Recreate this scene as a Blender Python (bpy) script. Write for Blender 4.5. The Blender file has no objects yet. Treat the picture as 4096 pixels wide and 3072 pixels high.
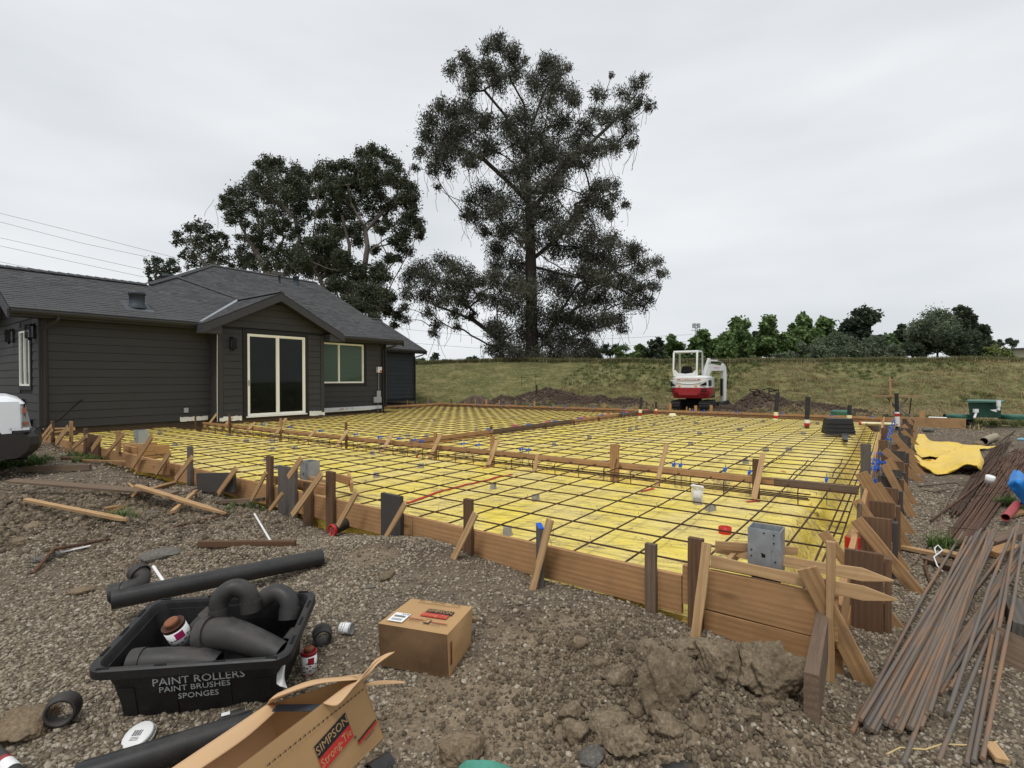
import bpy, bmesh, math, random
import numpy as np
from mathutils import Vector, Matrix
random.seed(7); rng = np.random.default_rng(7)
SC = bpy.context.scene; COL = SC.collection
rad = math.radians
# ------------------------------------------------------------------ camera
F = 2080.0; CAMZ = 1.44; PITCH = rad(.44); ROLL = rad(.2)      # focal length in pixels of the 4096 px photograph
_D = np.array([0, math.cos(PITCH), -math.sin(PITCH)]); _R0 = np.array([1., 0, 0]); _U0 = np.cross(_R0, _D)
_R = _R0*math.cos(ROLL) - _U0*math.sin(ROLL); _U = _U0*math.cos(ROLL) + _R0*math.sin(ROLL)
CC = np.array([0, 0, CAMZ])
cam = bpy.data.cameras.new('camera'); co = bpy.data.objects.new('camera', cam); COL.objects.link(co)
cam.sensor_width = 36; cam.lens = 36*F/4096; cam.clip_end = 3000; cam.clip_start = .05
mw = Matrix.Identity(4)
for i in range(3):
    mw[i][0] = _R[i]; mw[i][1] = _U[i]; mw[i][2] = -_D[i]; mw[i][3] = CC[i]
co.matrix_world = mw; SC.camera = co
SC.view_settings.view_transform = 'Standard'; SC.view_settings.look = 'None'
SC.view_settings.exposure = 0.10; SC.view_settings.gamma = 1
# ------------------------------------------------------------------ light
SUN_EL, SUN_AZ = 62, 200
w = bpy.data.worlds.new('World'); SC.world = w; w.use_nodes = True
nt = w.node_tree; nt.nodes.clear()
def wn(t, **k):
    n = nt.nodes.new(t)
    for a, b in k.items(): setattr(n, a, b)
    return n
sky = wn('ShaderNodeTexSky', sky_type='NISHITA'); sky.sun_disc = False
sky.sun_elevation = rad(SUN_EL); sky.sun_rotation = rad(SUN_AZ)
tc = wn('ShaderNodeTexCoord'); mp = wn('ShaderNodeMapping'); mp.inputs['Scale'].default_value = (.9, 1.5, 4.2)
mp.inputs['Rotation'].default_value = (0, rad(9), rad(20))
ns = wn('ShaderNodeTexNoise'); ns.inputs['Scale'].default_value = 1.5; ns.inputs['Detail'].default_value = 4; ns.inputs['Roughness'].default_value = .45
rp = wn('ShaderNodeValToRGB'); rp.color_ramp.elements[0].position = .33; rp.color_ramp.elements[1].position = .64
rp.color_ramp.elements[0].color = (6.5, 6.8, 7.1, 1); rp.color_ramp.elements[1].color = (8.2, 8.45, 8.7, 1)
mx = wn('ShaderNodeMixRGB'); mx.inputs[0].default_value = .97
bg = wn('ShaderNodeBackground'); bg.inputs[1].default_value = .1; ow = wn('ShaderNodeOutputWorld')
L = nt.links.new
L(tc.outputs['Generated'], mp.inputs[0]); L(mp.outputs[0], ns.inputs[0]); L(ns.outputs[0], rp.inputs[0])
L(sky.outputs[0], mx.inputs[1]); L(rp.outputs[0], mx.inputs[2]); L(mx.outputs[0], bg.inputs[0]); L(bg.outputs[0], ow.inputs[0])
sl = bpy.data.lights.new('sun', 'SUN'); sl.energy = 1.6; sl.angle = rad(15); sl.color = (1, .97, .93)
so = bpy.data.objects.new('sun', sl); COL.objects.link(so)
so.rotation_euler = (rad(90-SUN_EL), 0, rad(180-SUN_AZ)+math.pi*0)
_sd = Vector((math.sin(rad(SUN_AZ))*math.cos(rad(SUN_EL)), math.cos(rad(SUN_AZ))*math.cos(rad(SUN_EL)), math.sin(rad(SUN_EL))))
so.rotation_euler = _sd.to_track_quat('Z', 'Y').to_euler()
# ------------------------------------------------------------------ survey helpers: photograph pixel -> place
def ray(x, y): return _D + _R*((x-2048)/F) - _U*((y-1536)/F)
def P(x, y, z=0.):
    r = ray(x, y); t = (z-CAMZ)/r[2]; return CC + r*t
def PY(x, y, Y): r = ray(x, y); return CC + r*(Y/r[1])
TH = rad(36.3)
UA = np.array([math.cos(TH), -math.sin(TH)]); UB = np.array([math.sin(TH), math.cos(TH)])
OO = np.array([1.67205, 2.71615])                               # front right corner of the slab form
def W(u, v, z=0.): q = OO + u*UA + v*UB; return np.array([q[0], q[1], z])
def UV(p): d = np.array(p[:2]) - OO; return float(d@UA), float(d@UB)
def onV(x, y, v):
    r = ray(x, y); t = ((W(0, v)[:2]-CC[:2])@UB)/(r[:2]@UB); return CC + r*t
def onU(x, y, u):
    r = ray(x, y); t = ((W(u, 0)[:2]-CC[:2])@UA)/(r[:2]@UA); return CC + r*t
def vhash(ix, iy, s):
    h = np.sin(ix*127.1 + iy*311.7 + s*74.7)*43758.5453
    return h - np.floor(h)
def vnoise(x, y, s=0):
    x = np.asarray(x, float); y = np.asarray(y, float); ix = np.floor(x); iy = np.floor(y); fx = x-ix; fy = y-iy
    fx = fx*fx*(3-2*fx); fy = fy*fy*(3-2*fy)
    return (vhash(ix, iy, s)*(1-fx)+vhash(ix+1, iy, s)*fx)*(1-fy)+(vhash(ix, iy+1, s)*(1-fx)+vhash(ix+1, iy+1, s)*fx)*fy - .5
def fbm(x, y, o=4, s=0):
    r = 0; a = 1
    for i in range(o): r = r + a*vnoise(x*2**i, y*2**i, s+i*7); a *= .5
    return r
def sstep(a, b, x): t = np.clip((x-a)/(b-a), 0, 1); return t*t*(3-2*t)
# mounds and hollows of loose ground: (pixel x, y, radius along x, radius along y, height)
MOUNDS = [(1650, 2260, .75, .55, .10), (1500, 2230, .5, .4, .07), (380, 2140, 1.2, .45, .13), (150, 2050, 1.1, .55, .11), (700, 1990, .6, .4, .06), (60, 2250, .6, .5, .06),
          (1180, 2120, .55, .35, -.12), (2560, 2650, .5, .35, .10), (2800, 2800, .45, .35, .10), (2950, 2900, .4, .3, .05), (2100, 2480, .6, .3, .05),
          (300, 1800, 1.2, 1.0, .06), (820, 2230, .6, .3, .05), (2480, 2860, .35, .25, .05)]
_M = [(P(a, b, -.05)[0], P(a, b, -.05)[1], c, d, e) for a, b, c, d, e in MOUNDS]
FAR = [(1900, 1602, 1.0, 1.0, .66, 27), (2020, 1602, 1.1, 1.1, .58, 27), (2200, 1600, 2.2, 1.3, .98, 28), (2390, 1600, 1.3, 1.0, .55, 26.5), (2500, 1600, 1.3, 1.0, .50, 26.5), (2300, 1600, 2.0, 1.1, .45, 27.5),
       (2330, 1600, 1.8, 1.0, .6, 27),
       (3050, 1600, 1.15, 1.2, .92, 21.5), (3170, 1600, 1.9, 1.3, .52, 21.5), (3320, 1610, 1.6, 1.0, .32, 21.0), (2940, 1600, 1.2, 1.1, .36, 21.5)]
FARM = [(PY(a, b, Y)[0], Y, c, d, e) for a, b, c, d, e, Y in FAR]
def Gn(x, y):
    x = np.asarray(x, float); y = np.asarray(y, float)
    u = (x-OO[0])*UA[0] + (y-OO[1])*UA[1]; v = (x-OO[0])*UB[0] + (y-OO[1])*UB[1]
    g = -.02 - .048*np.clip(-.25-v, 0, 4)
    g = g + .10*sstep(-8, -15, u)*sstep(6, 1, v)
    near = sstep(-1.4, .1, u)*sstep(5.5, .3, v); g = g - .11*near*sstep(-2.4, -.2, v)
    g = g + .04*fbm(x*.9, y*.9, 2, 3) + .02*fbm(x*4, y*4, 3, 5)
    lum = np.abs(fbm(x*3.2, y*3.2, 4, 41))*1.5
    for i_, (mx_, my_, a, b, h) in enumerate(_M): g = g + h*np.exp(-((x-mx_)/a)**2-((y-my_)/b)**2)*((.75+1.3*lum) if i_ in (2, 3, 8, 9, 10, 12, 13) else 1)
    hf = 0
    for mx_, my_, a, b, h in FARM:
        q = np.exp(-((x-mx_)/a)**2-((y-my_)/b)**2); hf = np.maximum(hf, h*q)
    g = g + hf*(1+.35*fbm(x*1.7, y*1.7, 4, 9))
    g = g + .05*np.exp(-((u+16.5)/1.2)**2-((v+.2)/.8)**2)
    # berm behind the yard
    ber = x*0 + 38.0 - .30*np.clip(x, -20, 45); toe = ber - 8.5 + .6*fbm(x*.15, y*.0, 2, 2)
    top = 2.72 + .0*x - .012*np.clip(x, 0, 40) + .08*fbm(x*.2, x*.05, 3, 4)
    g = g + top*sstep(0, 1, (y-toe)/(ber-toe))**.85 + .10*fbm(x*.5, y*.5, 3, 12)*sstep(toe, toe+3, y) - .10*sstep(0, 1, (y-ber)/9)
    ins = sstep(.0, .12, v)*sstep(.02, -.10, u)*sstep(17.0, 16.9, v)*sstep(-19.2, -19.0, u)
    return g*(1-ins) + ins*np.minimum(g, -.75)
def G(x, y): return float(Gn(np.array([x]), np.array([y]))[0])
def PG(px, py):
    z = -.05; v0 = UV(P(px, py, .02)); 
    if -16.6 < v0[0] < .02 and -.10 < v0[1] < .6: q = onV(px, py, -.11); return q
    for _ in range(12):
        p = P(px, py, z); z = .5*z + .5*G(p[0], p[1])
    return P(px, py, z)
# ------------------------------------------------------------------ mesh helpers
class MB:
    def __init__(s): s.v = []; s.f = []; s.m = []; s.sm = []
    def add(s, vs, fs, mi=0, smooth=False):
        o = len(s.v); s.v += [tuple(map(float, q)) for q in vs]
        for f in fs: s.f.append(tuple(i+o for i in f)); s.m.append(mi); s.sm.append(smooth)
    def hexa(s, b, t, mi=0):
        s.add(list(b)+list(t), [(3, 2, 1, 0), (4, 5, 6, 7), (0, 1, 5, 4), (1, 2, 6, 5), (2, 3, 7, 6), (3, 0, 4, 7)], mi)
    def box(s, x0, x1, y0, y1, z0, z1, mi=0, M=None):
        vs = [(x0, y0, z0), (x1, y0, z0), (x1, y1, z0), (x0, y1, z0), (x0, y0, z1), (x1, y0, z1), (x1, y1, z1), (x0, y1, z1)]
        if M is not None: vs = [M @ Vector(q) for q in vs]
        s.hexa(vs[:4], vs[4:], mi)
    def sbox(s, u0, u1, v0, v1, z0, z1, mi=0):      # in the slab's axes
        s.hexa([W(u0, v0, z0), W(u1, v0, z0), W(u1, v1, z0), W(u0, v1, z0)], [W(u0, v0, z1), W(u1, v0, z1), W(u1, v1, z1), W(u0, v1, z1)], mi)
    def tube(s, pts, r, n=8, caps=True, mi=0, smooth=True, hollow=0):
        pts = [Vector(q) for q in pts]; m = len(pts); rs = r if hasattr(r, '__len__') else [r]*m
        ref = None; rings = []
        for i, p in enumerate(pts):
            t = (pts[min(i+1, m-1)]-pts[max(i-1, 0)]).normalized()
            if ref is None:
                ref = Vector((0, 0, 1)) if abs(t.z) < .9 else Vector((1, 0, 0))
            a = (ref - t*ref.dot(t)).normalized(); ref = a; b = t.cross(a)
            rings.append([p + (a*math.cos(k*2*math.pi/n) + b*math.sin(k*2*math.pi/n))*rs[i] for k in range(n)])
        o = len(s.v); vs = [q for rg in rings for q in rg]
        fs = [(i*n+k, i*n+(k+1) % n, (i+1)*n+(k+1) % n, (i+1)*n+k) for i in range(m-1) for k in range(n)]
        s.add(vs, fs, mi, smooth)
        if hollow:
            ri = [[pts[i] + (q-pts[i])*hollow for q in rg] for i, rg in enumerate(rings)]
            s.add([q for rg in ri for q in rg], [tuple(reversed(f)) for f in fs], mi, smooth)
            for e in (0, m-1):
                s.add(rings[e]+ri[e], [(k, (k+1) % n, n+(k+1) % n, n+k) if e else (n+k, n+(k+1) % n, (k+1) % n, k) for k in range(n)], mi)
        elif caps:
            s.add(rings[0], [tuple(reversed(range(n)))], mi); s.add(rings[-1], [tuple(range(n))], mi)
    def lathe(s, prof, n=20, M=None, mi=0, smooth=True, a0=0, a1=2*math.pi):
        full = abs(a1-a0-2*math.pi) < 1e-6; k = n if full else n+1
        vs = [(r*math.cos(a0+(a1-a0)*i/n), r*math.sin(a0+(a1-a0)*i/n), z) for r, z in prof for i in range(k)]
        if M is not None: vs = [M @ Vector(q) for q in vs]
        fs = [(j*k+i, j*k+(i+1) % k, (j+1)*k+(i+1) % k, (j+1)*k+i) for j in range(len(prof)-1) for i in range(n)]
        s.add(vs, fs, mi, smooth)
    def prism(s, poly, d, mi=0):                     # planar polygon (3-D points) thickened by vector d
        n = len(poly); a = [Vector(q) for q in poly]; b = [q+Vector(d) for q in a]
        s.add(a+b, [tuple(reversed(range(n))), tuple(range(n, 2*n))]+[(i, (i+1) % n, n+(i+1) % n, n+i) for i in range(n)], mi)
def mesh_np(name, v, f, mats=(), smooth=False, mi=None):
    v = np.asarray(v, np.float32); f = np.asarray(f, np.int32); me = bpy.data.meshes.new(name); k = f.shape[1]
    me.vertices.add(len(v)); me.vertices.foreach_set('co', v.ravel()); me.loops.add(f.size); me.loops.foreach_set('vertex_index', f.ravel())
    me.polygons.add(len(f)); me.polygons.foreach_set('loop_start', np.arange(0, f.size, k, dtype=np.int32)); me.polygons.foreach_set('loop_total', np.full(len(f), k, np.int32))
    if smooth: me.polygons.foreach_set('use_smooth', np.ones(len(f), bool))
    if mi is not None: me.polygons.foreach_set('material_index', np.asarray(mi, np.int32))
    for m in mats: me.materials.append(m)
    me.update(calc_edges=True); return me
WORLD = {}
def place(o, M, parent=None):
    M = Matrix(M); WORLD[o.name] = M; COL.objects.link(o) if o.name not in COL.objects else None
    if parent is not None:
        o.parent = parent; o.matrix_basis = WORLD[parent.name].inverted() @ M
    else: o.matrix_basis = M
    return o
def tag(o, label=None, cat=None, group=None, kind=None):
    for k, x in (('label', label), ('category', cat), ('group', group), ('kind', kind)):
        if x: o[k] = x
    return o
def thing(name, loc, label, cat, group=None, rot=None):
    o = bpy.data.objects.new(name, None); o.empty_display_size = .1
    M = Matrix.Translation(Vector(loc))
    if rot is not None: M = M @ rot
    place(o, M); return tag(o, label, cat, group)
def build(name, mb, mats, parent=None, local=False, **t):
    """one mesh object from an MB whose points are world points (or the parent's own, with local)"""
    if not isinstance(mats, (list, tuple)): mats = [mats]
    if parent is not None and not local: Mi = WORLD[parent.name].inverted()
    elif parent is None:
        c = np.array(mb.v); c0 = (c.min(0)+c.max(0))/2; c0[2] = c[:, 2].min(); Mi = Matrix.Translation(-Vector(c0))
    else: Mi = None
    vs = mb.v if Mi is None else [tuple(Mi @ Vector(q)) for q in mb.v]
    me = bpy.data.meshes.new(name); me.from_pydata(vs, [], mb.f)
    for m in mats: me.materials.append(m)
    me.polygons.foreach_set('material_index', mb.m); me.polygons.foreach_set('use_smooth', mb.sm); me.update()
    o = bpy.data.objects.new(name, me)
    place(o, WORLD[parent.name] if parent is not None else Mi.inverted(), parent)
    return tag(o, **t)
def frame(p0, p1, wdir=(0, 0, 1)):
    p0 = Vector(p0); p1 = Vector(p1); x = (p1-p0).normalized(); z = Vector(wdir); z = (z - x*z.dot(x)).normalized(); y = z.cross(x)
    M = Matrix.Identity(4)
    for i in range(3): M[i][0] = x[i]; M[i][1] = y[i]; M[i][2] = z[i]; M[i][3] = (p0[i]+p1[i])/2
    return M, (p1-p0).length
def plank(name, p0, p1, w_, t_, mat, parent=None, wdir=(0, 0, 1), point=0, jit=.0015, bow=0, **tg):
    """a sawn board: local X along the grain, Z across its width w_, Y its thickness t_"""
    M, Ln = frame(p0, p1, wdir); h = Ln/2; b = min(.002, t_*.12); mb = MB(); n = 4 if Ln > .5 else 2
    secs = []
    for i in range(n+1):
        x = -h + Ln*i/n; q = math.sin(i/n*math.pi)*bow; j = [random.uniform(-jit, jit) for _ in range(3)]
        hw = w_/2 + j[0]; ht = t_/2
        if point and i == n: hw *= .12
        secs.append([(x+(0 if not point else 0), y+q, z+j[1]) for y, z in ((-ht, -hw+b), (-ht+b, -hw), (ht-b, -hw), (ht, -hw+b), (ht, hw-b), (ht-b, hw), (-ht+b, hw), (-ht, hw-b))])
    if point:
        x = h - point; i = n-1; secs[i] = [(x, q[1], q[2]) for q in secs[i]]
        for k in range(1, n-1): secs[k] = [(-h+(x+h)*k/(n-1), q[1], q[2]) for q in secs[k]]
    k = 8; vs = [q for s_ in secs for q in s_]
    fs = [(i*k+j, i*k+(j+1) % k, (i+1)*k+(j+1) % k, (i+1)*k+j) for i in range(n) for j in range(k)]
    mb.add(vs, fs); mb.add(secs[0], [tuple(range(k))]); mb.add(secs[-1], [tuple(reversed(range(k)))])
    me = bpy.data.meshes.new(name); me.from_pydata(mb.v, [], mb.f); me.materials.append(mat); me.update()
    o = bpy.data.objects.new(name, me); place(o, M, parent); return tag(o, **tg)
def text(s, size, mat, parent, M, name='lettering', ext=.0004, align='CENTER', shear=0, space=1, xs=1):
    c = bpy.data.curves.new(name, 'FONT'); c.body = s; c.size = size; c.extrude = ext; c.align_x = align; c.align_y = 'CENTER'; c.shear = shear
    c.space_character = space; c.resolution_u = 2; t_ = bpy.data.objects.new(name, c); me = bpy.data.meshes.new_from_object(t_); bpy.data.objects.remove(t_)
    me.materials.clear(); me.materials.append(mat); o = bpy.data.objects.new(name, me)
    place(o, Matrix(M) @ Matrix.Diagonal((xs, 1, 1, 1)), parent); return o
# ------------------------------------------------------------------ materials
class NB:
    def __init__(s, name):
        s.mat = bpy.data.materials.new(name); s.mat.use_nodes = True; s.t = s.mat.node_tree; s.t.nodes.clear()
        s.out = s.n('ShaderNodeOutputMaterial'); s.b = s.n('ShaderNodeBsdfPrincipled'); s.l(s.b.outputs[0], s.out.inputs[0])
        s.b.inputs['Specular IOR Level'].default_value = .3
    def n(s, t, ins=None, **k):
        q = s.t.nodes.new(t)
        for a, b in k.items(): setattr(q, a, b)
        for a, b in (ins or {}).items():
            if hasattr(b, 'is_linked') or isinstance(b, bpy.types.NodeSocket): s.t.links.new(b, q.inputs[a])
            else: q.inputs[a].default_value = b
        return q
    def l(s, a, b): s.t.links.new(a, b)
    def co(s, kind='Object', scale=(1, 1, 1), rnd=True):
        tc = s.n('ShaderNodeTexCoord'); src = tc.outputs[kind]
        if rnd:
            oi = s.n('ShaderNodeObjectInfo'); m = s.n('ShaderNodeMath', {0: oi.outputs['Random'], 1: 37.0}, operation='MULTIPLY')
            va = s.n('ShaderNodeVectorMath', {0: src, 1: m.outputs[0]}, operation='ADD'); src = va.outputs[0]
        return s.n('ShaderNodeMapping', {0: src, 'Scale': scale}).outputs[0]
    def noise(s, vec, sc, det=4, rough=.55, dist=0): return s.n('ShaderNodeTexNoise', {'Vector': vec, 'Scale': sc, 'Detail': det, 'Roughness': rough, 'Distortion': dist}).outputs[0]
    def ramp(s, fac, stops):
        r = s.n('ShaderNodeValToRGB', {0: fac}); e = r.color_ramp.elements
        while len(e) < len(stops): e.new(.5)
        for i, (p, c) in enumerate(stops): e[i].position = p; e[i].color = (*c, 1) if len(c) == 3 else c
        return r.outputs[0]
    def mix(s, f, a, b, mode='MIX'):
        q = s.n('ShaderNodeMixRGB', blend_type=mode)
        for i, x in ((0, f), (1, a), (2, b)):
            if isinstance(x, bpy.types.NodeSocket): s.l(x, q.inputs[i])
            else: q.inputs[i].default_value = x if i == 0 else (*x, 1)
        return q.outputs[0]
    def bump(s, h, st=.5, d=.01): s.l(s.n('ShaderNodeBump', {'Height': h, 'Strength': st, 'Distance': d}).outputs[0], s.b.inputs['Normal'])
    def fin(s, col=None, rough=.8, metal=0, spec=None):
        for k, x in (('Base Color', col), ('Roughness', rough), ('Metallic', metal), ('Specular IOR Level', spec)):
            if x is None: continue
            if isinstance(x, bpy.types.NodeSocket): s.l(x, s.b.inputs[k])
            else: s.b.inputs[k].default_value = (*x, 1) if isinstance(x, tuple) else x
        return s.mat
def plain(name, col, rough=.6, metal=0, var=.25, sc=8, spec=.3, bump=0, kind='Object'):
    """a single paint or plastic with slight dirt and wear"""
    b = NB(name); v = b.co(kind, rnd=True); n = b.noise(v, sc, 5, .6); m2 = b.noise(v, sc*6, 3, .6)
    c = b.mix(n, tuple(x*(1-var) for x in col), tuple(min(1, x*(1+var)) for x in col)); c = b.mix(.12, c, m2, 'OVERLAY')
    if bump: b.bump(m2, bump, .004)
    return b.fin(c, b.ramp(n, [(.3, (rough*.8,)*3), (.7, (min(1, rough*1.15),)*3)]), metal, spec)
def plastic(name, col, rough, dust=.5, spec=.4, dcol=(.13, .112, .09)):
    """black moulded plastic with settled dust, scuffs and scratches"""
    b = NB(name); v = b.co('Object'); n = b.noise(v, 7, 7, .7); sc = b.noise(b.n('ShaderNodeMapping', {0: v, 'Scale': (6, 60, 60), 'Rotation': (.3, .2, .5)}).outputs[0], 2, 4, .7)
    up = b.n('ShaderNodeSeparateXYZ', {0: b.n('ShaderNodeNewGeometry').outputs['Normal']}).outputs[2]
    f = b.n('ShaderNodeMath', {0: b.ramp(n, [(.40, (0,)*3), (.75, (1,)*3)]), 1: b.ramp(up, [(.0, (.35,)*3), (1, (1,)*3)])}, operation='MULTIPLY').outputs[0]
    f = b.n('ShaderNodeMath', {0: f, 1: dust}, operation='MULTIPLY').outputs[0]
    c = b.mix(f, col, dcol); c = b.mix(b.ramp(sc, [(.66, (0,)*3), (.74, (.35,)*3)]), c, (.16, .15, .14)); c = b.mix(b.ramp(b.noise(v, 90, 2, .8), [(.70, (0,)*3), (.76, (.5,)*3)]), c, (.22, .20, .17))
    return b.fin(c, b.ramp(f, [(0, (rough,)*3), (.5, (.85,)*3)]), 0, spec)
def wood(name, light, dark, streak=1., dirt=.3, knots=True, dirtcol=(.09, .07, .055)):
    b = NB(name); v = b.co('Object', (1, 1, 1)); oi = b.n('ShaderNodeObjectInfo')
    st = b.n('ShaderNodeMapping', {0: v, 'Scale': (1.2, 14, 14)}).outputs[0]
    wv = b.n('ShaderNodeTexWave', {'Vector': b.n('ShaderNodeMapping', {0: v, 'Scale': (.55, 4.5, 6), 'Rotation': (0, .04, 0)}).outputs[0], 'Scale': 1.5, 'Distortion': 9, 'Detail': 2, 'Detail Scale': .45}, wave_type='BANDS', bands_direction='Z').outputs[0]
    fine = b.noise(b.n('ShaderNodeMapping', {0: v, 'Scale': (3, 90, 90)}).outputs[0], 1.6, 4, .7)
    big = b.noise(st, .6, 3, .5); wv = b.mix(.72, wv, b.noise(b.n('ShaderNodeMapping', {0: v, 'Scale': (.7, 7, 12)}).outputs[0], 1.7, 6, .66, 1.6))
    c = b.mix(b.ramp(wv, [(.32, (0,)*3), (.68, (1,)*3)]), light, dark)
    c = b.mix(b.ramp(fine, [(.35, (.0,)*3), (.7, (.75*streak,)*3)]), c, tuple(x*.62 for x in dark))
    c = b.mix(b.ramp(big, [(.4, (0,)*3), (.7, (.45,)*3)]), c, tuple(x*.8 for x in light))
    if knots:
        vo = b.n('ShaderNodeTexVoronoi', {'Vector': b.n('ShaderNodeMapping', {0: v, 'Scale': (1.5, 2, 5.5)}).outputs[0], 'Scale': 1.1}).outputs['Distance']
        c = b.mix(b.ramp(vo, [(.05, (.9,)*3), (.16, (0,)*3)]), c, tuple(x*.35 for x in dark))
    dn = b.noise(v, 5, 6, .65); c = b.mix(b.ramp(dn, [(.45, (0,)*3), (.75, (dirt,)*3)]), c, dirtcol)
    c = b.mix(b.n('ShaderNodeMath', {0: oi.outputs['Random'], 1: .38}, operation='MULTIPLY').outputs[0], c, tuple(x*.55 for x in dark))
    b.bump(b.mix(.5, fine, wv), .35, .003)
    return b.fin(c, .82, 0, .2)
M_new = wood('new_fir', (.56, .33, .155), (.40, .215, .095), .6, .3)
M_lath = wood('rough_pine', (.62, .41, .215), (.44, .265, .125), .8, .25)
M_kick = wood('kicker_wood', (.50, .31, .15), (.36, .205, .095), .7, .45)
M_brown = wood('brown_stake_wood', (.21, .12, .066), (.13, .072, .042), 1, .4)
M_grey = wood('weathered_wood', (.19, .165, .14), (.10, .088, .078), 1.2, .3, dirtcol=(.05, .045, .04))
M_greyd = wood('dark_form_wood', (.105, .092, .082), (.065, .058, .053), 1, .3, False, (.12, .11, .10))
M_oldbrown = wood('old_board', (.26, .185, .125), (.16, .11, .076), 1.1, .5)
def gravel_mat():
    b = NB('gravel_ground'); v = b.co('Object', rnd=False)
    n1 = b.noise(v, .8, 4, .6); n2 = b.noise(v, 9, 5, .65); n3 = b.noise(v, 70, 3, .6)
    vo = b.n('ShaderNodeTexVoronoi', {'Vector': v, 'Scale': 46}); vo2 = b.n('ShaderNodeTexVoronoi', {'Vector': v, 'Scale': 110})
    stone = b.mix(.75, b.ramp(vo.outputs['Color'], [(.1, (.085, .07, .055)), (.6, (.21, .175, .13)), (.95, (.36, .31, .25))]), b.ramp(n3, [(.3, (.08, .067, .052)), (.7, (.27, .225, .17))]), 'MIX')
    stone = b.mix(.5, stone, b.ramp(vo.outputs['Color'], [(.1, (.08, .066, .052)), (.6, (.17, .14, .108)), (.95, (.28, .245, .2))]))
    dirt = b.ramp(n2, [(.3, (.105, .08, .056)), (.7, (.22, .172, .12))])
    c = b.mix(b.ramp(n1, [(.38, (.15,)*3), (.6, (.8,)*3)]), dirt, stone)
    c = b.mix(b.ramp(b.noise(v, 2.3, 3), [(.45, (.2,)*3), (.7, (.55,)*3)]), c, (.075, .060, .046))  # base darkened to paint the shaded gaps between the scattered stones
    cl_ = b.n('ShaderNodeAttribute', attribute_name='clay').outputs['Fac']; c = b.mix(cl_, c, b.ramp(b.mix(.5, n2, n3), [(.3, (.11, .082, .054)), (.5, (.20, .155, .105)), (.7, (.32, .255, .175))]))
    sx = b.n('ShaderNodeSeparateXYZ', {0: v}); at = b.n('ShaderNodeAttribute', attribute_name='grassy').outputs['Fac']
    gs = b.n('ShaderNodeMapping', {0: v, 'Scale': (1, 1.0, 2.5), 'Rotation': (0, 0, .5)}).outputs[0]
    g1 = b.noise(gs, 1.1, 6, .7, .6); g2 = b.noise(b.n('ShaderNodeMapping', {0: v, 'Scale': (3.2, 6, 8)}).outputs[0], 1.8, 4, .7, .5)
    gr = b.ramp(g1, [(.36, (.04, .055, .018)), (.5, (.10, .11, .04)), (.60, (.25, .21, .10)), (.75, (.38, .30, .165))])  # dark end also paints the shade between the tufts
    gr = b.mix(.55, gr, b.ramp(g2, [(.3, (.04, .05, .018)), (.5, (.15, .145, .06)), (.7, (.36, .29, .16))]))
    dt = b.n('ShaderNodeAttribute', attribute_name='soil').outputs['Fac']
    so_ = b.ramp(b.noise(v, 3.5, 6, .7), [(.3, (.055, .040, .032)), (.6, (.12, .088, .066)), (.8, (.20, .155, .115))])
    c = b.mix(at, c, gr); c = b.mix(dt, c, so_)
    b.bump(b.mix(.5, b.ramp(vo.outputs['Distance'], [(.0, (1,)*3), (.5, (0,)*3)]), n2), .9, .012)
    return b.fin(c, .95, 0, .1)
M_ground = gravel_mat()
def stone_mat(name, cols):
    b = NB(name); oi = b.n('ShaderNodeObjectInfo'); v = b.co('Object', rnd=True)
    c = b.ramp(oi.outputs['Random'], cols); n = b.noise(v, 3, 5, .65)
    c = b.mix(b.ramp(n, [(.35, (.5,)*3), (.7, (0,)*3)]), c, (.06, .05, .04)); b.bump(n, .4, .1)
    return b.fin(c, .92, 0, .15)
M_stone = stone_mat('pebble', [(0, (.125, .105, .082)), (.3, (.265, .215, .150)), (.6, (.385, .315, .225)), (.85, (.50, .42, .315)), (1, (.64, .575, .47))])
def rock_mat(name, a, c_, sc=9):
    b = NB(name); v = b.co('Object'); n = b.noise(v, sc, 8, .7); n2 = b.noise(v, sc*7, 5, .7); vo = b.n('ShaderNodeTexVoronoi', {'Vector': v, 'Scale': sc*3}).outputs['Distance']
    c = b.mix(b.ramp(n, [(.3, (0,)*3), (.7, (1,)*3)]), a, c_); c = b.mix(b.ramp(n2, [(.4, (.45,)*3), (.6, (0,)*3)]), c, tuple(x*.35 for x in a))
    c = b.mix(b.ramp(n2, [(.62, (0,)*3), (.72, (.5,)*3)]), c, tuple(min(1, x*1.7) for x in c_))
    b.bump(b.mix(.5, n, n2), 1, .02); return b.fin(c, .95, 0, .1)
M_clod = rock_mat('clay_clod', (.17, .128, .083), (.33, .262, .18), 9)
M_rockg = rock_mat('grey_rock', (.14, .13, .115), (.22, .205, .18))
M_rockt = rock_mat('tan_rock', (.19, .135, .085), (.32, .25, .17))
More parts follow.
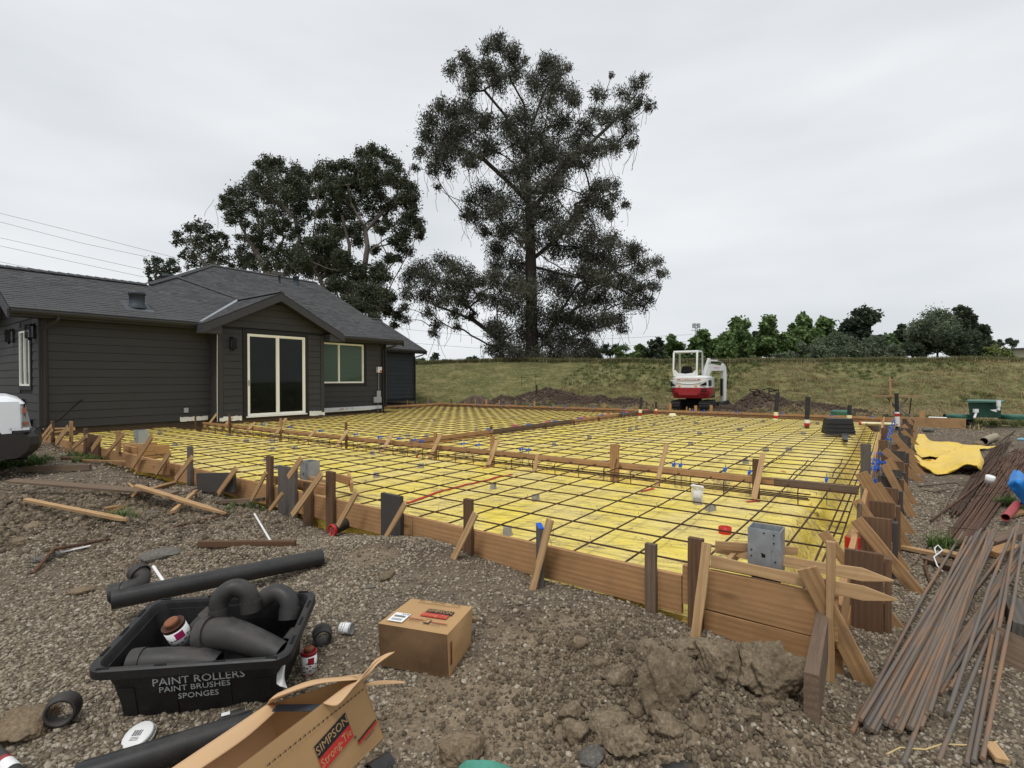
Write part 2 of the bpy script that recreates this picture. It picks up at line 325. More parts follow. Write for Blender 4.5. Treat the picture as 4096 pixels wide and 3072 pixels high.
def sheet_mat(name, a, dirt=.75):
    b = NB(name); v = b.co('Object', rnd=False); n = b.noise(v, 1.1, 6, .65, .8)
    st = b.n('ShaderNodeMapping', {0: v, 'Scale': (1, 1, 1), 'Rotation': (0, 0, .35)}).outputs[0]; st = b.n('ShaderNodeMapping', {0: st, 'Scale': (1.6, 6, 4)}).outputs[0]
    n2 = b.noise(st, 1.3, 7, .72, 1.3); n3 = b.noise(v, 38, 4, .7)
    c = b.mix(b.ramp(n, [(.3, (0,)*3), (.65, (1,)*3)]), a, tuple(x*y for x, y in zip(a, (.93, .95, 3.0))))
    c = b.mix(b.ramp(n2, [(.50, (0,)*3), (.68, (dirt,)*3)]), c, (.40, .29, .15))
    c = b.mix(b.ramp(b.mix(.5, n2, n3), [(.555, (0,)*3), (.60, (dirt,)*3)]), c, (.17, .12, .065))
    b.bump(b.noise(st, 2.4, 7, .62, .9), .85, .06)
    return b.fin(c, .5, 0, .35)
M_sheet = sheet_mat('yellow_membrane', (.90, .71, .08), .9); M_sheet2 = sheet_mat('yellow_membrane_scrap', (.85, .58, .045), .15)
def rust(name, a, c_, d, rib=True):
    b = NB(name); v = b.co('Object'); n = b.noise(b.n('ShaderNodeMapping', {0: v, 'Scale': (2.5, 18, 18)}).outputs[0], 1.3, 6, .7)
    oi = b.n('ShaderNodeObjectInfo')
    c = b.ramp(n, [(.25, a), (.5, c_), (.75, d)]); c = b.mix(b.n('ShaderNodeMath', {0: oi.outputs['Random'], 1: .55}, operation='MULTIPLY').outputs[0], c, a); c = b.mix(b.ramp(b.noise(v, 1.1, 3, .6), [(.52, (0,)*3), (.66, (.6,)*3)]), c, d)
    if rib:
        wv = b.n('ShaderNodeTexWave', {'Vector': v, 'Scale': 26, 'Distortion': .3}, bands_direction='X').outputs[0]; b.bump(wv, .8, .004)
    return b.fin(c, .75, .15, .3)
M_bar = rust('rebar_dark', (.038, .024, .017), (.08, .044, .027), (.13, .064, .033))
M_bar2 = rust('rebar_loose', (.15, .152, .155), (.21, .155, .11), (.38, .19, .085))
M_bar3 = rust('rebar_bundle', (.06, .034, .024), (.13, .07, .042), (.21, .105, .055))
def siding(name, a):
    b = NB(name); v = b.co('Object', rnd=True); n = b.noise(v, 1.3, 4, .6); g = b.noise(b.n('ShaderNodeMapping', {0: v, 'Scale': (20, 20, 90)}).outputs[0], 1, 3, .6)
    oi = b.n('ShaderNodeObjectInfo')
    c = b.mix(n, tuple(x*.85 for x in a), tuple(x*1.15 for x in a)); c = b.mix(b.n('ShaderNodeMath', {0: oi.outputs['Random'], 1: .18}, operation='MULTIPLY').outputs[0], c, tuple(x*.8 for x in a))
    c = b.mix(b.ramp(b.noise(v, 14, 4, .7), [(.68, (0,)*3), (.8, (.25,)*3)]), c, (.12, .11, .1))
    b.bump(g, .25, .002); return b.fin(c, .7, 0, .25)
M_sid = siding('charcoal_siding', (.046, .0455, .046)); M_sid2 = siding('blue_black_siding', (.036, .039, .044)); M_trim = siding('black_trim', (.021, .021, .022)); M_gut = siding('gutter_brown', (.033, .031, .027)); M_fas = siding('fascia_grey', (.050, .050, .054))
def shingle_mat():
    b = NB('shingle_grit'); oi = b.n('ShaderNodeObjectInfo'); v = b.co('Object', rnd=False); ri = b.n('ShaderNodeNewGeometry').outputs['Random Per Island']
    c = b.ramp(ri, [(0, (.068, .068, .070)), (.5, (.086, .086, .088)), (1, (.108, .108, .110))]); n = b.noise(v, 60, 3, .8)
    c = b.mix(.5, c, n, 'OVERLAY'); c = b.mix(b.ramp(b.noise(v, .7, 3), [(.4, (0,)*3), (.7, (.3,)*3)]), c, (.115, .115, .117)); b.bump(n, .5, .003); return b.fin(c, .95, 0, .12)
M_shin = shingle_mat()
M_white = plain('white_vinyl', (.84, .83, .77), .45, var=.08); M_wrap = plain('house_wrap', (.72, .72, .70), .5, var=.15, sc=20, bump=.6)
M_found = plain('foundation_concrete', (.055, .045, .036), .95, var=.5, sc=6)
M_black = plastic('black_abs', (.020, .020, .021), .38, .30); M_absd = plastic('black_abs_dusty', (.026, .025, .025), .48, .55)
M_tote = plastic('black_tote', (.012, .012, .013), .45, .30)
M_dark = plain('dark_cavity', (.006, .006, .006), .9); M_rub = plain('track_rubber', (.022, .02, .018), .85, var=.5)
M_steel = plain('galvanised_steel', (.36, .39, .41), .45, .55, var=.25, sc=16, spec=.5); M_conc = plain('dobie_concrete', (.30, .29, .27), .95, var=.25, sc=30, bump=.4)
M_red = plain('red_tape', (.50, .02, .015), .45); M_redp = plain('red_machine_paint', (.30, .012, .022), .33, var=.15, spec=.5); M_blue = plain('blue_plastic', (.02, .12, .55), .4); M_pink = plain('pink_flagging', (.9, .12, .22), .5)
M_wpaint = plain('white_machine_paint', (.66, .67, .66), .35, var=.08, spec=.5, sc=3); M_truck = plain('white_truck_paint', (.80, .82, .84), .25, var=.03, spec=.55)
M_pvc = plain('white_pvc', (.75, .75, .74), .4, var=.1); M_tapew = plain('cream_tape', (.75, .70, .42), .5); M_tarp = plain('blue_tarp', (.015, .19, .55), .45, var=.35, sc=12, bump=.5)
M_green = plain('green_fiberglass', (.012, .055, .036), .5, var=.25, sc=5); M_greenl = plain('green_lid', (.035, .12, .085), .5); M_teal = plain('teal_bag', (.08, .30, .22), .5, var=.3, bump=.5)
M_orange = plain('amber_lens', (.75, .28, .02), .3); M_lens = plain('headlight_lens', (.25, .26, .25), .15, spec=.6); M_rlens = plain('orange_lamp', (.28, .11, .06), .25)
M_rope = plain('straw_twine', (.55, .42, .20), .8); M_card0 = plain('cardboard_tube', (.32, .27, .19), .85); M_pinkp = plain('red_pipe_scrap', (.35, .06, .06), .6)
M_ink = plain('black_ink', (.02, .02, .022), .7, var=.3, sc=40); M_inkr = plain('red_ink', (.50, .035, .03), .6, var=.2, sc=40); M_chalk = plain('silver_marker', (.42, .43, .43), .6, var=.25, sc=90)
M_label = plain('paper_label', (.78, .78, .77), .6, var=.1); M_rustcap = plain('rusty_cap', (.22, .09, .045), .85, var=.4, sc=40); M_mag = plain('magenta_ink', (.5, .03, .15), .5); M_glue = plain('brown_glue', (.07, .03, .018), .5, var=.5)
def card(name, a, dirt):
    b = NB(name); v = b.co('Object'); n = b.noise(v, 6, 6, .65); fl = b.n('ShaderNodeTexWave', {'Vector': v, 'Scale': 45, 'Distortion': .4}, bands_direction='X').outputs[0]
    c = b.mix(n, tuple(x*.85 for x in a), tuple(x*1.1 for x in a)); c = b.mix(b.ramp(b.noise(v, 3, 5, .7), [(.42, (0,)*3), (.7, (dirt,)*3)]), c, tuple(x*.35 for x in a)); b.bump(b.mix(.7, fl, n), .15, .003)
    return b.fin(c, .8, 0, .2)
M_card = card('cardboard', (.46, .285, .135), .25); M_cardd = card('soiled_cardboard', (.165, .098, .05), .85); M_cardi = card('cardboard_inside', (.60, .39, .215), .15)
def glass(name, tint, t):
    b = NB(name); g = b.n('ShaderNodeBsdfGlossy', {0: (1, 1, 1, 1), 1: .03}); tr = b.n('ShaderNodeBsdfTransparent', {0: (*tint, 1)}); fr = b.n('ShaderNodeFresnel', {0: 1.22})
    m = b.n('ShaderNodeMixShader', {0: fr.outputs[0], 1: tr.outputs[0], 2: g.outputs[0]}); b.l(m.outputs[0], b.out.inputs[0]); return b.mat
M_glass = glass('window_glass', (.75, .8, .77), 0); M_blind = plain('green_blind', (.22, .27, .21), .6, var=.2); M_lampg = glass('lamp_glass', (.5, .5, .5), 0)
def leafm(name, a, c_, tr=.25, sc=.5):
    b = NB(name); ri = b.n('ShaderNodeNewGeometry').outputs['Random Per Island']; v = b.co('Object', rnd=False)
    f = b.mix(.5, ri, b.noise(v, sc, 4, .6)); c = b.mix(b.ramp(f, [(.3, (0,)*3), (.7, (1,)*3)]), a, c_)
    b.fin(c, .6, 0, .25); t = b.n('ShaderNodeBsdfTranslucent'); b.l(c, t.inputs[0]); m = b.n('ShaderNodeMixShader', {0: tr, 1: b.b.outputs[0], 2: t.outputs[0]}); b.l(m.outputs[0], b.out.inputs[0]); return b.mat
M_euc = leafm('eucalyptus_leaves', (.040, .043, .032), (.125, .125, .092)); M_eug = leafm('gum_leaves', (.036, .046, .028), (.115, .128, .075)); M_pop = leafm('sweetgum_leaves', (.06, .11, .035), (.20, .28, .10)); M_wil = leafm('willow_leaves', (.07, .10, .06), (.19, .23, .145)); M_oak = leafm('dark_oak_leaves', (.030, .045, .028), (.085, .112, .066)); M_lime = leafm('lime_leaves', (.10, .14, .03), (.22, .26, .09))
M_grass = leafm('grass_blades', (.055, .078, .022), (.165, .185, .062), .3, .4); M_dry = leafm('dry_grass', (.20, .16, .075), (.44, .35, .19), .3, .4); M_weed = leafm('weed', (.05, .10, .02), (.16, .24, .07), .3, 3)
def bark(name, a, c_):
    b = NB(name); v = b.co('Object', (1, 1, .25)); n = b.noise(v, 3, 7, .7); b.bump(n, .8, .1); return b.fin(b.mix(n, a, c_), .95, 0, .1)
M_bark = bark('dark_bark', (.03, .024, .02), (.085, .07, .06)); M_barkp = bark('pale_bark', (.10, .085, .075), (.26, .22, .19))
# ------------------------------------------------------------------ ground: one sheet out to the horizon
def axis(dense0, dense1, d, lo, hi, g=1.12):
    a = list(np.arange(dense0, dense1, d)); s = d; x = a[-1]
    while x < hi: s = min(s*g, max(.34, .0) if x < 60 else 1e9) if x < 60 else s*1.25; x += s; a.append(x)
    s = d; x = dense0; pre = []
    while x > lo: s = min(s*g, .34) if x > -30 else s*1.3; x -= s; pre.append(x)
    return np.array(pre[::-1]+a)
gx = axis(-4.5, 5.5, .055, -600, 700); gy = axis(1.2, 7.5, .05, -60, 1500)
X, Y = np.meshgrid(gx, gy); Z = Gn(X, Y); nx, ny = len(gx), len(gy)
idx = np.arange(nx*ny).reshape(ny, nx)
fc = np.stack([idx[:-1, :-1], idx[:-1, 1:], idx[1:, 1:], idx[1:, :-1]], -1).reshape(-1, 4)
me = mesh_np('ground', np.stack([X, Y, Z], -1).reshape(-1, 3), fc, [M_ground], True)
U_ = (X-OO[0])*UA[0] + (Y-OO[1])*UA[1]; V_ = (X-OO[0])*UB[0] + (Y-OO[1])*UB[1]
def grassy_at(x, y):
    u = (x-OO[0])*UA[0] + (y-OO[1])*UA[1]; v = (x-OO[0])*UB[0] + (y-OO[1])*UB[1]; n = fbm(x*.6, y*.6, 4, 21)
    g = sstep(17.2, 18.6, v + 2.5*n) + sstep(2.8, 4.6, u+2.5*n)*sstep(11.2, 13.5, v+2.5*n)
    g = g + sstep(-13.8, -15.5, u+2*n)*sstep(2.2, .4, v)*.55*sstep(-.1, .2, n+.12) + (x < -60) + (y > 60)*1.
    return np.clip(g, 0, 1)
def soil_at(x, y):
    s = 0
    for mx_, my_, a, b, h in FARM: s = np.maximum(s, np.exp(-((x-mx_)/a)**2-((y-my_)/b)**2))
    for k in (0, 1, 2, 4, 8, 9, 10): mx_, my_, a, b, h = _M[k] if k < len(_M) else _M[0]; s = np.maximum(s, (.42 if k < 3 or k == 4 else .3)*np.exp(-((x-mx_)/a)**2-((y-my_)/b)**2))
    return np.clip(sstep(.22, .5, s + .35*fbm(x*2, y*2, 3, 8))*1., 0, 1)
def clay_at(x, y):
    s = 0
    for px, py, a, b in [(2700, 2800, .75, .62), (2350, 2620, .55, .45), (2450, 2950, .6, .4), (3050, 2930, .6, .4), (1900, 2850, .5, .5), (1500, 2290, .25, .2)]: q = P(px, py, -.08); s = np.maximum(s, np.exp(-((x-q[0])/a)**2-((y-q[1])/b)**2))
    return np.clip(sstep(.30, .75, s + .45*fbm(x*2.5, y*2.5, 3, 18)), 0, 1)
for nm, arr in (('clay', clay_at(X, Y)), ('grassy', grassy_at(X, Y)*(1-soil_at(X, Y))), ('soil', soil_at(X, Y))):
    a = me.attributes.new(nm, 'FLOAT', 'POINT'); a.data.foreach_set('value', np.ascontiguousarray(arr.ravel(), np.float32))
o = bpy.data.objects.new('ground', me); place(o, Matrix.Identity(4)); tag(o, kind='structure')
# ------------------------------------------------------------------ scattered stuff: point clouds carrying instances
def protos(name, makers, mat):
    c = bpy.data.collections.new(name)
    for i, (v, f) in enumerate(makers):
        o = bpy.data.objects.new(name, mesh_np(name, v, f, [mat])); c.objects.link(o)
    return c
def ico(s=1):
    bm = bmesh.new(); bmesh.ops.create_icosphere(bm, subdivisions=s, radius=1); v = np.array([q.co[:] for q in bm.verts]); f = np.array([[q.index for q in p.verts] for p in bm.faces]); bm.free(); return v, f
def pebble(sd, flat=.6):
    r = np.random.default_rng(sd); v, f = ico(1); v = v*(1+r.uniform(-.22, .22, (len(v), 1)))
    for _ in range(3):
        n = r.normal(size=3); n /= np.linalg.norm(n); d = v@n; v = v - np.outer(np.maximum(d-.6, 0), n)
    return v*[1, r.uniform(.65, .95), flat*r.uniform(.8, 1.2)], f
def scatter(name, pts, rot, scl, coll, label=None, **t):
    me = bpy.data.meshes.new(name); me.vertices.add(len(pts)); me.vertices.foreach_set('co', np.asarray(pts, np.float32).ravel())
    a = me.attributes.new('rot', 'FLOAT_VECTOR', 'POINT'); a.data.foreach_set('vector', np.asarray(rot, np.float32).ravel())
    a = me.attributes.new('scl', 'FLOAT', 'POINT'); a.data.foreach_set('value', np.asarray(scl, np.float32).ravel())
    o = bpy.data.objects.new(name, me); place(o, Matrix.Identity(4))
    g = bpy.data.node_groups.new(name, 'GeometryNodeTree'); g.interface.new_socket('Geometry', in_out='INPUT', socket_type='NodeSocketGeometry'); g.interface.new_socket('Geometry', in_out='OUTPUT', socket_type='NodeSocketGeometry')
    gi = g.nodes.new('NodeGroupInput'); go = g.nodes.new('NodeGroupOutput'); ip = g.nodes.new('GeometryNodeInstanceOnPoints'); ci = g.nodes.new('GeometryNodeCollectionInfo')
    ci.inputs['Collection'].default_value = coll; ci.inputs['Separate Children'].default_value = True; ci.inputs['Reset Children'].default_value = True
    ip.inputs['Pick Instance'].default_value = True
    r = g.nodes.new('GeometryNodeInputNamedAttribute'); r.data_type = 'FLOAT_VECTOR'; r.inputs['Name'].default_value = 'rot'
    s = g.nodes.new('GeometryNodeInputNamedAttribute'); s.data_type = 'FLOAT'; s.inputs['Name'].default_value = 'scl'
    l = g.links.new; l(gi.outputs[0], ip.inputs['Points']); l(ci.outputs[0], ip.inputs['Instance']); l(r.outputs['Attribute'], ip.inputs['Rotation']); l(s.outputs['Attribute'], ip.inputs['Scale']); l(ip.outputs[0], go.inputs[0])
    m = o.modifiers.new('scatter', 'NODES'); m.node_group = g; return tag(o, label, kind='stuff', **t)
peb = protos('pebble', [pebble(i) for i in range(7)], M_stone)
def outside(x, y, m=.03):
    u = (x-OO[0])*UA[0] + (y-OO[1])*UA[1]; v = (x-OO[0])*UB[0] + (y-OO[1])*UB[1]
    return ~((v > -m) & (u < m) & (v < 17)) & ~((v > .1) & (u < -16.4))
def polar(n, r0, r1, p, half=44):
    """random places in the view sector, denser towards the camera"""
    r = (r0**p + (r1**p-r0**p)*rng.random(n))**(1/p); a = np.radians(rng.uniform(-half, half, n)); return r*np.sin(a), r*np.cos(a)
def gravel(n, r0, r1, p, s0, s1, name, label, sd=1):
    x, y = polar(n, r0, r1, p, 48); k = outside(x, y) & (grassy_at(x, y) < .6); x, y = x[k], y[k]
    d = (.45 + 1.2*sstep(-.28, .18, fbm(x*.8, y*.8, 3, 31)))*(1-.72*clay_at(x, y)); k = rng.random(len(x)) < d/1.4; x, y = x[k], y[k]
    s = np.exp(rng.uniform(math.log(s0), math.log(s1), len(x))) * (1+.25*(y > 6)); z = Gn(x, y) + s*.10
    rot = rng.uniform(-.45, .45, (len(x), 3)); rot[:, 2] = rng.uniform(0, 6.28, len(x))
    return scatter(name, np.stack([x, y, z], 1), rot, s, peb, label)
gravel(250000, 1.5, 8.5, 1.15, .0068, .0155, 'gravel', 'grey brown gravel spread over the ground in front of the forms')
gravel(60000, 1.5, 20, 1.0, .014, .022, 'coarse_gravel', 'larger loose stones mixed into the gravel')
# loose soil crumbs on the heaps
def crumbs(cx, cy, rx, ry, n, s0, s1):
    x = rng.normal(cx, rx, n); y = rng.normal(cy, ry, n); k = outside(x, y, .1); x, y = x[k], y[k]; s = np.exp(rng.uniform(math.log(s0), math.log(s1), len(x)))
    return np.stack([x, y, Gn(x, y)+s*.2], 1), s
cl = []
for (px, py, rx, ry, n, s0, s1) in [(2750, 2840, .36, .30, 7000, .004, .020), (2380, 2640, .3, .25, 1600, .004, .014), (1900, 2850, .3, .3, 900, .004, .012), (2450, 2880, .3, .22, 900, .006, .022), (2600, 2700, .35, .25, 900, .005, .02), (300, 2110, .9, .40, 5000, .008, .040), (100, 2060, .9, .5, 4000, .008, .045), (250, 2000, .9, .4, 1500, .01, .03), (800, 2240, .5, .2, 1500, .006, .02), (3050, 2950, .3, .2, 700, .005, .016), (2300, 2930, .2, .15, 250, .008, .02)]:
    q = P(px, py, -.08); cl.append(crumbs(q[0], q[1], rx, ry, n, s0, s1))
M_crumb = stone_mat('soil_crumb', [(0, (.10, .075, .05)), (.5, (.20, .155, .105)), (1, (.34, .275, .19))]); dirtp = protos('soil_crumb', [pebble(i+20, .75) for i in range(5)], M_crumb)
pts = np.concatenate([c[0] for c in cl]); sc_ = np.concatenate([c[1] for c in cl]); rt = rng.uniform(0, 6.28, (len(pts), 3))
scatter('soil_crumbs', pts, rt, sc_, dirtp, 'crumbly clay soil dug out beside the form')
M_soilc = rock_mat('pile_soil', (.065, .047, .036), (.15, .11, .082), 6)
dp2 = protos('pile_crumb', [pebble(i+40, .8) for i in range(5)], M_soilc); pl = []
for mx_, my_, a, b, h in FARM: pl.append(crumbs(mx_, my_-.1, a*.6, b*.6, int(420*a*b), .02, .09))
pts = np.concatenate([c[0] for c in pl]); scatter('spoil_heap_clods', pts, rng.uniform(0, 6.28, (len(pts), 3)), np.concatenate([c[1] for c in pl]), dp2, 'dark brown clods on the spoil heaps behind the slab')
# grass
def blades(sd, n, h, spread, w_=.006, droop=.5):
    r = np.random.default_rng(sd); vs = []; fs = []
    for i in range(n):
        a = r.uniform(0, 6.28); q = r.uniform(0, spread); x, y = q*math.cos(a), q*math.sin(a); hh = h*r.uniform(.5, 1.2); b = r.uniform(0, 6.28); d = np.array([math.cos(b), math.sin(b)]); e = np.array([-d[1], d[0]])*w_*r.uniform(.7, 1.5)
        k = len(vs)
        for t in (0, .5, 1):
            c = np.array([x, y])+d*hh*droop*t*t*r.uniform(.5, 1.4); wd = e*(1-.8*t); vs += [[c[0]-wd[0], c[1]-wd[1], hh*t*(1-.2*t)], [c[0]+wd[0], c[1]+wd[1], hh*t*(1-.2*t)]]
        fs += [[k, k+1, k+3, k+2], [k+2, k+3, k+5, k+4]]
    return np.array(vs), np.array(fs)
gpro = protos('grass_tuft', [blades(i, 14, .16, .10, .007, .7) for i in range(5)], M_grass); dpro = protos('dry_tuft', [blades(i+9, 14, .15, .14, .007, 1.3) for i in range(5)], M_dry)
def meadow(name, n, coll, cond, s0, s1, label, r0=14, r1=75, p=1.35):
    x, y = polar(n, r0, r1, p, 46); k = cond(x, y) & outside(x, y, .3); x, y = x[k], y[k]; s = rng.uniform(s0, s1, len(x))
    rot = rng.uniform(-.2, .2, (len(x), 3)); rot[:, 2] = rng.uniform(0, 6.28, len(x)); return scatter(name, np.stack([x, y, Gn(x, y)], 1), rot, s, coll, label)
gn_ = lambda x, y: fbm(x*.18, y*.30, 4, 55)
meadow('green_grass', 60000, gpro, lambda x, y: (grassy_at(x, y) > .5) & (gn_(x, y) - .006*x + .45*sstep(.2, 1.6, Gn(x, y)) - .22 > 0) & (soil_at(x, y) < .3), .7, 1.6, 'green grass growing on the bank behind the site')
meadow('dry_grass', 60000, dpro, lambda x, y: (grassy_at(x, y) > .5) & (gn_(x, y) - .006*x + .45*sstep(.2, 1.6, Gn(x, y)) - .30 < .1*vnoise(x, y)) & (soil_at(x, y) < .3), .7, 1.7, 'straw coloured dry grass lying on the bank')
M_tall = leafm('tall_grass_blades', (.10, .11, .045), (.27, .245, .12), .3, .4); dpro2 = protos('tall_tuft', [blades(i+50, 14, .17, .10, .007, .6) for i in range(4)], M_tall)
x = rng.uniform(-9, 45, 9000); y = 38.0 - .30*x + rng.uniform(-.5, .9, 9000)
scatter('tall_grass', np.stack([x, y, Gn(x, y)], 1), np.stack([x*0, x*0, rng.uniform(0, 6.28, 9000)], 1), rng.uniform(1.0, 2.4, 9000), dpro2, 'tall grass along the top of the bank')
def weedpatch(px, py, r, n, s, label, name='weed_plant'):
    q = PG(px, py); a = rng.uniform(0, 6.28, n); d = r*np.sqrt(rng.random(n)); x = q[0]+d*np.cos(a); y = q[1]+d*np.sin(a)
    return scatter(name, np.stack([x, y, Gn(x, y)], 1), np.stack([x*0, x*0, a*3], 1), rng.uniform(.5, 1.1, n)*s, wpro, label)
wpro = protos('weed_tuft', [blades(i+30, 16, .20, .05, .007, .8) for i in range(4)], M_weed)
for a in [(60, 1870, .35, 30, 1.1, 'clump of green weeds under the front wheel of the white truck'), (100, 1855, .45, 40, 1.0, 'leafy weeds beside the truck bumper'), (390, 1830, .35, 40, .7, 'low green weeds by the timber pier box'), (330, 1805, .3, 25, .6, 'sparse weeds below the left form boards'), (480, 2085, .12, 10, .8, 'single weed growing among the crossed laths'), (3762, 2195, .10, 12, .8, 'green weed between the two rebar bundles'), (1020, 1985, .3, 20, .5, 'tiny weeds at the foot of the short grey board'), (4060, 2025, .2, 20, .8, 'green weed by the blue tarp')]: weedpatch(*a)
# ------------------------------------------------------------------ yellow membrane in the form
def Mz(u, v):
    t = lambda d: np.clip(d, 0, 1)
    z = .095 + .012*fbm(u*2, v*2, 4, 61) + .020*np.abs(fbm(u*2.5+v*1.5, v*5, 4, 66))+.012*np.abs(fbm(u*6-v*3, v*3+u, 3, 68)) 
    tr = sstep(.55, .25, -u)*.34 + sstep(.42, .12, v)*.14*sstep(-8, -1, u) + sstep(.50, .30, np.abs(v-3.62))*.30 + sstep(.42, .22, np.abs(u+7.75))*sstep(3.4, 3.9, v)*.26 + sstep(16.2, 16.5, v)*.3
    return z - np.minimum(tr*(1+.5*fbm(u*1.3, v*1.3, 3, 77)), .42) + .03*fbm(u*3, v*3, 3, 5)*np.minimum(1, tr*4)
uu = np.arange(-18.95, -.02, .075); vv = np.arange(.035, 16.78, .075)
Um, Vm = np.meshgrid(uu, vv); Zm = Mz(Um, Vm); Xm = OO[0]+Um*UA[0]+Vm*UB[0]; Ym = OO[1]+Um*UA[1]+Vm*UB[1]
idx = np.arange(Um.size).reshape(Um.shape); fc = np.stack([idx[:-1, :-1], idx[:-1, 1:], idx[1:, 1:], idx[1:, :-1]], -1).reshape(-1, 4)
_uc = Um.ravel()[fc[:, 0]]; _vc = Vm.ravel()[fc[:, 0]]; fc = fc[~((_uc < -16.9) & (_vc < 11.8))]
o = bpy.data.objects.new('yellow_membrane', mesh_np('yellow_membrane', np.stack([Xm, Ym, Zm], -1).reshape(-1, 3), fc, [M_sheet], True)); place(o, Matrix.Identity(4))
memb = tag(o, 'wrinkled yellow plastic membrane laid inside the forms under the steel', 'plastic sheet')
sk = MB(); us = np.arange(-16.3, -.05, .15); sk.add([W(u, .034, z) for u in us for z in (float(Mz(np.array([u]), np.array([.04]))[0]), -.30+.04*math.sin(u*5), -.55)], [(3*i+j, 3*i+3+j, 3*i+4+j, 3*i+1+j) for i in range(len(us)-1) for j in (0, 1)], smooth=True); build('membrane_edge', sk, M_sheet2, memb)
def mz(u, v): return float(Mz(np.array([u]), np.array([v]))[0])
def strip(name, pts, w_, mat, parent, dz=.006):
    mb = MB(); P_ = []
    for a, b in zip(pts[:-1], pts[1:]):
        for i in range(8): P_.append(np.array(a)+(np.array(b)-np.array(a))*i/8)
    P_.append(np.array(pts[-1])); vs = []
    for i, q in enumerate(P_):
        d = P_[min(i+1, len(P_)-1)]-P_[max(i-1, 0)]; d = d/np.linalg.norm(d); n = np.array([-d[1], d[0]])*w_/2
        for s_ in (-1, 1):
            c = q+n*s_; vs.append(W(c[0], c[1], max(mz(c[0], c[1]), mz(q[0], q[1]))+dz+.004))
    mb.add(vs, [(2*i, 2*i+2, 2*i+3, 2*i+1) for i in range(len(P_)-1)]); return build(name, mb, mat, parent)
for pts in [[(1625, 2015), (1760, 1968), (1870, 1940), (2050, 1900)], [(2560, 1972), (2615, 1958)], [(1640, 1815), (1672, 1786)], [(1930, 1873), (1960, 1870)], [(2985, 2010), (3040, 2008)], [(3125, 1888), (3145, 1893)], [(1170, 1700), (1150, 1712)]]:
    q = [UV(P(a, b, .1)) for a, b in pts]; strip('seam_tape', q, .05, M_red, memb)
# ------------------------------------------------------------------ formwork
ZT = .24
def formwork(name, u, v, label): return thing(name, W(u, v, 0), label, 'formwork')
UAv = Vector((UA[0], UA[1], 0)); UBv = Vector((UB[0], UB[1], 0))
ff = formwork('front_formwork', -7, 0, 'long timber edge form with stakes and kickers along the gravel')
# boards along the front, end to end
cuts = [-16.1, -13.9, -12.55, -9.75, -8.9, -6.35, -3.15, -.78]
for i in range(len(cuts)-1):
    plank('form_board', W(cuts[i]+.003, 0, ZT-.117+random.uniform(-.004, .004)), W(cuts[i+1]-.003, 0, ZT-.117), .235, .038, M_new, ff)
plank('form_board', W(-.775, -.004, .193), W(.03, -.004, .193), .235, .038, M_new, ff, label='upper of two stacked form boards at the near corner')
plank('form_board', W(-.70, -.004, -.025), W(.0, -.004, -.025), .19, .038, M_new, ff, label='lower of two stacked form boards at the near corner')
def stakeV(par, x0, x1, yt, yb, mat, v=-.045, t_=.038, point=0, lean=0, zb=None):
    xm = (x0+x1)/2; a = onV(xm, yt, v); b = onV(xm, yb, v); dz = b[2]
    d = np.linalg.norm(onV(x1, yt, v)-onV(x0, yt, v)); b = b.copy(); a2 = b.copy(); a2[:2] = b[:2] + (a[:2]-b[:2]) ; a2[2] = a[2]
    b[2] -= .12; return plank('stake', b, a2, max(d*.95, .03), t_, mat, par, wdir=UAv)
S = [(1070, 1090, 1824, 2008, M_brown), (1115, 1186, 1867, 2038, M_grey), (1308, 1338, 1886, 2095, M_brown), (1527, 1609, 1978, 2162, M_greyd), (1858, 1890, 1996, 2242, M_brown),
     (2582, 2627, 2175, 2426, M_oldbrown), (2753, 2815, 2152, 2512, M_brown), (753, 768, 1786, 1916, M_grey), (338, 348, 1714, 1799, M_brown), (467, 480, 1724, 1777, M_kick), (281, 288, 1685, 1744, M_kick), (206, 214, 1684, 1760, M_brown), (350, 398, 1739, 1799, M_brown), (1218, 1250, 1930, 2058, M_brown)]
for x0, x1, yt, yb, m in S: stakeV(ff, x0, x1, yt, yb, m)
# the blue-topped stake stands on edge to the form
a = onV(2160, 2105, -.10); b = onV(2160, 2341, -.10); st = plank('stake', b-[0, 0, .1], a, .14, .038, M_grey, ff, wdir=Vector((UB[0]*.75-UA[0]*.66, UB[1]*.75-UA[1]*.66, 0)), label='grey stake with blue painted top')
_d = Vector((UB[0]*.75-UA[0]*.66, UB[1]*.75-UA[1]*.66, 0)).normalized(); _a = Vector(a)+Vector((0, 0, .0025)); plank('paint_mark', _a-_d*.070, _a+_d*.070, .006, .040, M_blue, ff)
def kick_front(par, top, bot, wpx, mat=M_kick, t_=.02, zb=None):
    if zb is None:
        a = onV(top[0], top[1], -.15); g = PG(*bot)
        if UV(g)[1] > -.22: g = onV(bot[0], bot[1], -.20)
    else: g = P(bot[0], bot[1], zb); a = onU(top[0], top[1], UV(g)[0])
    w_ = wpx*np.linalg.norm(a-CC)/F
    d = (Vector(a)-Vector(g)).normalized(); return plank('kicker', Vector(g)-d*.03, a, w_*1.05, t_, mat, par, wdir=Vector((UAv.x, UAv.y, -.35)))
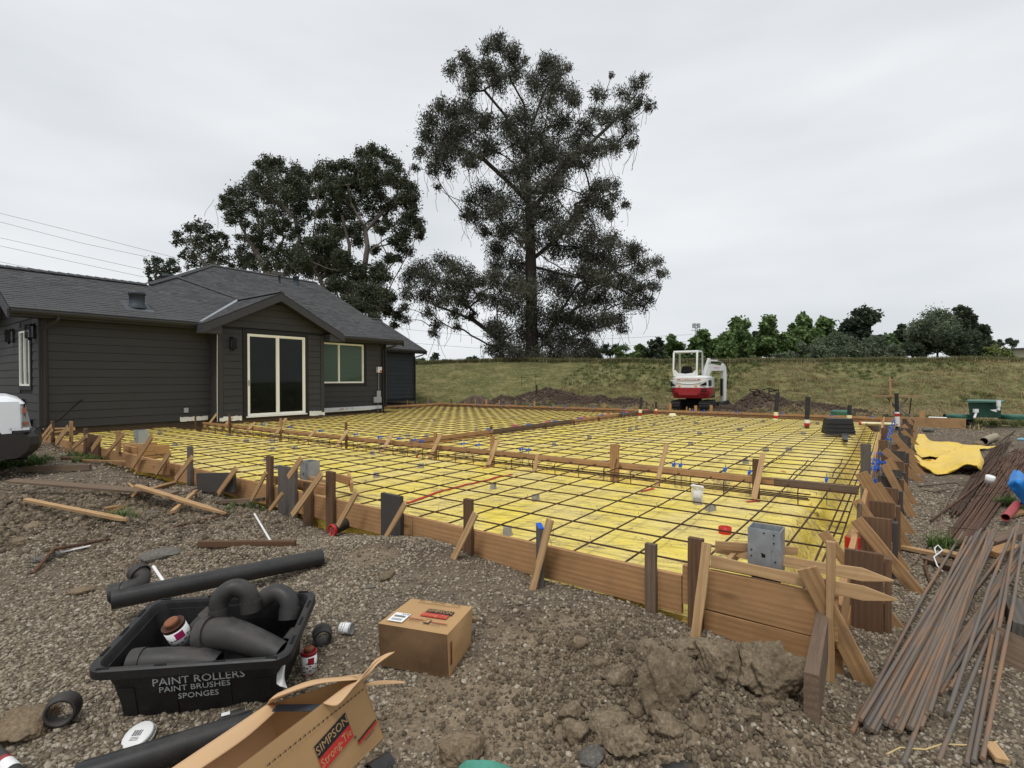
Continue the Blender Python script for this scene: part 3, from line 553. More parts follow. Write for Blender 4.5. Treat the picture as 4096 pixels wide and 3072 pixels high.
K = [((1288, 1894), (1174, 2053), 24), ((1428, 1968), (1358, 2093), 20), ((1622, 2013), (1545, 2147), 19), ((1903, 2053), (1818, 2227), 24), ((2201, 2078), (2134, 2346), 28), ((2828, 2172), (2780, 2567), 32),
     ((1206, 1834), (1160, 1900), 22), ((1130, 1973), (1085, 2033), 14), ((1065, 1889), (1010, 1993), 16), ((945, 1873), (878, 1968), 20), ((768, 1829), (706, 1913), 19), ((681, 1809), (627, 1888), 19), ((609, 1744), (532, 1863), 20), ((497, 1734), (428, 1814), 13), ((405, 1747), (370, 1796), 19), ((348, 1744), (293, 1789), 12), ((271, 1712), (226, 1769), 20), ((204, 1704), (169, 1749), 12), ((209, 1719), (186, 1752), 12)]
for i, (t_, b, w_) in enumerate(K):
    kick_front(ff, t_, b, w_, M_lath if i in (0, 1, 2, 3, 4, 5) else M_kick)
# wire round the kicker by the blue-topped stake
mb = MB(); c = onU(2190, 2130, UV(PG(2134, 2346))[0])
for k in range(3):
    mb.tube([c + np.array([.035*math.cos(t)*UA[0]*1.4, .035*math.cos(t)*UA[1]*1.4, .04*math.sin(t)*.3+.012*k]) + UB3 * .028*math.sin(t) for t in np.linspace(0, 6.28, 14)] if False else [c+np.array([UA[0]*.045*math.cos(t)+UB[0]*.05*math.sin(t), UA[1]*.045*math.cos(t)+UB[1]*.05*math.sin(t), .018*k-.02+.012*math.sin(t)]) for t in np.linspace(0, 6.28, 14)], .0014, 4, mi=0)
mb.tube([c, c+np.array([.03, -.02, -.09]), c+np.array([.055, -.02, -.15])], .0014, 4); build('tie_wire', mb, M_dark, ff)
# short boards nailed outside
def board_px(par, p0, p1, h, mat, z=None, t_=.038, name='form_board', label=None):
    a = PG(*p0); b = PG(*p1); return plank(name, a+[0, 0, h/2], b+[0, 0, h/2], h, t_, mat, par, label=label)
board_px(ff, (547, 1886), (674, 1899), .20, M_new); board_px(ff, (793, 1966), (940, 1968), .235, M_greyd, label='dark weathered board nailed outside the form')
# timber pier box
def sboard(par, u0, v0, u1, v1, zc, h, mat, t_=.038, name='form_board', label=None): return plank(name, W(u0, v0, zc), W(u1, v1, zc), h, t_, mat, par, label=label)
ub, vb = UV(P(545, 1855, .04)); pb = ff
for (a0, b0, a1, b1) in [(-.55, 0, 0, 0), (0, .02, 0, .5), (-.55, .02, -.55, .5)]:
    sboard(ff, ub+a0, vb+b0, ub+a1, vb+b1, .10, .25, M_new); sboard(ff, ub+a0, vb+b0, ub+a1, vb+b1, .275, .09, M_new)
# near right corner: laths over the post base, upright, long diagonal
cr = formwork('corner_bracing', 0, 0, 'cluster of laths, upright and long diagonal board at the near corner')
def lath(x0, y0, x1, y1, z, w_=.065, t_=.03, mat=M_lath, pt=.14): return plank('lath', P(x0, y0, z), P(x1, y1, z), w_, t_, mat, cr, wdir=(.25, .1, 1), point=pt, jit=.004)
lath(2862, 2192, 3575, 2322, .36); lath(2845, 2245, 3593, 2400, .36)
plank('lath', P(2905, 2262, .33), P(2960, 2200, .33), .06, .03, M_lath, cr); plank('lath', P(2862, 2180, .40), P(3190, 2205, .40), .05, .02, M_lath, cr)
b = PG(3321, 2721); u, v = UV(b); plank('upright_lath', b-[0, 0, .05], onV(3321, 2166, v), .036, .036, M_lath, cr, wdir=UAv, jit=.003)
b = PG(3478, 2738); u, v = UV(b); a = onV(3228, 2272, -.07); plank('diagonal_board', b-[0, 0, .03], Vector(a), .095, .02, M_kick, cr, wdir=Vector((UA[0], UA[1], .5)), label='long tan diagonal board crossing the upright')
a = PG(3245, 2890)+[.0, 0, .10]; b = P(3300, 2470, .12); plank('form_board', a, [b[0], b[1], a[2]+.03], .22, .038*1.5, M_oldbrown, cr, label='grey board on edge running out from the corner towards the clods')
a = onV(3315, 2130, .30)
# right side: form boards, upright plates and kickers
rf = formwork('side_formwork', 0, 8, 'long row of upright plates and kickers bracing the right edge form')
for i in range(5): plank('form_board', W(.02, .06+i*3.4, .123), W(.02, min(.06+(i+1)*3.4-.006, 16.9), .123), .235, .038, M_new, rf); plank('form_board', W(.025, .06+i*3.4, -.115), W(.025, .06+(i+1)*3.4-.01, -.115), .22, .038, M_new, rf)
PL = [(3378, 3535, 2204, 2218, M_brown), (3446, 3567, 2061, 2078, M_brown), (3474, 3580, 1997, 2013, M_brown), (3531, 3593, 1949, 1955, M_brown), (3510, 3598, 1903, 1909, M_greyd), (3530, 3608, 1875, 1881, M_greyd), (3573, 3618, 1843, 1847, M_brown),
      (3555, 3623, 1801, 1806, M_greyd), (3566, 3627, 1777, 1781, M_brown), (3588, 3633, 1741, 1743, M_greyd), (3593, 3643, 1712, 1714, M_greyd), (3605, 3644, 1694, 1695, M_brown), (3609, 3650, 1674, 1676, M_greyd)]
for i, (x0, x1, yt0, yt1, m) in enumerate(PL):
    zt = .345 if i else .35; r_ = P(x1, yt1, zt); u1, v1 = UV(r_); l_ = onV(x0, yt0, v1); u0 = max(UV(l_)[0], -.03); 
    zb = G(r_[0], r_[1]); g = plank('upright_plate', W((u0+u1)/2, v1, zb-.1), W((u0+u1)/2, v1, zt), u1-u0, .036, m, rf, wdir=UAv)
    # return board at the outer end of the plate
    plank('upright_plate', W(u1+.022, v1+.05, zb-.1), W(u1+.022, v1+.05, zt-.03), .09, .036, M_greyd if i % 2 else M_brown, rf, wdir=UBv)
def kick_side(top, bot, wpx, mat=M_kick, par=rf):
    g = PG(*bot); u, v = UV(g); a = onV(top[0], top[1], v); w_ = wpx*np.linalg.norm(g-CC)/F; d = (Vector(a)-Vector(g)).normalized()
    return plank('kicker', Vector(g)-d*.02, a, w_*.62, .022, mat, par, wdir=Vector((UA[0], UA[1], .6)))
for t_, b, w_ in [((3425, 2078), (3672, 2372), 58), ((3290, 2128), (3592, 2512), 52), ((3425, 2000), (3620, 2280), 46), ((3504, 1935), (3642, 2136), 45), ((3450, 1890), (3640, 2208), 44), ((3555, 1836), (3654, 2018), 34), ((3537, 1858), (3648, 2066), 36), ((3570, 1737), (3690, 1880), 30), ((3590, 1800), (3690, 1900), 28), ((3600, 1775), (3690, 1845), 24), ((3610, 1722), (3683, 1800), 22), ((3612, 1700), (3676, 1768), 20), ((3630, 1670), (3672, 1735), 16), ((3535, 1800), (3680, 1925), 34)]:
    kick_side(t_, b, w_)
for x0, x1, yt, yb, m, z in [(3430, 3445, 2015, 2200, M_oldbrown, 0), (3494, 3507, 1865, 1930, M_kick, 0), (3546, 3553, 1765, 1830, M_kick, 0), (3588, 3592, 1697, 1740, M_kick, 0)]:
    g = P(x0, yb, .0); u, v = UV(g); plank('stake', W(.02, v, -.1), onV((x0+x1)/2, yt, v), .036, .03, m, rf, wdir=UAv)
# uprights just inside the right form
for x0, x1, yt, yb, m in [(3448, 3478, 1776, 1945, M_grey), (3519, 3545, 1761, 1850, M_brown), (3527, 3547, 1712, 1760, M_brown)]:
    g = P((x0+x1)/2, yb, .10); u, v = UV(g); a = onV((x0+x1)/2, yt, v); plank('stake', g-[0, 0, .2], [g[0], g[1], a[2]], (x1-x0)*np.linalg.norm(g-CC)/F*.95, .06, m, rf, wdir=UAv)
# anchor bolts with plastic holders
def bolt(par, x, y, along, mat=None, z=ZT, ln=.30, hook=True, s=1):
    q = P(x, y, z+.02); d = Vector((along[0], along[1], 0)); n = Vector((-d.y, d.x, 0)); mb = MB(); q = Vector(q)
    mb.tube([q+Vector((0, 0, .07)), q+Vector((0, 0, -ln*.8)), q+Vector((0, 0, -ln))]+([q+Vector((0, 0, -ln-.01))+d*.04] if hook else []), .007, 6)
    b = build('anchor_bolt', mb, M_steel, par); mb = MB(); M = Matrix.Identity(4)
    for i in range(3): M[i][0] = d[i]; M[i][1] = n[i]; M[i][2] = (0, 0, 1)[i]; M[i][3] = q[i]
    mb.box(-.012*s, .012*s, -.06*s, .06*s, -.002, .010, 0, M); mb.box(-.010, .010, -.075*s, -.045*s, -.02, .025, 0, M); mb.lathe([(.012, -.012), (.014, .012), (.009, .03)], 8, M)
    build('bolt_holder', mb, mat or M_blue, b); return b
# middle screed board
mf = formwork('middle_formwork', -8, 3.75, 'thin screed board on stakes crossing the middle of the slab')
cuts = [-16.1, -12.4, -8.1, -4.3, -.9, -.05]
for i in range(len(cuts)-1): plank('screed_board', W(cuts[i], 3.75, ZT-.045), W(cuts[i+1]-.004, 3.75, ZT-.045), .09, .038, M_brown if i in (9,) else (M_new if i < 4 else M_oldbrown), mf)
for x0, x1, yt, yb, m in [(914, 924, 1656, 1733, M_brown), (1119, 1128, 1673, 1755, M_kick), (1380, 1390, 1689, 1796, M_brown), (1734, 1749, 1728, 1835, M_new), (1960, 1980, 1745, 1879, M_new), (2440, 2478, 1777, 1939, M_new), (3012, 3037, 1836, 2008, M_brown), (779, 785, 1665, 1710, M_brown)]:
    g = onV((x0+x1)/2, yb, 3.69); a = onV((x0+x1)/2, yt, 3.69); plank('stake', g-[0, 0, .15], [g[0], g[1], a[2]], (x1-x0)*np.linalg.norm(g-CC)/F*.9, .038, m, mf, wdir=UAv)
for t_, b, w_ in [((797, 1648), (754, 1700), 13), ((868, 1654), (824, 1711), 9), ((927, 1670), (887, 1719), 13), ((1020, 1689), (979, 1735), 9), ((1144, 1673), (1096, 1749), 14), ((1261, 1721), (1218, 1770), 10), ((1391, 1721), (1345, 1787), 14), ((1570, 1735), (1530, 1803), 14), ((1762, 1738), (1722, 1825), 16), ((1990, 1762), (1951, 1869), 17), ((2150, 1817), (2137, 1892), 15), ((2667, 1777), (2624, 1951), 15), ((3052, 1814), (3014, 2006), 17)]:
    kick_front(mf, t_, b, w_, M_lath, zb=.08)
g = P(3448, 1950, .0); a = P(3441, 1895, .30); kick_side((3440, 1892), (3545, 2075), 50, M_kick, mf)
for x, y in [(1057, 1697), (1164, 1708), (1288, 1724), (1429, 1738), (1524, 1749), (1600, 1754), (1660, 1760), (1690, 1765), (1856, 1775), (1916, 1780), (2090, 1797), (2115, 1799), (2699, 1858), (2725, 1861), (2903, 1878), (3000, 1890), (3307, 1918)]: bolt(mf, x, y, UA, s=1.1)
# bent bar hooks standing in the trench under the screed board
hk = []
for k in range(38):
    u = -15.8+k*.41; mb = MB(); q = Vector(W(u, 3.62, .17)); mb.tube([q+UBv*.25, q, q+Vector((0, 0, -.02))-UBv*.03, q+Vector((0, 0, -.24-.05*random.random()))-UBv*.01], .0065, 5); hk.append(mb)
# diagonal bulkhead running back
df = formwork('diagonal_formwork', -7.5, 10, 'raised bulkhead board with pink flagging running back to the far form')
cuts = [3.95, 6.6, 10.4, 13.6, 16.85]
for i in range(4): plank('bulkhead_board', W(-7.5, cuts[i], ZT-.05), W(-7.5, cuts[i+1]-.004, ZT-.05), .14, .038, M_new if i in (0, 2) else M_oldbrown, df)
for i, x in enumerate((2184, 2296, 2396, 2485, 2575)):
    g = onU(x, (1880, 1868, 1752, 1722, 1700)[i] if i > 1 else (1775, 1752)[i], -7.46); v = UV(g)[1]; plank('stake', W(-7.46, v, -.05), W(-7.46, v, ZT-.02), .06, .038, M_brown, df, wdir=UBv)
g = UV(onU(1965, 1725, -7.54)); plank('stake', W(-7.54, g[1], -.05), W(-7.54, g[1], .33), .07, .038, M_brown, df, wdir=UBv)
for x, y in [(1950, 1719), (2110, 1699), (2217, 1686), (2316, 1674), (2403, 1662), (2493, 1652), (2560, 1645)]: bolt(df, x, y, UB, ln=.34, hook=False, s=1.2)
for x, y in [(2060, 1704), (2192, 1688), (2331, 1670), (2430, 1657), (2508, 1649), (2585, 1640), (2625, 1636)]:
    q = Vector(P(x, y, ZT+.02)); mb = MB(); mb.box(-.13, .13, -.02, .02, -.01, .018, 0, Matrix.Translation(q) @ Matrix.Rotation(rad(90)-TH, 4, 'Z')); mb.tube([q, q-Vector((0, 0, .33))], .005, 5); build('pink_flag', mb, M_pink, df)
# far and left-far forms
bf = formwork('far_formwork', -9, 16.85, 'low timber form closing the far side of the slab')
cuts = [-19.0, -15.6, -12.0, -8.9, -5.6, -2.2, .3]
for i in range(6): plank('form_board', W(cuts[i], 16.85, ZT-.117), W(cuts[i+1]-.006, 16.85, ZT-.117), .235, .038, M_new, bf)
plank('form_board', W(.31, 16.82, ZT-.12), W(1.95, 16.82, ZT-.12), .30, .038, M_kick, bf, label='wide form board running past the right corner')
for a, b in ((12.9, 15.0), (15.01, 16.84)): plank('form_board', W(-19.02, a, ZT-.09), W(-19.02, b, ZT-.09), .18, .038, M_new, bf)
for x, yt, w_, m in [(1630, 1600, .05, M_kick), (1712, 1587, .09, M_kick), (1768, 1590, .05, M_kick), (1805, 1597, .10, M_brown), (1860, 1606, .07, M_kick), (1902, 1596, .05, M_kick), (1945, 1597, .12, M_new), (1997, 1601, .05, M_kick), (2062, 1602, .07, M_kick), (2072, 1603, .12, M_grey), (2138, 1605, .09, M_new), (2190, 1612, .12, M_grey), (2419, 1614, .09, M_new), (2497, 1622, .12, M_brown), (2547, 1622, .06, M_new), (2681, 1614, .10, M_new), (2747, 1627, .05, M_new), (2760, 1633, .07, M_new), (2783, 1622, .10, M_new), (2845, 1620, .10, M_new), (3020, 1636, .12, M_oldbrown), (3120, 1642, .12, M_oldbrown), (3195, 1646, .04, M_kick), (3413, 1640, .14, M_brown), (3470, 1657, .12, M_brown), (3545, 1657, .12, M_greyd), (3688, 1645, .12, M_new)]:
    a = onV(x, yt, 16.9); plank('stake', [a[0], a[1], -.1], a, w_, .03, m, bf, wdir=UAv+Vector((0, 0, random.uniform(-.2, .2))))
for x, y in [(1722, 1608), (1830, 1612), (1912, 1615), (2008, 1619), (2125, 1624), (2212, 1627), (2262, 1630), (2372, 1632), (2498, 1634), (2770, 1643), (2816, 1646), (2950, 1650), (3128, 1655), (3332, 1663), (3490, 1667)]: bolt(bf, x, y, -UB, s=1.1, ln=.1, hook=False)
# right edge bolts crowding the form
for i, (x, y) in enumerate([(3448, 1925), (3480, 1922), (3470, 1812), (3496, 1840), (3492, 1855), (3484, 1878), (3520, 1815), (3560, 1710), (3567, 1700), (3570, 1690), (3575, 1682), (3552, 1745), (3550, 1758), (3558, 1735), (3556, 1725), (3563, 1717), (3582, 1675), (3500, 1870), (3522, 1850)]): bolt(rf, x, y, UB, s=.8, hook=False, ln=.2)
# ------------------------------------------------------------------ reinforcing mat
mat_ = thing('rebar_mat', W(-8, 8, .17), 'grid of dark rusty reinforcing bars tied over the yellow membrane', 'rebar mat')
def sagz(u, v): return .172 + .010*float(fbm(np.array([u*.8]), np.array([v*.8]), 2, 91)[0])
nb = 0
def bar(p, q, n, r=.0074, dz=0, name='rebar', bend=0):
    global nb
    mb = MB(); ph = random.random()*9; pts = []
    for i in range(n+1):
        t = i/n; u = p[0]+(q[0]-p[0])*t; v = p[1]+(q[1]-p[1])*t; j = .012*math.sin(ph+t*9)+bend*math.sin(t*math.pi)
        if abs(p[0]-q[0]) > abs(p[1]-q[1]): v += j
        else: u += j
        pts.append(W(u, v, sagz(u, v)+dz))
    mb.tube(pts, r, 6); nb += 1; return build(name, mb, M_bar, mat_)
def ulim(v): return -16.75 if v < 4.25 else (-16.3 if v < 8.9 else (-17.45 if v < 12.2 else -18.9))
for k in range(36):
    v = .43+.462*k + random.uniform(-.015, .015)
    if v < 16.7: bar((ulim(v), v), (-.07, v+random.uniform(-.01, .01)), 40)
for k in range(46):
    u = -.40-.412*k + random.uniform(-.015, .015)
    v0 = .06 if u > -16.3 else 12.35
    if u > -18.8: bar((u, v0), (u, 16.75), 36, dz=.013, bend=(.10 if k < 2 else 0))
# doubled laps and trench bars
for u in (-.40, -.82, -1.23, -1.64, -2.05): bar((u+.022, 3.9+random.random()), (u+.026, 5.6+random.random()), 6, dz=.02)
for dv, dz in ((3.42, -.05), (3.50, -.09), (3.56, -.05), (16.45, -.02), (16.6, 0), (16.55, -.08), (16.3, 0)): bar((-16.2 if dv < 4 else -18.9, dv), (-.5, dv+random.uniform(-.08, .08)), 24, dz=dz)
for du, dz in ((-.14, -.03), (-.20, -.08), (-.10, -.12)): bar((du, .2), (du+.03, 16.4), 30, dz=dz)
for v in (12.6, 13, 13.4, 14): bar((-18.8, v), (-17.6, v), 4)
for mb in hk: build('rebar_hook', mb, M_bar, mat_)
for k in range(18):                                            # bars crowding beside the house wall
    v = .6+k*.5; u = ulim(v)+.15+.1*random.random()
    if v < 8.6: bar((u, v), (u, v+.9), 2, dz=.02)
mb = MB(); mb.tube([P(2478, 1782, .45), P(2462, 1860, .25), P(2452, 1925, .12)], .0075, 6); build('rebar_hook', mb, M_bar, mat_)
# tie wires on crossings near the camera
mb = MB()
for k in range(14):
    for j in range(9):
        u = -.40-.412*k; v = .43+.462*j
        if random.random() < .6:
            q = Vector(W(u, v, sagz(u, v)+.02)); mb.tube([q, q+Vector((random.uniform(-.015, .015), random.uniform(-.015, .015), .03))], .0016, 4)
o = build('tie_wire', mb, M_bar, mat_); o['kind'] = 'stuff'
# concrete dobies
dm = MB(); dm.hexa([(-.042, -.042, 0), (.042, -.042, 0), (.042, .042, 0), (-.042, .042, 0)], [(-.034, -.034, .072), (.034, -.034, .072), (.034, .034, .072), (-.034, .034, .072)])
dme = None
DB = [(1090, 1762), (1090, 1794), (1181, 1792), (1065, 1836), (1107, 1869), (1490, 1810), (1684, 1861), (1505, 1901), (1973, 1941), (2216, 1774), (2358, 1747), (2520, 1717), (2798, 1732), (2783, 1692), (2763, 1774), (2957, 1717), (3064, 1797), (2982, 1844), (2143, 1990), (2842, 2028), (2790, 2005), (3155, 1794), (2983, 1844), (3213, 1732), (3270, 1692), (2786, 1692), (2730, 1676), (3053, 1683), (2520, 1718), (2616, 1696), (1903, 1718), (1630, 1743), (1706, 1743), (1735, 1678), (2960, 1718), (912, 1738), (980, 1735), (985, 1762), (640, 1730), (560, 1795), (700, 1775), (1200, 1850), (2030, 2120), (2420, 1850), (2545, 1712)]
for x, y in DB:
    q = P(x, y, .14); u, v = UV(q)
    if dme is None: o = build('concrete_block', (lambda m: (setattr(m, 'v', [tuple(Vector(a)+Vector((q[0], q[1], mz(u, v)-.004))) for a in dm.v]), m)[1])(type('X', (), dict(f=dm.f, m=dm.m, sm=dm.sm))()), M_conc); dme = o
    else: o = dme.copy(); place(o, Matrix.Translation(Vector((q[0], q[1], mz(u, v)-.004))) @ Matrix.Rotation(random.uniform(-.6, .6), 4, 'Z'))
    zn = 0 if v < 3.6 else (1 if u < -7.5 else 2)
    tag(o, ('small grey concrete spacer block between the front form and the screed board', 'small grey concrete spacer block in the far left bay beside the house', 'small grey concrete spacer block in the far right bay under the grid')[zn], 'spacer block', ('spacer blocks in the front bay', 'spacer blocks in the left bay', 'spacer blocks in the right bay')[zn])
# ------------------------------------------------------------------ the dark house
HO = W(-17.5, 5, .24)
hs = thing('house', HO, 'charcoal lap-sided single storey house with grey shingle roof beside the slab', 'house')
EX = .216; ZB = .262; LAP = {}
def siding_wall(axis_, c, a0, a1, z0, z1, mat=M_sid, holes=(), top=None, out=1):
    """lap boards on the plane u=c (axis 'u', running along v) or v=c (axis 'v', running along u); out = outward sign"""
    k = 0; z = z0
    while z < z1-.02:
        zt = min(z+EX-.009, z1); spans = [(a0, a1)]  # gap lets the black core stand in for the shadow under each lap
        if top is not None:
            s = top(z+EX*.5)
            if s is None: break
            spans = [(max(a0, s[0]), min(a1, s[1]))]
        for h0, h1, hz0, hz1 in holes:
            if zt > hz0+.03 and z < hz1-.03:
                ns_ = []
                for p, q in spans:
                    if h0 > p: ns_.append((p, min(q, h0)))
                    if h1 < q: ns_.append((max(p, h1), q))
                spans = ns_
        for p, q in spans:
            if q-p < .03: continue
            mb = MB(); e0, e1 = .016*out, .004*out                   # butt edge proud of the board above
            if axis_ == 'u': a, b = [W(c+x, y, zz) for x, y, zz in ((0, p, z), (e0, p, z), (e0, q, z), (0, q, z))], [W(c+x, y, zz) for x, y, zz in ((0, p, zt), (e1, p, zt), (e1, q, zt), (0, q, zt))]
            else: a, b = [W(x, c+y, zz) for x, y, zz in ((p, 0, z), (p, e0, z), (q, e0, z), (q, 0, z))], [W(x, c+y, zz) for x, y, zz in ((p, 0, zt), (p, e1, zt), (q, e1, zt), (q, 0, zt))]
            mb.hexa(a, b); build('siding_board', mb, mat, hs)
        z += EX
def hb(name, u0, u1, v0, v1, z0, z1, mat, par=None, **t):
    mb = MB(); mb.sbox(u0, u1, v0, v1, z0, z1); return build(name, mb, mat, par or hs, **t)
# wall cores (sheathing behind the boards; its black in the gaps is painted lap shadow)
hb('wall', -21.5, -16.862, .31, 4.38, .255, 3.07, M_trim); hb('wall', -17.6, -16.412, 4.31, 7.97, .29, 3.10, M_trim)
hb('wall', -29.5, -17.62, 4.4, 11.7, .25, 3.12, M_trim); hb('wall', -30, -22.32, 11.72, 17.95, .25, 3.1, M_trim)
hb('foundation', -21.4, -16.90, .36, 4.34, -.6, .25, M_found); hb('foundation', -17.6, -16.45, 4.36, 7.92, -.6, .285, M_found); hb('foundation', -29, -17.66, 8.0, 11.66, -.6, .245, M_found); hb('foundation', -29.5, -22.5, 11.8, 17.8, -.6, .12, M_found)
siding_wall('u', -16.85, .45, 4.29, ZB, 3.05)
siding_wall('u', -16.40, 4.46, 7.84, .33, 3.05, holes=[(5.06, 7.35, .2, 3.09)])
siding_wall('u', -17.60, 8.12, 11.58, .36, 3.02, holes=[(8.0, 10.80, 1.22, 3.1)])
siding_wall('u', -22.30, 12.3, 17.80, .42, 2.98, M_sid2)
siding_wall('v', .30, -21.4, -16.98, ZB, 3.05, holes=[(-18.85, -17.55, 1.2, 3.02)], out=-1)
# gable triangles
siding_wall('u', -16.40, 3.9, 8.4, .33+EX*13, 4.2, top=lambda z: (6.14-(4.18-z)*2, 6.14+(4.18-z)*2) if z < 4.1 else None)
mb = MB(); mb.prism([W(-16.43, 3.95, 3.09), W(-16.43, 8.33, 3.09), W(-16.43, 6.14, 4.17)], Vector(W(-.2, 0))-Vector(W(0, 0))); build('gable_wall', mb, M_trim, hs)
siding_wall('v', .30, -21.6, -16.9, ZB+EX*13, 4.4, out=-1, top=lambda z: (-19.1-(4.3-z)*2, -19.1+(4.3-z)*2) if z < 4.2 else None)
mb = MB(); mb.prism([W(-21.5, .33, 3.06), W(-16.88, .33, 3.06), W(-19.1, .33, 4.2)], Vector(W(0, .15))-Vector(W(0, 0))); build('gable_wall', mb, M_trim, hs)
# corner boards
def cb(u0, u1, v0, v1, z0, z1, m=M_sid): hb('corner_board', u0, u1, v0, v1, z0, z1, m)
cb(-16.86, -16.825, .315, .44, .24, 3.06); cb(-16.96, -16.862, .272, .312, .24, 3.06); cb(-16.41, -16.375, 4.30, 4.45, .31, 3.1); cb(-16.85, -16.42, 4.272, 4.305, .31, 3.0); cb(-16.41, -16.375, 7.85, 7.98, .31, 3.05); cb(-17.61, -17.575, 11.59, 11.71, .33, 3.06); cb(-22.31, -22.275, 17.81, 17.95, .40, 3.0); cb(-17.58, -17.42, 11.70, 11.73, .3, 3.0)
# white wrap showing below the boards
for u, v0, v1, z0, z1 in [(-16.835, 3.42, 4.2, .24, .37), (-16.39, 4.34, 5.02, .20, .34), (-16.39, 7.38, 8.0, .20, .36), (-17.585, 8.1, 11.6, .22, .37)]:
    mb = MB(); n = 14; vs = []
    for i in range(n+1):
        v = v0+(v1-v0)*i/n
        for z in (z0, (z0+z1)/2, z1): vs.append(W(u+.01+random.uniform(-.006, .012), v, z+random.uniform(-.012, .012)*(z < z1 or u > -17)))
    mb.add(vs, [(3*i+j, 3*i+3+j, 3*i+4+j, 3*i+1+j) for i in range(n) for j in (0, 1)], smooth=True); build('house_wrap', mb, M_wrap, hs)
hb('sill_strip', -17.60, -17.56, 8.1, 11.0, .20, .222, M_tapew)
for t_, v, m in [('dUP', 9.55, M_inkr), ('T', 9.80, M_ink), ('T', 10.05, M_ink)]:
    M = Matrix.Identity(4); X_ = UBv; Z_ = UAv; Y_ = Vector((0, 0, 1))
    for i in range(3): M[i][0], M[i][1], M[i][2], M[i][3] = X_[i], Y_[i], Z_[i], W(-17.55, v, .30)[i]
    text(t_, .11, m, hs, M @ (Matrix.Rotation(math.pi if m is M_inkr else 0, 4, 'Z')))
# ---------------------------------------------------------------- roof planes: real shingle courses
def roofplane(poly, ue, ze, m, name, indiv=0, axis_='u', sgn=1, deck=True):
    """poly in (u,v); plane z = ze + m*(ue-u) (axis u) or z = ze + m*sgn*(v-ve) (axis v)"""
    zz = (lambda u, v: ze+m*(ue-u)) if axis_ == 'u' else (lambda u, v: ze+m*sgn*(v-ue))
    if deck:
        mb = MB(); mb.prism([W(u, v, zz(u, v)) for u, v in poly], (0, 0, -.05)); build('roof_deck', mb, M_trim, hs)
    s = [(ue-u) if axis_ == 'u' else sgn*(v-ue) for u, v in poly]; a = [v if axis_ == 'u' else u for u, v in poly]
    e = .135/math.sqrt(1+m*m)*1.0; rows = int((max(s)-min(s))/e)+1; out = []
    for r in range(rows):
        q = min(s)+(r+.5)*e; xs = []
        for i in range(len(poly)):
            j = (i+1) % len(poly)
            if (s[i]-q)*(s[j]-q) < 0: xs.append(a[i]+(a[j]-a[i])*(q-s[i])/(s[j]-s[i]))
        if len(xs) < 2: continue
        x = min(xs); x1 = max(xs); ph = random.random()*.2
        first = True
        while x < x1-.02:
            w_ = random.choice((.16, .24, .30, .20)) if not first else .1+ph; first = False; w_ = min(w_, x1-x); out.append((x, w_, q)); x += w_
    mb = MB(); n = 0
    for x, w_, q in out:
        lift = random.choice((.016, .018, .024)); s0 = q-e*.5-.004; s1 = q+e*.5+.05
        def pt(a_, s_, h):
            u, v = (ue-s_, a_) if axis_ == 'u' else (a_, ue+sgn*s_)
            return W(u, v, ze+m*s_+h)
        b = [pt(x+.002, s0, .002), pt(x+w_-.002, s0, .002), pt(x+w_-.002, s1, .001), pt(x+.002, s1, .001)]; t = [pt(x+.002, s0, lift+.004), pt(x+w_-.002, s0, lift+.004), pt(x+w_-.002, s1, .003), pt(x+.002, s1, .003)]
        if n < indiv: o_ = MB(); o_.hexa(b, t); build('shingle', o_, M_shin, hs)
        else: mb.hexa(b, t)
        n += 1
    if mb.v: o_ = build(name, mb, M_shin, hs); o_['kind'] = 'stuff'
m_ = .5; ZE = 3.19; VL = -.32
roofplane([(-16.45, VL), (-16.45, 3.86), (-18.80, 6.14), (-20.36, 4.66), (-19.10, 3.4), (-19.10, VL)], -16.45, ZE, m_, 'roof_shingles', 300)
roofplane([(-17.1, 8.3), (-17.1, 12.42), (-23.6, 12.42), (-23.6, 7.3), (-20.5, 4.2), (-18.9, 6.1)], -17.1, ZE-.005, m_, 'roof_shingles')
roofplane([(-21.9, 12.43), (-21.9, 18.5), (-26.1, 18.5), (-26.1, 14.9), (-24, 12.43)], -21.9, ZE, m_, 'roof_shingles')
roofplane([(-16.0, 3.76), (-16.0, 6.14), (-18.8, 6.14), (-16.42, 3.76)], 3.76, 3.14, m_, 'roof_shingles', axis_='v')
roofplane([(-16.0, 8.54), (-16.0, 6.14), (-18.8, 6.14), (-16.9, 8.54)], 8.54, 3.14, m_, 'roof_shingles', axis_='v', sgn=-1)
def slope(pts, mat=M_shin, name='roof_slope'):
    mb = MB(); mb.prism([W(*q) for q in pts], (0, 0, -.05)); build(name, mb, mat, hs)
slope([(-19.1, VL, 4.51), (-19.1, 3.4, 4.51), (-21.8, 3.4, 3.15), (-21.8, VL, 3.15)]); slope([(-23.6, 7.3, 6.43), (-23.6, 12.42, 6.43), (-30.1, 12.42, 3.18), (-30.1, 4.0, 3.18), (-26.9, 4.0, 3.3)]); slope([(-23.6, 7.3, 6.43), (-20.3, 4.0, 4.79), (-19.7, 3.4, 4.5), (-26.9, 3.9, 3.3)]); slope([(-20.36, 4.66, 5.14), (-18.80, 6.14, 4.36), (-19.4, 6.6, 4.3), (-20.9, 5.1, 5.0)])
slope([(-26.1, 14.9, 5.29), (-26.1, 18.5, 5.29), (-30.2, 18.5, 3.2), (-30.2, 12.43, 3.2), (-28, 12.43, 4.3)])
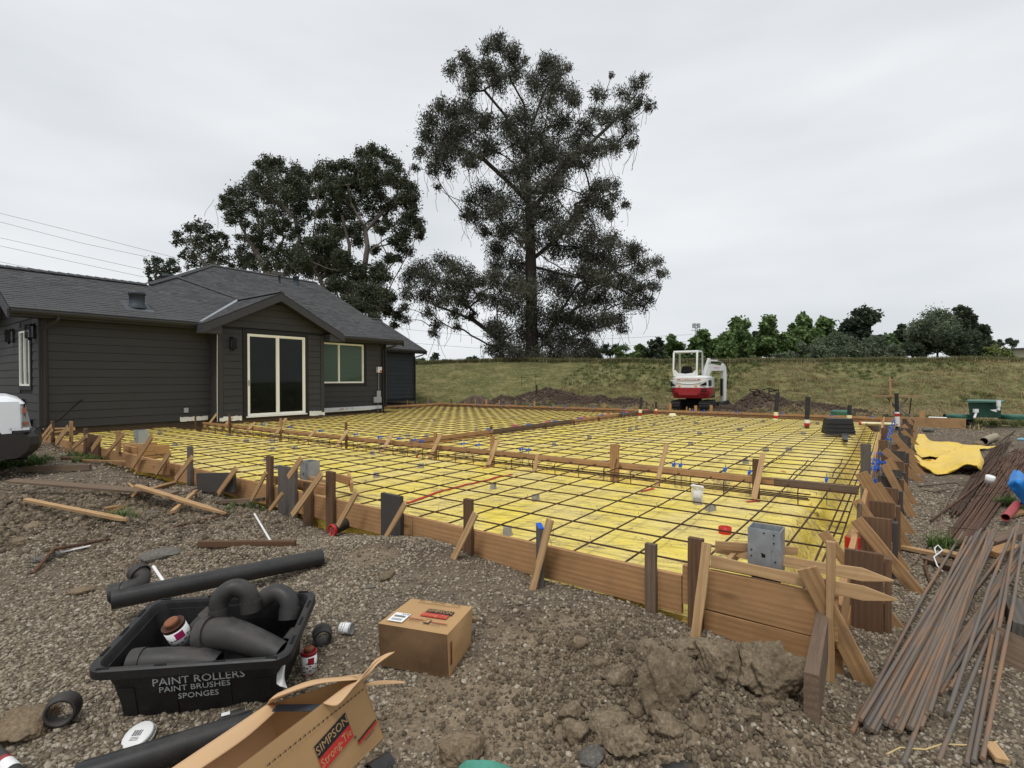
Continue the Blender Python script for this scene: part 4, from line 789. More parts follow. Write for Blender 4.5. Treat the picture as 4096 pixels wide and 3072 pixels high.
# ridge caps
def caps(a, b, n, w_=.14):
    a = Vector(a); b = Vector(b); d = (b-a)/n; h = d.normalized(); side = h.cross(Vector((0, 0, 1))).normalized()
    for i in range(n):
        p = a+d*i; q = p+d*1.15; mb = MB(); lo = -.055 if abs(h.z) < .1 else -.03
        vs = [p-side*w_+Vector((0, 0, lo)), p+Vector((0, 0, .012)), p+side*w_+Vector((0, 0, lo)), q-side*w_+Vector((0, 0, lo+.014)), q+Vector((0, 0, .034)), q+side*w_+Vector((0, 0, lo+.014))]
        vs2 = [v+Vector((0, 0, .02)) for v in vs]
        mb.add(vs+vs2, [(1, 0, 3, 4), (2, 1, 4, 5), (6, 7, 10, 9), (7, 8, 11, 10), (0, 1, 7, 6), (1, 2, 8, 7), (4, 3, 9, 10), (5, 4, 10, 11), (3, 0, 6, 9), (2, 5, 11, 8)]); build('ridge_cap', mb, M_shin, hs)
caps(W(-19.1, 3.35, 4.55), W(-19.1, VL, 4.55), 17); caps(W(-20.36, 4.66, 5.17), W(-19.15, 3.4, 4.58), 9); caps(W(-18.85, 6.14, 4.40), W(-20.36, 4.66, 5.17), 11); caps(W(-23.6, 7.3, 6.46), W(-20.5, 4.2, 4.92), 22); caps(W(-23.6, 12.42, 6.46), W(-23.6, 7.3, 6.46), 24); caps(W(-16.0, 6.14, 4.37), W(-18.7, 6.14, 4.37), 13); caps(W(-26.1, 18.5, 5.33), W(-26.1, 14.9, 5.33), 16)
mb = MB(); mb.prism([W(-16.43, 3.80, 3.21), W(-16.50, 3.92, 3.225), W(-18.80, 6.20, 4.385), W(-18.77, 6.06, 4.375)], (0, 0, .012)); build('valley_flashing', mb, M_steel, hs)
# fascias, gutters, soffits
def gutter(u, v0, v1, z=ZE): 
    mb = MB(); pr = [(0, -.02), (.075, -.035), (.085, -.075), (.06, -.13), (.0, -.135)]; n = len(pr)
    for e, v in enumerate((v0, v1)): pass
    vs = [W(u+a, v, z+b) for v in (v0, v1) for a, b in pr]; mb.add(vs, [(i, i+1, n+i+1, n+i) for i in range(n-1)]+[tuple(range(n)), tuple(reversed(range(n, 2*n)))]); build('gutter', mb, M_gut, hs)
    hb('fascia', u-.03, u-.002, v0, v1, z-.19, z-.012, M_gut)
gutter(-16.45, VL+.02, 3.95); gutter(-17.1, 8.45, 12.38); gutter(-21.9, 12.5, 18.5)
hb('soffit', -16.85, -16.455, VL+.03, 3.84, 3.0, 3.018, M_trim); hb('soffit', -17.6, -17.105, 8.0, 12.38, 3.0, 3.018, M_trim); hb('soffit', -22.3, -21.905, 12.5, 18.45, 3.0, 3.018, M_trim)
def rake(pts, h=.24, w_=.04, m=M_fas, ax='u', name='rake_board'):
    mb = MB(); d = Vector(W(w_, 0))-Vector(W(0, 0)) if ax == 'u' else Vector(W(0, -w_))-Vector(W(0, 0)); (a, b) = pts
    mb.prism([W(*a), W(*b), W(b[0], b[1], b[2]-h), W(a[0], a[1], a[2]-h)], d); build(name, mb, m, hs)
rake([(-16.02, 6.14, 4.30), (-16.02, 3.72, 3.09)]); rake([(-16.02, 8.58, 3.09), (-16.02, 6.14, 4.30)])
rake([(-16.45, VL, 3.16), (-19.1, VL, 4.47)], ax='v', h=.22); rake([(-21.75, VL, 3.16), (-19.1, VL, 4.47)], ax='v', h=.22); rake([(-17.1, 12.46, 3.16), (-23.6, 12.46, 6.41)], ax='v'); rake([(-21.9, 18.54, 3.16), (-26.1, 18.54, 5.26)], ax='v')
for s_ in (-1, 1):                                            # boxed eave returns and sloped soffit of the gable
    v0, v1 = (3.72, 4.28) if s_ < 0 else (7.99, 8.58)
    hb('eave_return', -16.42, -16.025, v0, v1, 2.86, 2.98, M_fas)
    mb = MB(); a = 3.9 if s_ < 0 else 8.38; mb.prism([W(-16.03, a, 2.985), W(-16.03, 6.14, 4.10), W(-16.41, 6.14, 4.10), W(-16.41, a, 2.985)], (0, 0, .02)); build('soffit', mb, M_trim, hs)
hb('eave_return', -16.42, -16.03, 3.73, 4.27, 2.985, 3.10, M_fas); hb('eave_return', -16.42, -16.03, 8.0, 8.57, 2.985, 3.10, M_fas)
mb = MB(); mb.prism([W(-16.5, VL+.04, 3.14), W(-19.1, VL+.04, 4.44), W(-19.1, .29, 4.44), W(-16.5, .29, 3.14)], (0, 0, -.015)); build('soffit', mb, M_trim, hs)
def downspout(u, v, dv, z1=.02, ue=None, mat=M_gut):
    mb = MB(); ue = ue or u+.33
    mb.tube([W(ue, v+dv, 3.06), W(ue, v+dv, 2.98), W(ue-.05, v+dv*.8, 2.92), W(u+.06, v, 2.78), W(u+.055, v, 2.70), W(u+.055, v, z1)], .038, 8); build('downspout', mb, mat, hs)
downspout(-16.84, .38, .18, ue=-16.42); downspout(-17.58, 11.64, .35, ue=-17.06); downspout(-22.28, 17.9, .4, ue=-21.87)
# roof vents
def ventpipe(u, v, z, r, h, name, fl=.2, cap=True):
    mb = MB(); M = Matrix.Translation(Vector(W(u, v, z))); mb.lathe([(r*1.25, -.05), (r*1.2, .02), (r, .06), (r, h*.8), (r*1.12, h*.8), (r*1.12, h), (0, h)], 16, M); build(name, mb, M_absd2, hs)
    mb = MB(); mb.prism([W(u+fl, v-fl, z-fl*.5-.0), W(u+fl, v+fl, z-fl*.5), W(u-fl, v+fl, z+fl*.5), W(u-fl, v-fl, z+fl*.5)], (0, 0, .02)); build('vent_flashing', mb, M_gut2, hs)
M_absd2 = plain('painted_vent', (.045, .055, .068), .6, var=.2); M_gut2 = plain('vent_flashing_grey', (.10, .11, .12), .6, .2, var=.2)
def onroof(x, y, ue=-16.45, ze=ZE, m=.5):
    r = ray(x, y); k = ze+m*ue; t = (k-CC[2]-m*((CC[:2]-OO)@UA))/(r[2]+m*(r[:2]@UA)); p = CC+r*t; return UV(p)+(float(p[2]),)
a = onroof(548, 1228); ventpipe(a[0], a[1], a[2], .19, .42, 'roof_vent', .33); a = onroof(1118, 1136, -17.1); ventpipe(*a, .05, .45, 'vent_pipe', .12); a = onroof(1184, 1140, -17.1); ventpipe(*a, .13, .42, 'vent_pipe', .2)
ventpipe(-21.3, 4.75, 4.75, .13, .62, 'roof_vent', .1)
# openings
def opening(u, v0, v1, z0, z1, trim, split, sill=True, door=False, par=hs, blinds=False):
    f = hb('door_trim' if door else 'window_trim', u-.02, u+.022, v0-trim, v0, z0-(0 if door else trim), z1+trim, M_trim); 
    hb('door_trim' if door else 'window_trim', u-.02, u+.022, v1, v1+trim, z0-(0 if door else trim), z1+trim, M_trim); hb('door_trim' if door else 'window_trim', u-.02, u+.021, v0, v1, z1, z1+trim*1.15, M_trim)
    if not door: hb('window_trim', u-.02, u+.021, v0, v1, z0-trim, z0, M_trim)
    root = hb('sliding_door' if door else 'window', u-.06, u-.045, v0, v1, z0, z1, M_dark)  # black backing sheet painted in for the unlit room behind the glass
    fw = .05 if door else .04
    for a, b, c, d in [(v0, v0+fw, z0, z1), (v1-fw, v1, z0, z1), (v0+fw, v1-fw, z1-fw, z1), (v0+fw, v1-fw, z0, z0+fw), (split-fw*.6, split+fw*.6, z0+fw, z1-fw)]:
        mb = MB(); mb.sbox(u-.03, u+.034, a, b, c, d); build('frame', mb, M_white, root)
    for a, b, k in ((v0+fw, split-fw*.6, 0), (split+fw*.6, v1-fw, 1)):
        ins = .03 if door else .02
        for p, q, c, d in [(a, a+ins, z0+fw, z1-fw), (b-ins, b, z0+fw, z1-fw), (a+ins, b-ins, z1-fw-ins, z1-fw), (a+ins, b-ins, z0+fw, z0+fw+ins)]:
            mb = MB(); mb.sbox(u-.025, u+.016-.012*k, p, q, c, d); build('sash', mb, M_white, root)
        mb = MB(); mb.sbox(u-.012-.006*k, u-.008-.006*k, a+ins, b-ins, z0+fw+ins, z1-fw-ins); build('pane', mb, M_glass, root)
        if blinds:
            mb = MB(); z = z0+.08
            while z < z1-.08: mb.hexa([W(u-.040, a+ins, z), W(u-.024, a+ins, z+.006), W(u-.024, b-ins, z+.006), W(u-.040, b-ins, z)], [W(u-.044, a+ins, z+.046), W(u-.030, a+ins, z+.050), W(u-.030, b-ins, z+.050), W(u-.044, b-ins, z+.046)]); z += .052
            o_ = build('blind_slats', mb, M_blind, root)
    return root
dr = opening(-16.385, 5.20, 7.21, .31, 2.95, .13, 6.22, door=True); mb = MB(); mb.sbox(-16.352, -16.335, 5.225, 5.245, 1.28, 1.46); build('handle', mb, M_dark, dr)
hb('threshold', -16.38, -16.30, 5.15, 7.25, .27, .305, M_white)
opening(-17.585, 8.25, 10.63, 1.34, 2.93, .12, 9.45, blinds=True)
# end wall window faces the yard corner (plane v = .30)
def openingV(v, u0, u1, z0, z1, trim, split):
    for a, b, c, d in [(u0-trim, u0, z0-trim, z1+trim), (u1, u1+trim, z0-trim, z1+trim), (u0, u1, z1, z1+trim), (u0, u1, z0-trim, z0)]: hb('window_trim', a, b, v-.022, v+.02, c, d, M_trim)
    root = hb('window', u0, u1, v+.045, v+.06, z0, z1, M_dark); fw = .045  # black backing sheet in place of the dark room behind the panes
    for a, b, c, d in [(u0, u0+fw, z0, z1), (u1-fw, u1, z0, z1), (u0+fw, u1-fw, z1-fw, z1), (u0+fw, u1-fw, z0, z0+fw), (split-fw*.6, split+fw*.6, z0+fw, z1-fw)]:
        mb = MB(); mb.sbox(a, b, v-.034, v+.03, c, d); build('frame', mb, M_white, root)
    for a, b in ((u0+fw, split-fw*.6), (split+fw*.6, u1-fw)): mb = MB(); mb.sbox(a, b, v+.004, v+.008, z0+fw, z1-fw); build('pane', mb, M_glass, root)
openingV(.285, -18.72, -17.68, 1.33, 2.78, .11, -18.2)
hb('wall_vent', -19.0, -18.3, .22, .27, .72, .98, M_trim)
# wall lanterns
def lantern(p, out, ax):
    q = Vector(p); o_ = Vector(out); s_ = Vector((-o_.y, o_.x, 0)); M = Matrix.Identity(4)
    for i in range(3): M[i][0], M[i][1], M[i][2], M[i][3] = s_[i], o_[i], (0, 0, 1)[i], q[i]
    mb = MB(); mb.box(-.05, .05, -.005, .02, -.20, .20, 0, M); mb.box(-.015, .015, .02, .09, .15, .18, 0, M); mb.box(-.075, .075, .04, .19, .13, .15, 0, M); mb.box(-.07, .07, .045, .185, -.19, -.17, 0, M); mb.box(-.02, .02, .09, .13, -.24, -.19, 0, M)
    for a, b in ((-.07, .045), (.06, .045), (-.07, .175), (.06, .175)): mb.box(a, a+.01, b, b+.01, -.17, .13, 0, M)
    l_ = build('wall_lantern', mb, M_dark, hs); mb = MB(); mb.box(-.058, .058, .057, .173, -.168, .128, 0, M); build('lantern_glass', mb, M_lampg, l_)
lantern(W(-16.38, 4.72, 2.62), UAv, 0); lantern(W(-17.25, .29, 2.72), -UBv, 0); lantern(W(-19.45, .29, 2.72), -UBv, 0)
# small boxes on the walls
hb('outlet_box', -16.835, -16.79, 3.52, 3.64, .50, .64, M_steel)
hb('disconnect_box', -17.585, -17.47, 11.30, 11.52, 1.78, 2.02, M_wpaint); hb('warning_label', -17.469, -17.466, 11.42, 11.51, 1.79, 1.88, M_red); hb('junction_box', -17.585, -17.50, 11.28, 11.48, .70, 1.0, M_steel); hb('junction_box', -17.585, -17.48, 11.10, 11.50, .50, .74, M_steel)
mb = MB(); mb.tube([W(-17.54, 11.40, 1.80), W(-17.54, 11.40, 1.0)], .013, 6); mb.tube([W(-17.52, 11.34, .6), W(-17.52, 11.34, .1)], .011, 6); build('conduit', mb, M_steel, hs)
mb = MB(); mb.tube([W(-16.37, 4.29, 2.9), W(-16.36, 4.27, 1.0), W(-16.36, 4.27, .2)], .008, 5); build('corner_conduit', mb, M_white, hs)
# cable drooping from the wall to the corner
mb = MB(); pts = [(330, 1598), (300, 1622), (265, 1655), (235, 1682), (190, 1702), (150, 1712), (110, 1718)]; uu_ = np.linspace(-16.8, -16.5, 7)
mb.tube([onU(x, y, u) for (x, y), u in zip(pts, uu_)], .014, 6); tag(build('cable', mb, M_dark), 'black cable hanging from the long blank wall down to the house corner', 'cable')
# ------------------------------------------------------------------ metal post bases
def postbase(p, w_, d, h, label, rot=0., zlow=.12):
    M = Matrix.Translation(Vector(p)) @ Matrix.Rotation(-TH+rot, 4, 'Z'); t = thing('post_base', p, label, 'post base', rot=Matrix.Rotation(-TH+rot, 4, 'Z')); mb = MB(); k = .004
    for a in [(-w_/2, w_/2, -d/2, -d/2+k), (-w_/2, w_/2, d/2-k, d/2), (-w_/2, -w_/2+k, -d/2+k, d/2-k), (w_/2-k, w_/2, -d/2+k, d/2-k)]: mb.box(*a, 0, h)
    mb.box(-w_*.15, w_*.28, -d/2-.003, -d/2, h*.55, h*.97); mb.box(-w_*.2, w_*.22, -d/2-.004, -d/2-.0015, h*.10, h*.62); mb.box(-w_/2+k, w_/2-k, -d/2+k, d/2-k, h*.02, h*.04)
    build('steel_box', mb, M_steel, t, local=True)
    mb = MB()
    for x, z in [(-.38, .5), (-.38, .36), (-.06, .44), (.3, .9), (.3, .72), (.34, .14), (-.4, .12), (.12, .12), (.34, .3), (0, .92)]: mb.lathe([(0, .0015), (.0045, .0015), (.005, 0)], 8, Matrix.Translation(Vector((x*w_, -d/2-.0045, z*h))) @ Matrix.Rotation(rad(90), 4, 'X'))
    mb.box(-.012, .008, -d/2-.0055, -d/2-.004, h*.36, h*.44); build('bolt_hole', mb, M_dark, t, local=True)
    mb = MB(); mb.box(-w_*.4, w_*.4, -d*.4, d*.4, -zlow, .0); build('standoff', mb, M_dark, t, local=True); return t
q = P(3075, 2285, .30); postbase((q[0], q[1]+.03, .30), .178, .14, .255, 'tall galvanised steel post base standing among the laths at the near corner', zlow=.22)
q = P(1240, 1925, .26); postbase((q[0], q[1], .26), .17, .15, .24, 'galvanised post base behind the wide grey stake on the front form'); q = P(565, 1772, .26); postbase((q[0], q[1], .24), .22, .17, .27, 'galvanised post base on the timber pier box'); q = P(246, 1710, .25); postbase((q[0], q[1], .25), .16, .12, .25, 'galvanised post base by the house corner at the end of the form')
for i, (a, b, c, lab) in enumerate([((1093, 1918), (1310, 1952), .36, 'weathered lath board beside the second post base'), ((1185, 1900), (1330, 1935), .38, ''), ((1330, 1905), (1400, 1925), .38, ''), ((1185, 1940), (1300, 1965), .33, '')]):
    plank('lath', P(*a, c-.07), P(*b, c-.07), .09 if i != 1 else .05, .03, M_new if i != 1 else M_lath, ff, wdir=(0, 0, 1))
plank('lath', P(1395, 1905, .27), P(1408, 1950, .27), .10, .03, M_new, ff)
for a, b in [((170, 1716), (300, 1712)), ((205, 1730), (300, 1718))]: plank('lath', P(*a, .26), P(*b, .26), .04, .02, M_lath, ff)
plank('lath', P(470, 1775, .31), P(575, 1782, .31), .06, .03, M_lath, ff)
# ------------------------------------------------------------------ waste pipe stubs
def stub(x0, y0, x1, y1, r, label, bands, zb=.10, cap=True):
    b = Vector(P(x0, y0, zb)); top = Vector(PY(x1, y1, b[1])); b.z = -.1; t = thing('pipe_stub', (b.x, b.y, zb), label, 'pipe'); ax = (top-Vector((b.x, b.y, zb))); L_ = ax.length; ax = ax.normalized(); base = Vector((b.x, b.y, zb))
    mb = MB(); mb.tube([base-ax*.1, top], r, 14, hollow=.86); build('pipe', mb, M_black, t)
    mb = MB(); mb.tube([top-ax*.03, top+ax*.004], r*1.06, 14, hollow=.9); build('rim', mb, M_absd, t)
    for a, c, m in bands: mb = MB(); mb.tube([base+ax*L_*a, base+ax*L_*c], r*1.16, 14); build('tape_band', mb, m, t)
stub(2558, 1685, 2566, 1590, .046, 'tall black pipe stub with cream and red bands by the bulkhead', [(-.02, .22, M_tapew), (.25, .34, M_red), (.36, .50, M_tapew)]); stub(2624, 1664, 2624, 1607, .036, 'shortest black pipe stub, just left of the excavator', [(-.02, .15, M_tapew), (.15, .35, M_red), (.36, .5, M_tapew)])
stub(3101, 1688, 3111, 1571, .058, 'black pipe stub with cream band standing at the right of the excavator', [(0, .12, M_tapew), (.14, .22, M_red), (.22, .34, M_tapew)]); stub(3227, 1712, 3232, 1588, .058, 'black pipe stub with bright red and white base left of the black basin', [(.06, .16, M_red), (.16, .27, M_pvc)]); stub(3396, 1712, 3399, 1620, .052, 'black pipe stub with yellow wrap just behind the black basin', [(0, .32, M_tapew), (.33, .42, M_red), (.43, .56, M_tapew)]); stub(3590, 1705, 3586, 1574, .05, 'tallest black pipe stub rising at the far right corner of the form', [(0, .22, M_pvc), (.22, .30, M_pvc), (.31, .39, M_red), (.39, .44, M_pvc)])
mb = MB(); q = Vector(P(2690, 1672, .1)); mb.lathe([(.14, -.05), (.13, .10), (.10, .16), (.0, .165)], 14, Matrix.Translation(q)); tag(build('wrapped_stub', mb, M_tapew), 'low pipe stub wrapped in yellow sheet before the excavator', 'pipe')
# red wrapped pipe by the right form
t = thing('wrapped_pipe', P(3410, 2230, .02), 'pipe wrapped in bright red tape with wooden point beside the right form', 'pipe'); q = Vector(P(3410, 2235, .05)); mb = MB(); mb.tube([q-Vector((0, 0, .15)), q+Vector((0, 0, .02))], .05, 14); build('pipe', mb, M_steel, t); mb = MB(); mb.tube([q+Vector((0, 0, .02)), q+Vector((0, 0, .17))], .053, 14); build('tape_band', mb, M_red, t); mb = MB(); mb.tube([q+Vector((0, 0, .17)), q+Vector((0, 0, .25))], [.045, .012], 5, smooth=False); build('wooden_point', mb, M_lath, t)
mb = MB(); q = Vector(P(2900, 2133, .10)); mb.lathe([(.052, 0), (.055, .055), (.046, .055), (.042, .02), (0, .02)], 18, Matrix.Translation(q)); mb.v = [tuple(np.array(v)*1) for v in mb.v]; tag(build('tape_roll', mb, M_red), 'red tape roll lying on the yellow membrane near the post base', 'tape roll')
mb = MB(); q = Vector(P(2790, 1985, .17))
mb.lathe([(.05, -.05), (.055, .0), (.065, .05), (.045, .075), (.07, .11)], 9, Matrix.Translation(q)); mb.v = [(x+random.uniform(-.012, .012), y+random.uniform(-.012, .012), z+random.uniform(-.02, .02)) for x, y, z in mb.v]; tag(build('torn_bag', mb, M_label), 'torn translucent paper bag on a concrete block', 'bag')
# basin upside down on the bars
q = Vector(P(3352, 1735, .16)); t = thing('basin', q, 'black ribbed plastic basin turned over on the rebar', 'basin', rot=Matrix.Rotation(-rad(18), 4, 'Z')); mb = MB()
mb.hexa([(-.30, -.22, 0), (.30, -.22, 0), (.30, .22, 0), (-.30, .22, 0)], [(-.25, -.17, .36), (.25, -.17, .36), (.25, .17, .36), (-.25, .17, .36)]); build('body', mb, M_tote, t, local=True)
for z in (.07, .16, .25): mb = MB(); s = .30-.05*z/.36; mb.box(-s-.008, s+.008, -s*.75-.012, s*.75+.012, z, z+.015); build('rib', mb, M_absd, t, local=True)
mb = MB(); mb.prism([P(3372, 1765, .18), P(3392, 1768, .18), P(3390, 1738, .18), P(3365, 1740, .18)], (0, 0, .04)); tag(build('plastic_scrap', mb, M_tote), 'black plastic offcut under the basin', 'plastic scrap')
# pipe lying along the far right of the slab
a, b = Vector(P(3436, 1693, .17)), Vector(P(3575, 1697, .17)); t = thing('supply_pipe', (a+b)/2, 'white pipe with red couplings lying on the bars at the far corner', 'pipe'); mb = MB(); mb.tube([a, b], .045, 10); build('pipe', mb, M_tapew, t)
for f in (.0, .65): mb = MB(); c = a+(b-a)*f; mb.tube([c, c+(b-a)*.06], .06, 10); build('coupling', mb, M_red, t)
# black waste pipe through the front form
t = thing('waste_pipe', P(1340, 2120, -.02), 'black waste pipe poking through the front form with red test plug', 'pipe'); a = Vector(onV(1440, 2074, .15)); b = Vector(P(1333, 2120, .0)); mb = MB(); mb.tube([a, a+(b-a)*.5+Vector((0, 0, .01)), b], .052, 16, hollow=.88); build('pipe', mb, M_black, t)
d = (b-a).normalized(); M = frame(a, b)[0]; M = Matrix.Translation(b) @ M.to_3x3().to_4x4() @ Matrix.Rotation(rad(90), 4, 'Y'); mb = MB(); mb.lathe([(.058, -.004), (.058, .018), (.05, .02), (.05, .0)], 18, M); build('ring', mb, M_red, t); mb = MB(); mb.lathe([(0, .008), (.048, .008)], 18, M); build('test_cap', mb, M_steel, t)
mb = MB()
for k in range(6): mb.box(-.004, .004, .01, .046, .009, .014, 0, M @ Matrix.Rotation(k*math.pi/3, 4, 'Z'))
build('spoke', mb, M_red, t)
# ------------------------------------------------------------------ excavator
ex = Vector(PY(2775, 1650, 22.6)); ex.z = G(ex.x, ex.y)+.02
t = thing('excavator', ex, 'white and red mini excavator parked with its boom folded beyond the slab', 'excavator', rot=Matrix.Rotation(-rad(31), 4, 'Z') @ Matrix.Scale(.92, 4)); EXM = WORLD[t.name]
def eb(name, mb, mat, par=t, **k): return build(name, mb, mat, par, local=True, **k)
# tracks
for sx in (-1, 1):
    x0 = sx*.62; mb = MB(); prof = []
    for k in range(24):
        a = k/24*2*math.pi; y = .78*(1 if math.cos(a) > 0 else -1)+.25*math.cos(a); z = .27+.25*math.sin(a); prof.append((y, z))
    n = len(prof); vs = [(x0+s_*.20, y, z) for s_ in (-1, 1) for y, z in prof]; mb.add(vs, [(i, (i+1) % n, n+(i+1) % n, n+i) for i in range(n)]+[tuple(range(n)), tuple(reversed(range(n, 2*n)))]); tr = eb('track', mb, M_rub)
    for k in range(36):
        f = k/36; per = f*(4*.78+2*math.pi*.26); 
        if per < 1.56: y, z, an = -.78+per, .53, 0
        elif per < 1.56+math.pi*.26: a = (per-1.56)/.26; y, z, an = .78+.26*math.sin(a), .27+.26*math.cos(a), -a
        elif per < 3.12+math.pi*.26: y, z, an = .78-(per-1.56-math.pi*.26), .01, math.pi
        else: a = (per-3.12-math.pi*.26)/.26; y, z, an = -.78-.26*math.sin(a), .27-.26*math.cos(a), math.pi-a
        mb = MB(); mb.box(-.20, .20, -.018, .018, 0, .022, 0, Matrix.Translation((x0, y, z)) @ Matrix.Rotation(an, 4, 'X')); build('track_lug', mb, M_rub, tr, local=True)
    mb = MB()
    for y in (-.78, .78): mb.lathe([(0, -.01), (.17, -.01), (.17, .01), (0, .012)], 14, Matrix.Translation((x0+sx*.2, y, .27)) @ Matrix.Rotation(rad(90), 4, 'Y'))
    mb.box(x0-.13, x0+.13, -.6, .6, .12, .34); build('sprocket', mb, M_rub, tr, local=True)
mb = MB(); mb.box(-.45, .45, -.35, .35, .25, .50); mb.lathe([(.36, .48), (.36, .66), (0, .66)], 20); eb('undercarriage', mb, M_dark)
mb = MB(); mb.box(-.92, .92, 1.25, 1.32, .05, .42); mb.box(-.6, -.5, .6, 1.25, .2, .3); mb.box(.5, .6, .6, 1.25, .2, .3); eb('dozer_blade', mb, M_rub)
def body(z0, z1, s0, s1, name, mat, par=t, k=18, bulge=0):
    """rounded tail section: outline in plan, swept between two heights"""
    pr = []; w_ = .86
    for a in np.linspace(-90, 90, k): pr.append((w_*math.copysign(abs(math.sin(rad(a)))**.42, a), -.10-.95*abs(math.cos(rad(a)))**.42))
    pr += [(w_*.98, .62), (-w_*.98, .62)]; n = len(pr); mb = MB(); zs = [z0, z0+(z1-z0)*.25, z0+(z1-z0)*.6, z1]; sc = [s0, (s0*.4+s1*.6)+bulge, s1+bulge*.6, s1]
    vs = [(x*s_, y*s_ if y < 0 else y, z) for z, s_ in zip(zs, sc) for x, y in pr]
    mb.add(vs, [(j*n+i, j*n+(i+1) % n, (j+1)*n+(i+1) % n, (j+1)*n+i) for j in range(3) for i in range(n)], smooth=True); mb.add(vs[:n], [tuple(reversed(range(n)))]); mb.add(vs[-n:], [tuple(range(n))]); return eb(name, mb, mat)
cw = body(.66, 1.14, .90, 1.0, 'counterweight', M_redp, bulge=.01); body(1.145, 1.60, .985, .97, 'engine_hood', M_wpaint); body(1.60, 1.70, .965, .82, 'hood_top', M_wpaint)
def epx(zx, zy, y=-1.085): return None
mb = MB()
for x0, x1, z0, z1 in [(-.84, -.70, 1.04, 1.09), (-.84, -.70, .95, 1.0), (.52, .80, 1.05, 1.09), (.52, .80, .965, 1.01), (.50, .74, .83, .87)]: mb.box(x0, x1, -1.058, -1.035, z0, z1)
mb.lathe([(0, .0), (.045, .0)], 12, Matrix.Translation((-.55, -1.06, .86)) @ Matrix.Rotation(rad(90), 4, 'X')); build('grille_slot', mb, M_dark, cw, local=True)
mb = MB(); mb.prism([(-.48, -1.056, .97), (.44, -1.056, .97), (.38, -1.056, .80), (-.42, -1.056, .80)], (0, -.012, 0)); build('recess_panel', mb, M_redp, cw, local=True)
mb = MB(); mb.prism([(-.82, -1.03, 1.42), (-.58, -1.03, 1.22), (-.82, -1.03, 1.20)], (0, -.012, 0)); mb.prism([(.46, -1.03, 1.24), (.76, -1.03, 1.42), (.78, -1.03, 1.24)], (0, -.012, 0)); eb('vent_panel', mb, M_dark)
mb = MB(); mb.prism([(-.60, -1.035, 1.56), (.52, -1.035, 1.56), (.46, -1.035, 1.47), (-.55, -1.035, 1.46)], (0, -.008, 0)); eb('badge_panel', mb, M_wpaint)
mb = MB(); pts = [(x, -1.038, 1.33+.17*(x/.8)**2*1.0-.02) for x in np.linspace(-.82, .72, 17)]; mb.tube(pts, .018, 6); eb('hood_crease', mb, M_wpaint)
for x0, x1 in ((-.52, -.36), (.36, .50)): mb = MB(); mb.box(x0, x1, -1.050, -1.043, 1.49, 1.53); eb('badge_bar', mb, M_inkr)
Mt = EXM @ Matrix.Translation((0, -1.046, 1.508)) @ Matrix.Rotation(rad(90), 4, 'X'); text('TAKEUCHI', .115, M_inkr, t, Mt, xs=1.12)
for x in (-.42, .30): mb = MB(); mb.box(x-.05, x+.05, -1.045, -1.02, 1.185, 1.245); eb('amber_light', mb, M_orange)
mb = MB(); mb.box(.80, .855, -.75, -.30, 1.22, 1.48); eb('side_panel', mb, M_trim)
mb = MB(); mb.box(-.82, .82, -.05, .75, .66, 1.02); mb.box(-.82, .15, -.05, .75, 1.02, 1.10); eb('platform', mb, M_rub)
# canopy
cn = MB()
def etube(mb, pts, r, n=8): mb.tube(pts, r, n)
for x in (-.80, .26):
    etube(cn, [(x*.94 if x < 0 else x, -.62, 1.66), (x, -.60, 1.95), (x, -.50, 2.74), (x, -.42, 2.82), (x, .55, 2.84), (x, .64, 2.78), (x, .72, 1.2)], .045)
etube(cn, [(-.80, -.47, 2.80), (.26, -.47, 2.80)], .055); eb('canopy_frame', cn, M_wpaint)
mb = MB(); mb.box(-.80, .26, -.46, .60, 2.81, 2.87); eb('canopy_roof', mb, M_wpaint)
mb = MB(); pl_ = [(-.76, -.62, 1.66), (.25, -.62, 1.66), (.25, -.60, 1.95), (.18, -.60, 1.93), (.08, -.61, 1.82), (-.25, -.61, 1.78), (-.58, -.61, 1.82), (-.70, -.60, 1.95), (-.77, -.60, 1.97)]; mb.prism(pl_, (0, .03, 0)); eb('canopy_panel', mb, M_wpaint)
mb = MB(); mb.prism([(-.52, -.30, 1.72), (.0, -.30, 1.72), (-.03, -.30, 2.05), (-.09, -.30, 2.14), (-.43, -.30, 2.14), (-.49, -.30, 2.05)], (0, .12, 0)); mb.box(-.52, 0, -.2, .3, 1.45, 1.6); eb('seat', mb, M_dark)
# boom, arm, bucket (boom swung a little to the machine's right)
BM = Matrix.Translation((.28, .72, 1.0)) @ Matrix.Rotation(-rad(25), 4, 'Z')
def bpoly(pts, w_, name, mat=M_wpaint, x=0):
    mb = MB(); mb.prism([BM @ Vector((x-w_/2, a, b)) for a, b in pts], (BM.to_3x3() @ Vector((w_, 0, 0)))); return eb(name, mb, mat)
bm_ = bpoly([(-.1, -.15), (.12, -.15), (.30, .55), (.55, .93), (1.62, .95), (1.66, 1.14), (.55, 1.28), (.26, 1.20), (.02, .60), (-.12, .1)], .17, 'boom')
bpoly([(1.50, 1.20), (1.62, 1.32), (1.76, 1.10), (1.80, .75), (1.76, -.62), (1.62, -.66), (1.58, .4), (1.52, .85)], .14, 'arm')
for x in (-.12, .12): bpoly([(.05, -.1), (.11, -.1), (.36, 1.05), (.30, 1.07)], .05, 'boom_cylinder', M_wpaint, x)
bpoly([(.45, 1.40), (.45, 1.48), (1.10, 1.48), (1.10, 1.40)], .09, 'arm_cylinder'); bpoly([(1.10, 1.42), (1.10, 1.45), (1.60, 1.36), (1.60, 1.33)], .04, 'arm_rod', M_steel); bpoly([(.25, 1.20), (.42, 1.55), (.52, 1.55), (.55, 1.2)], .10, 'bracket')
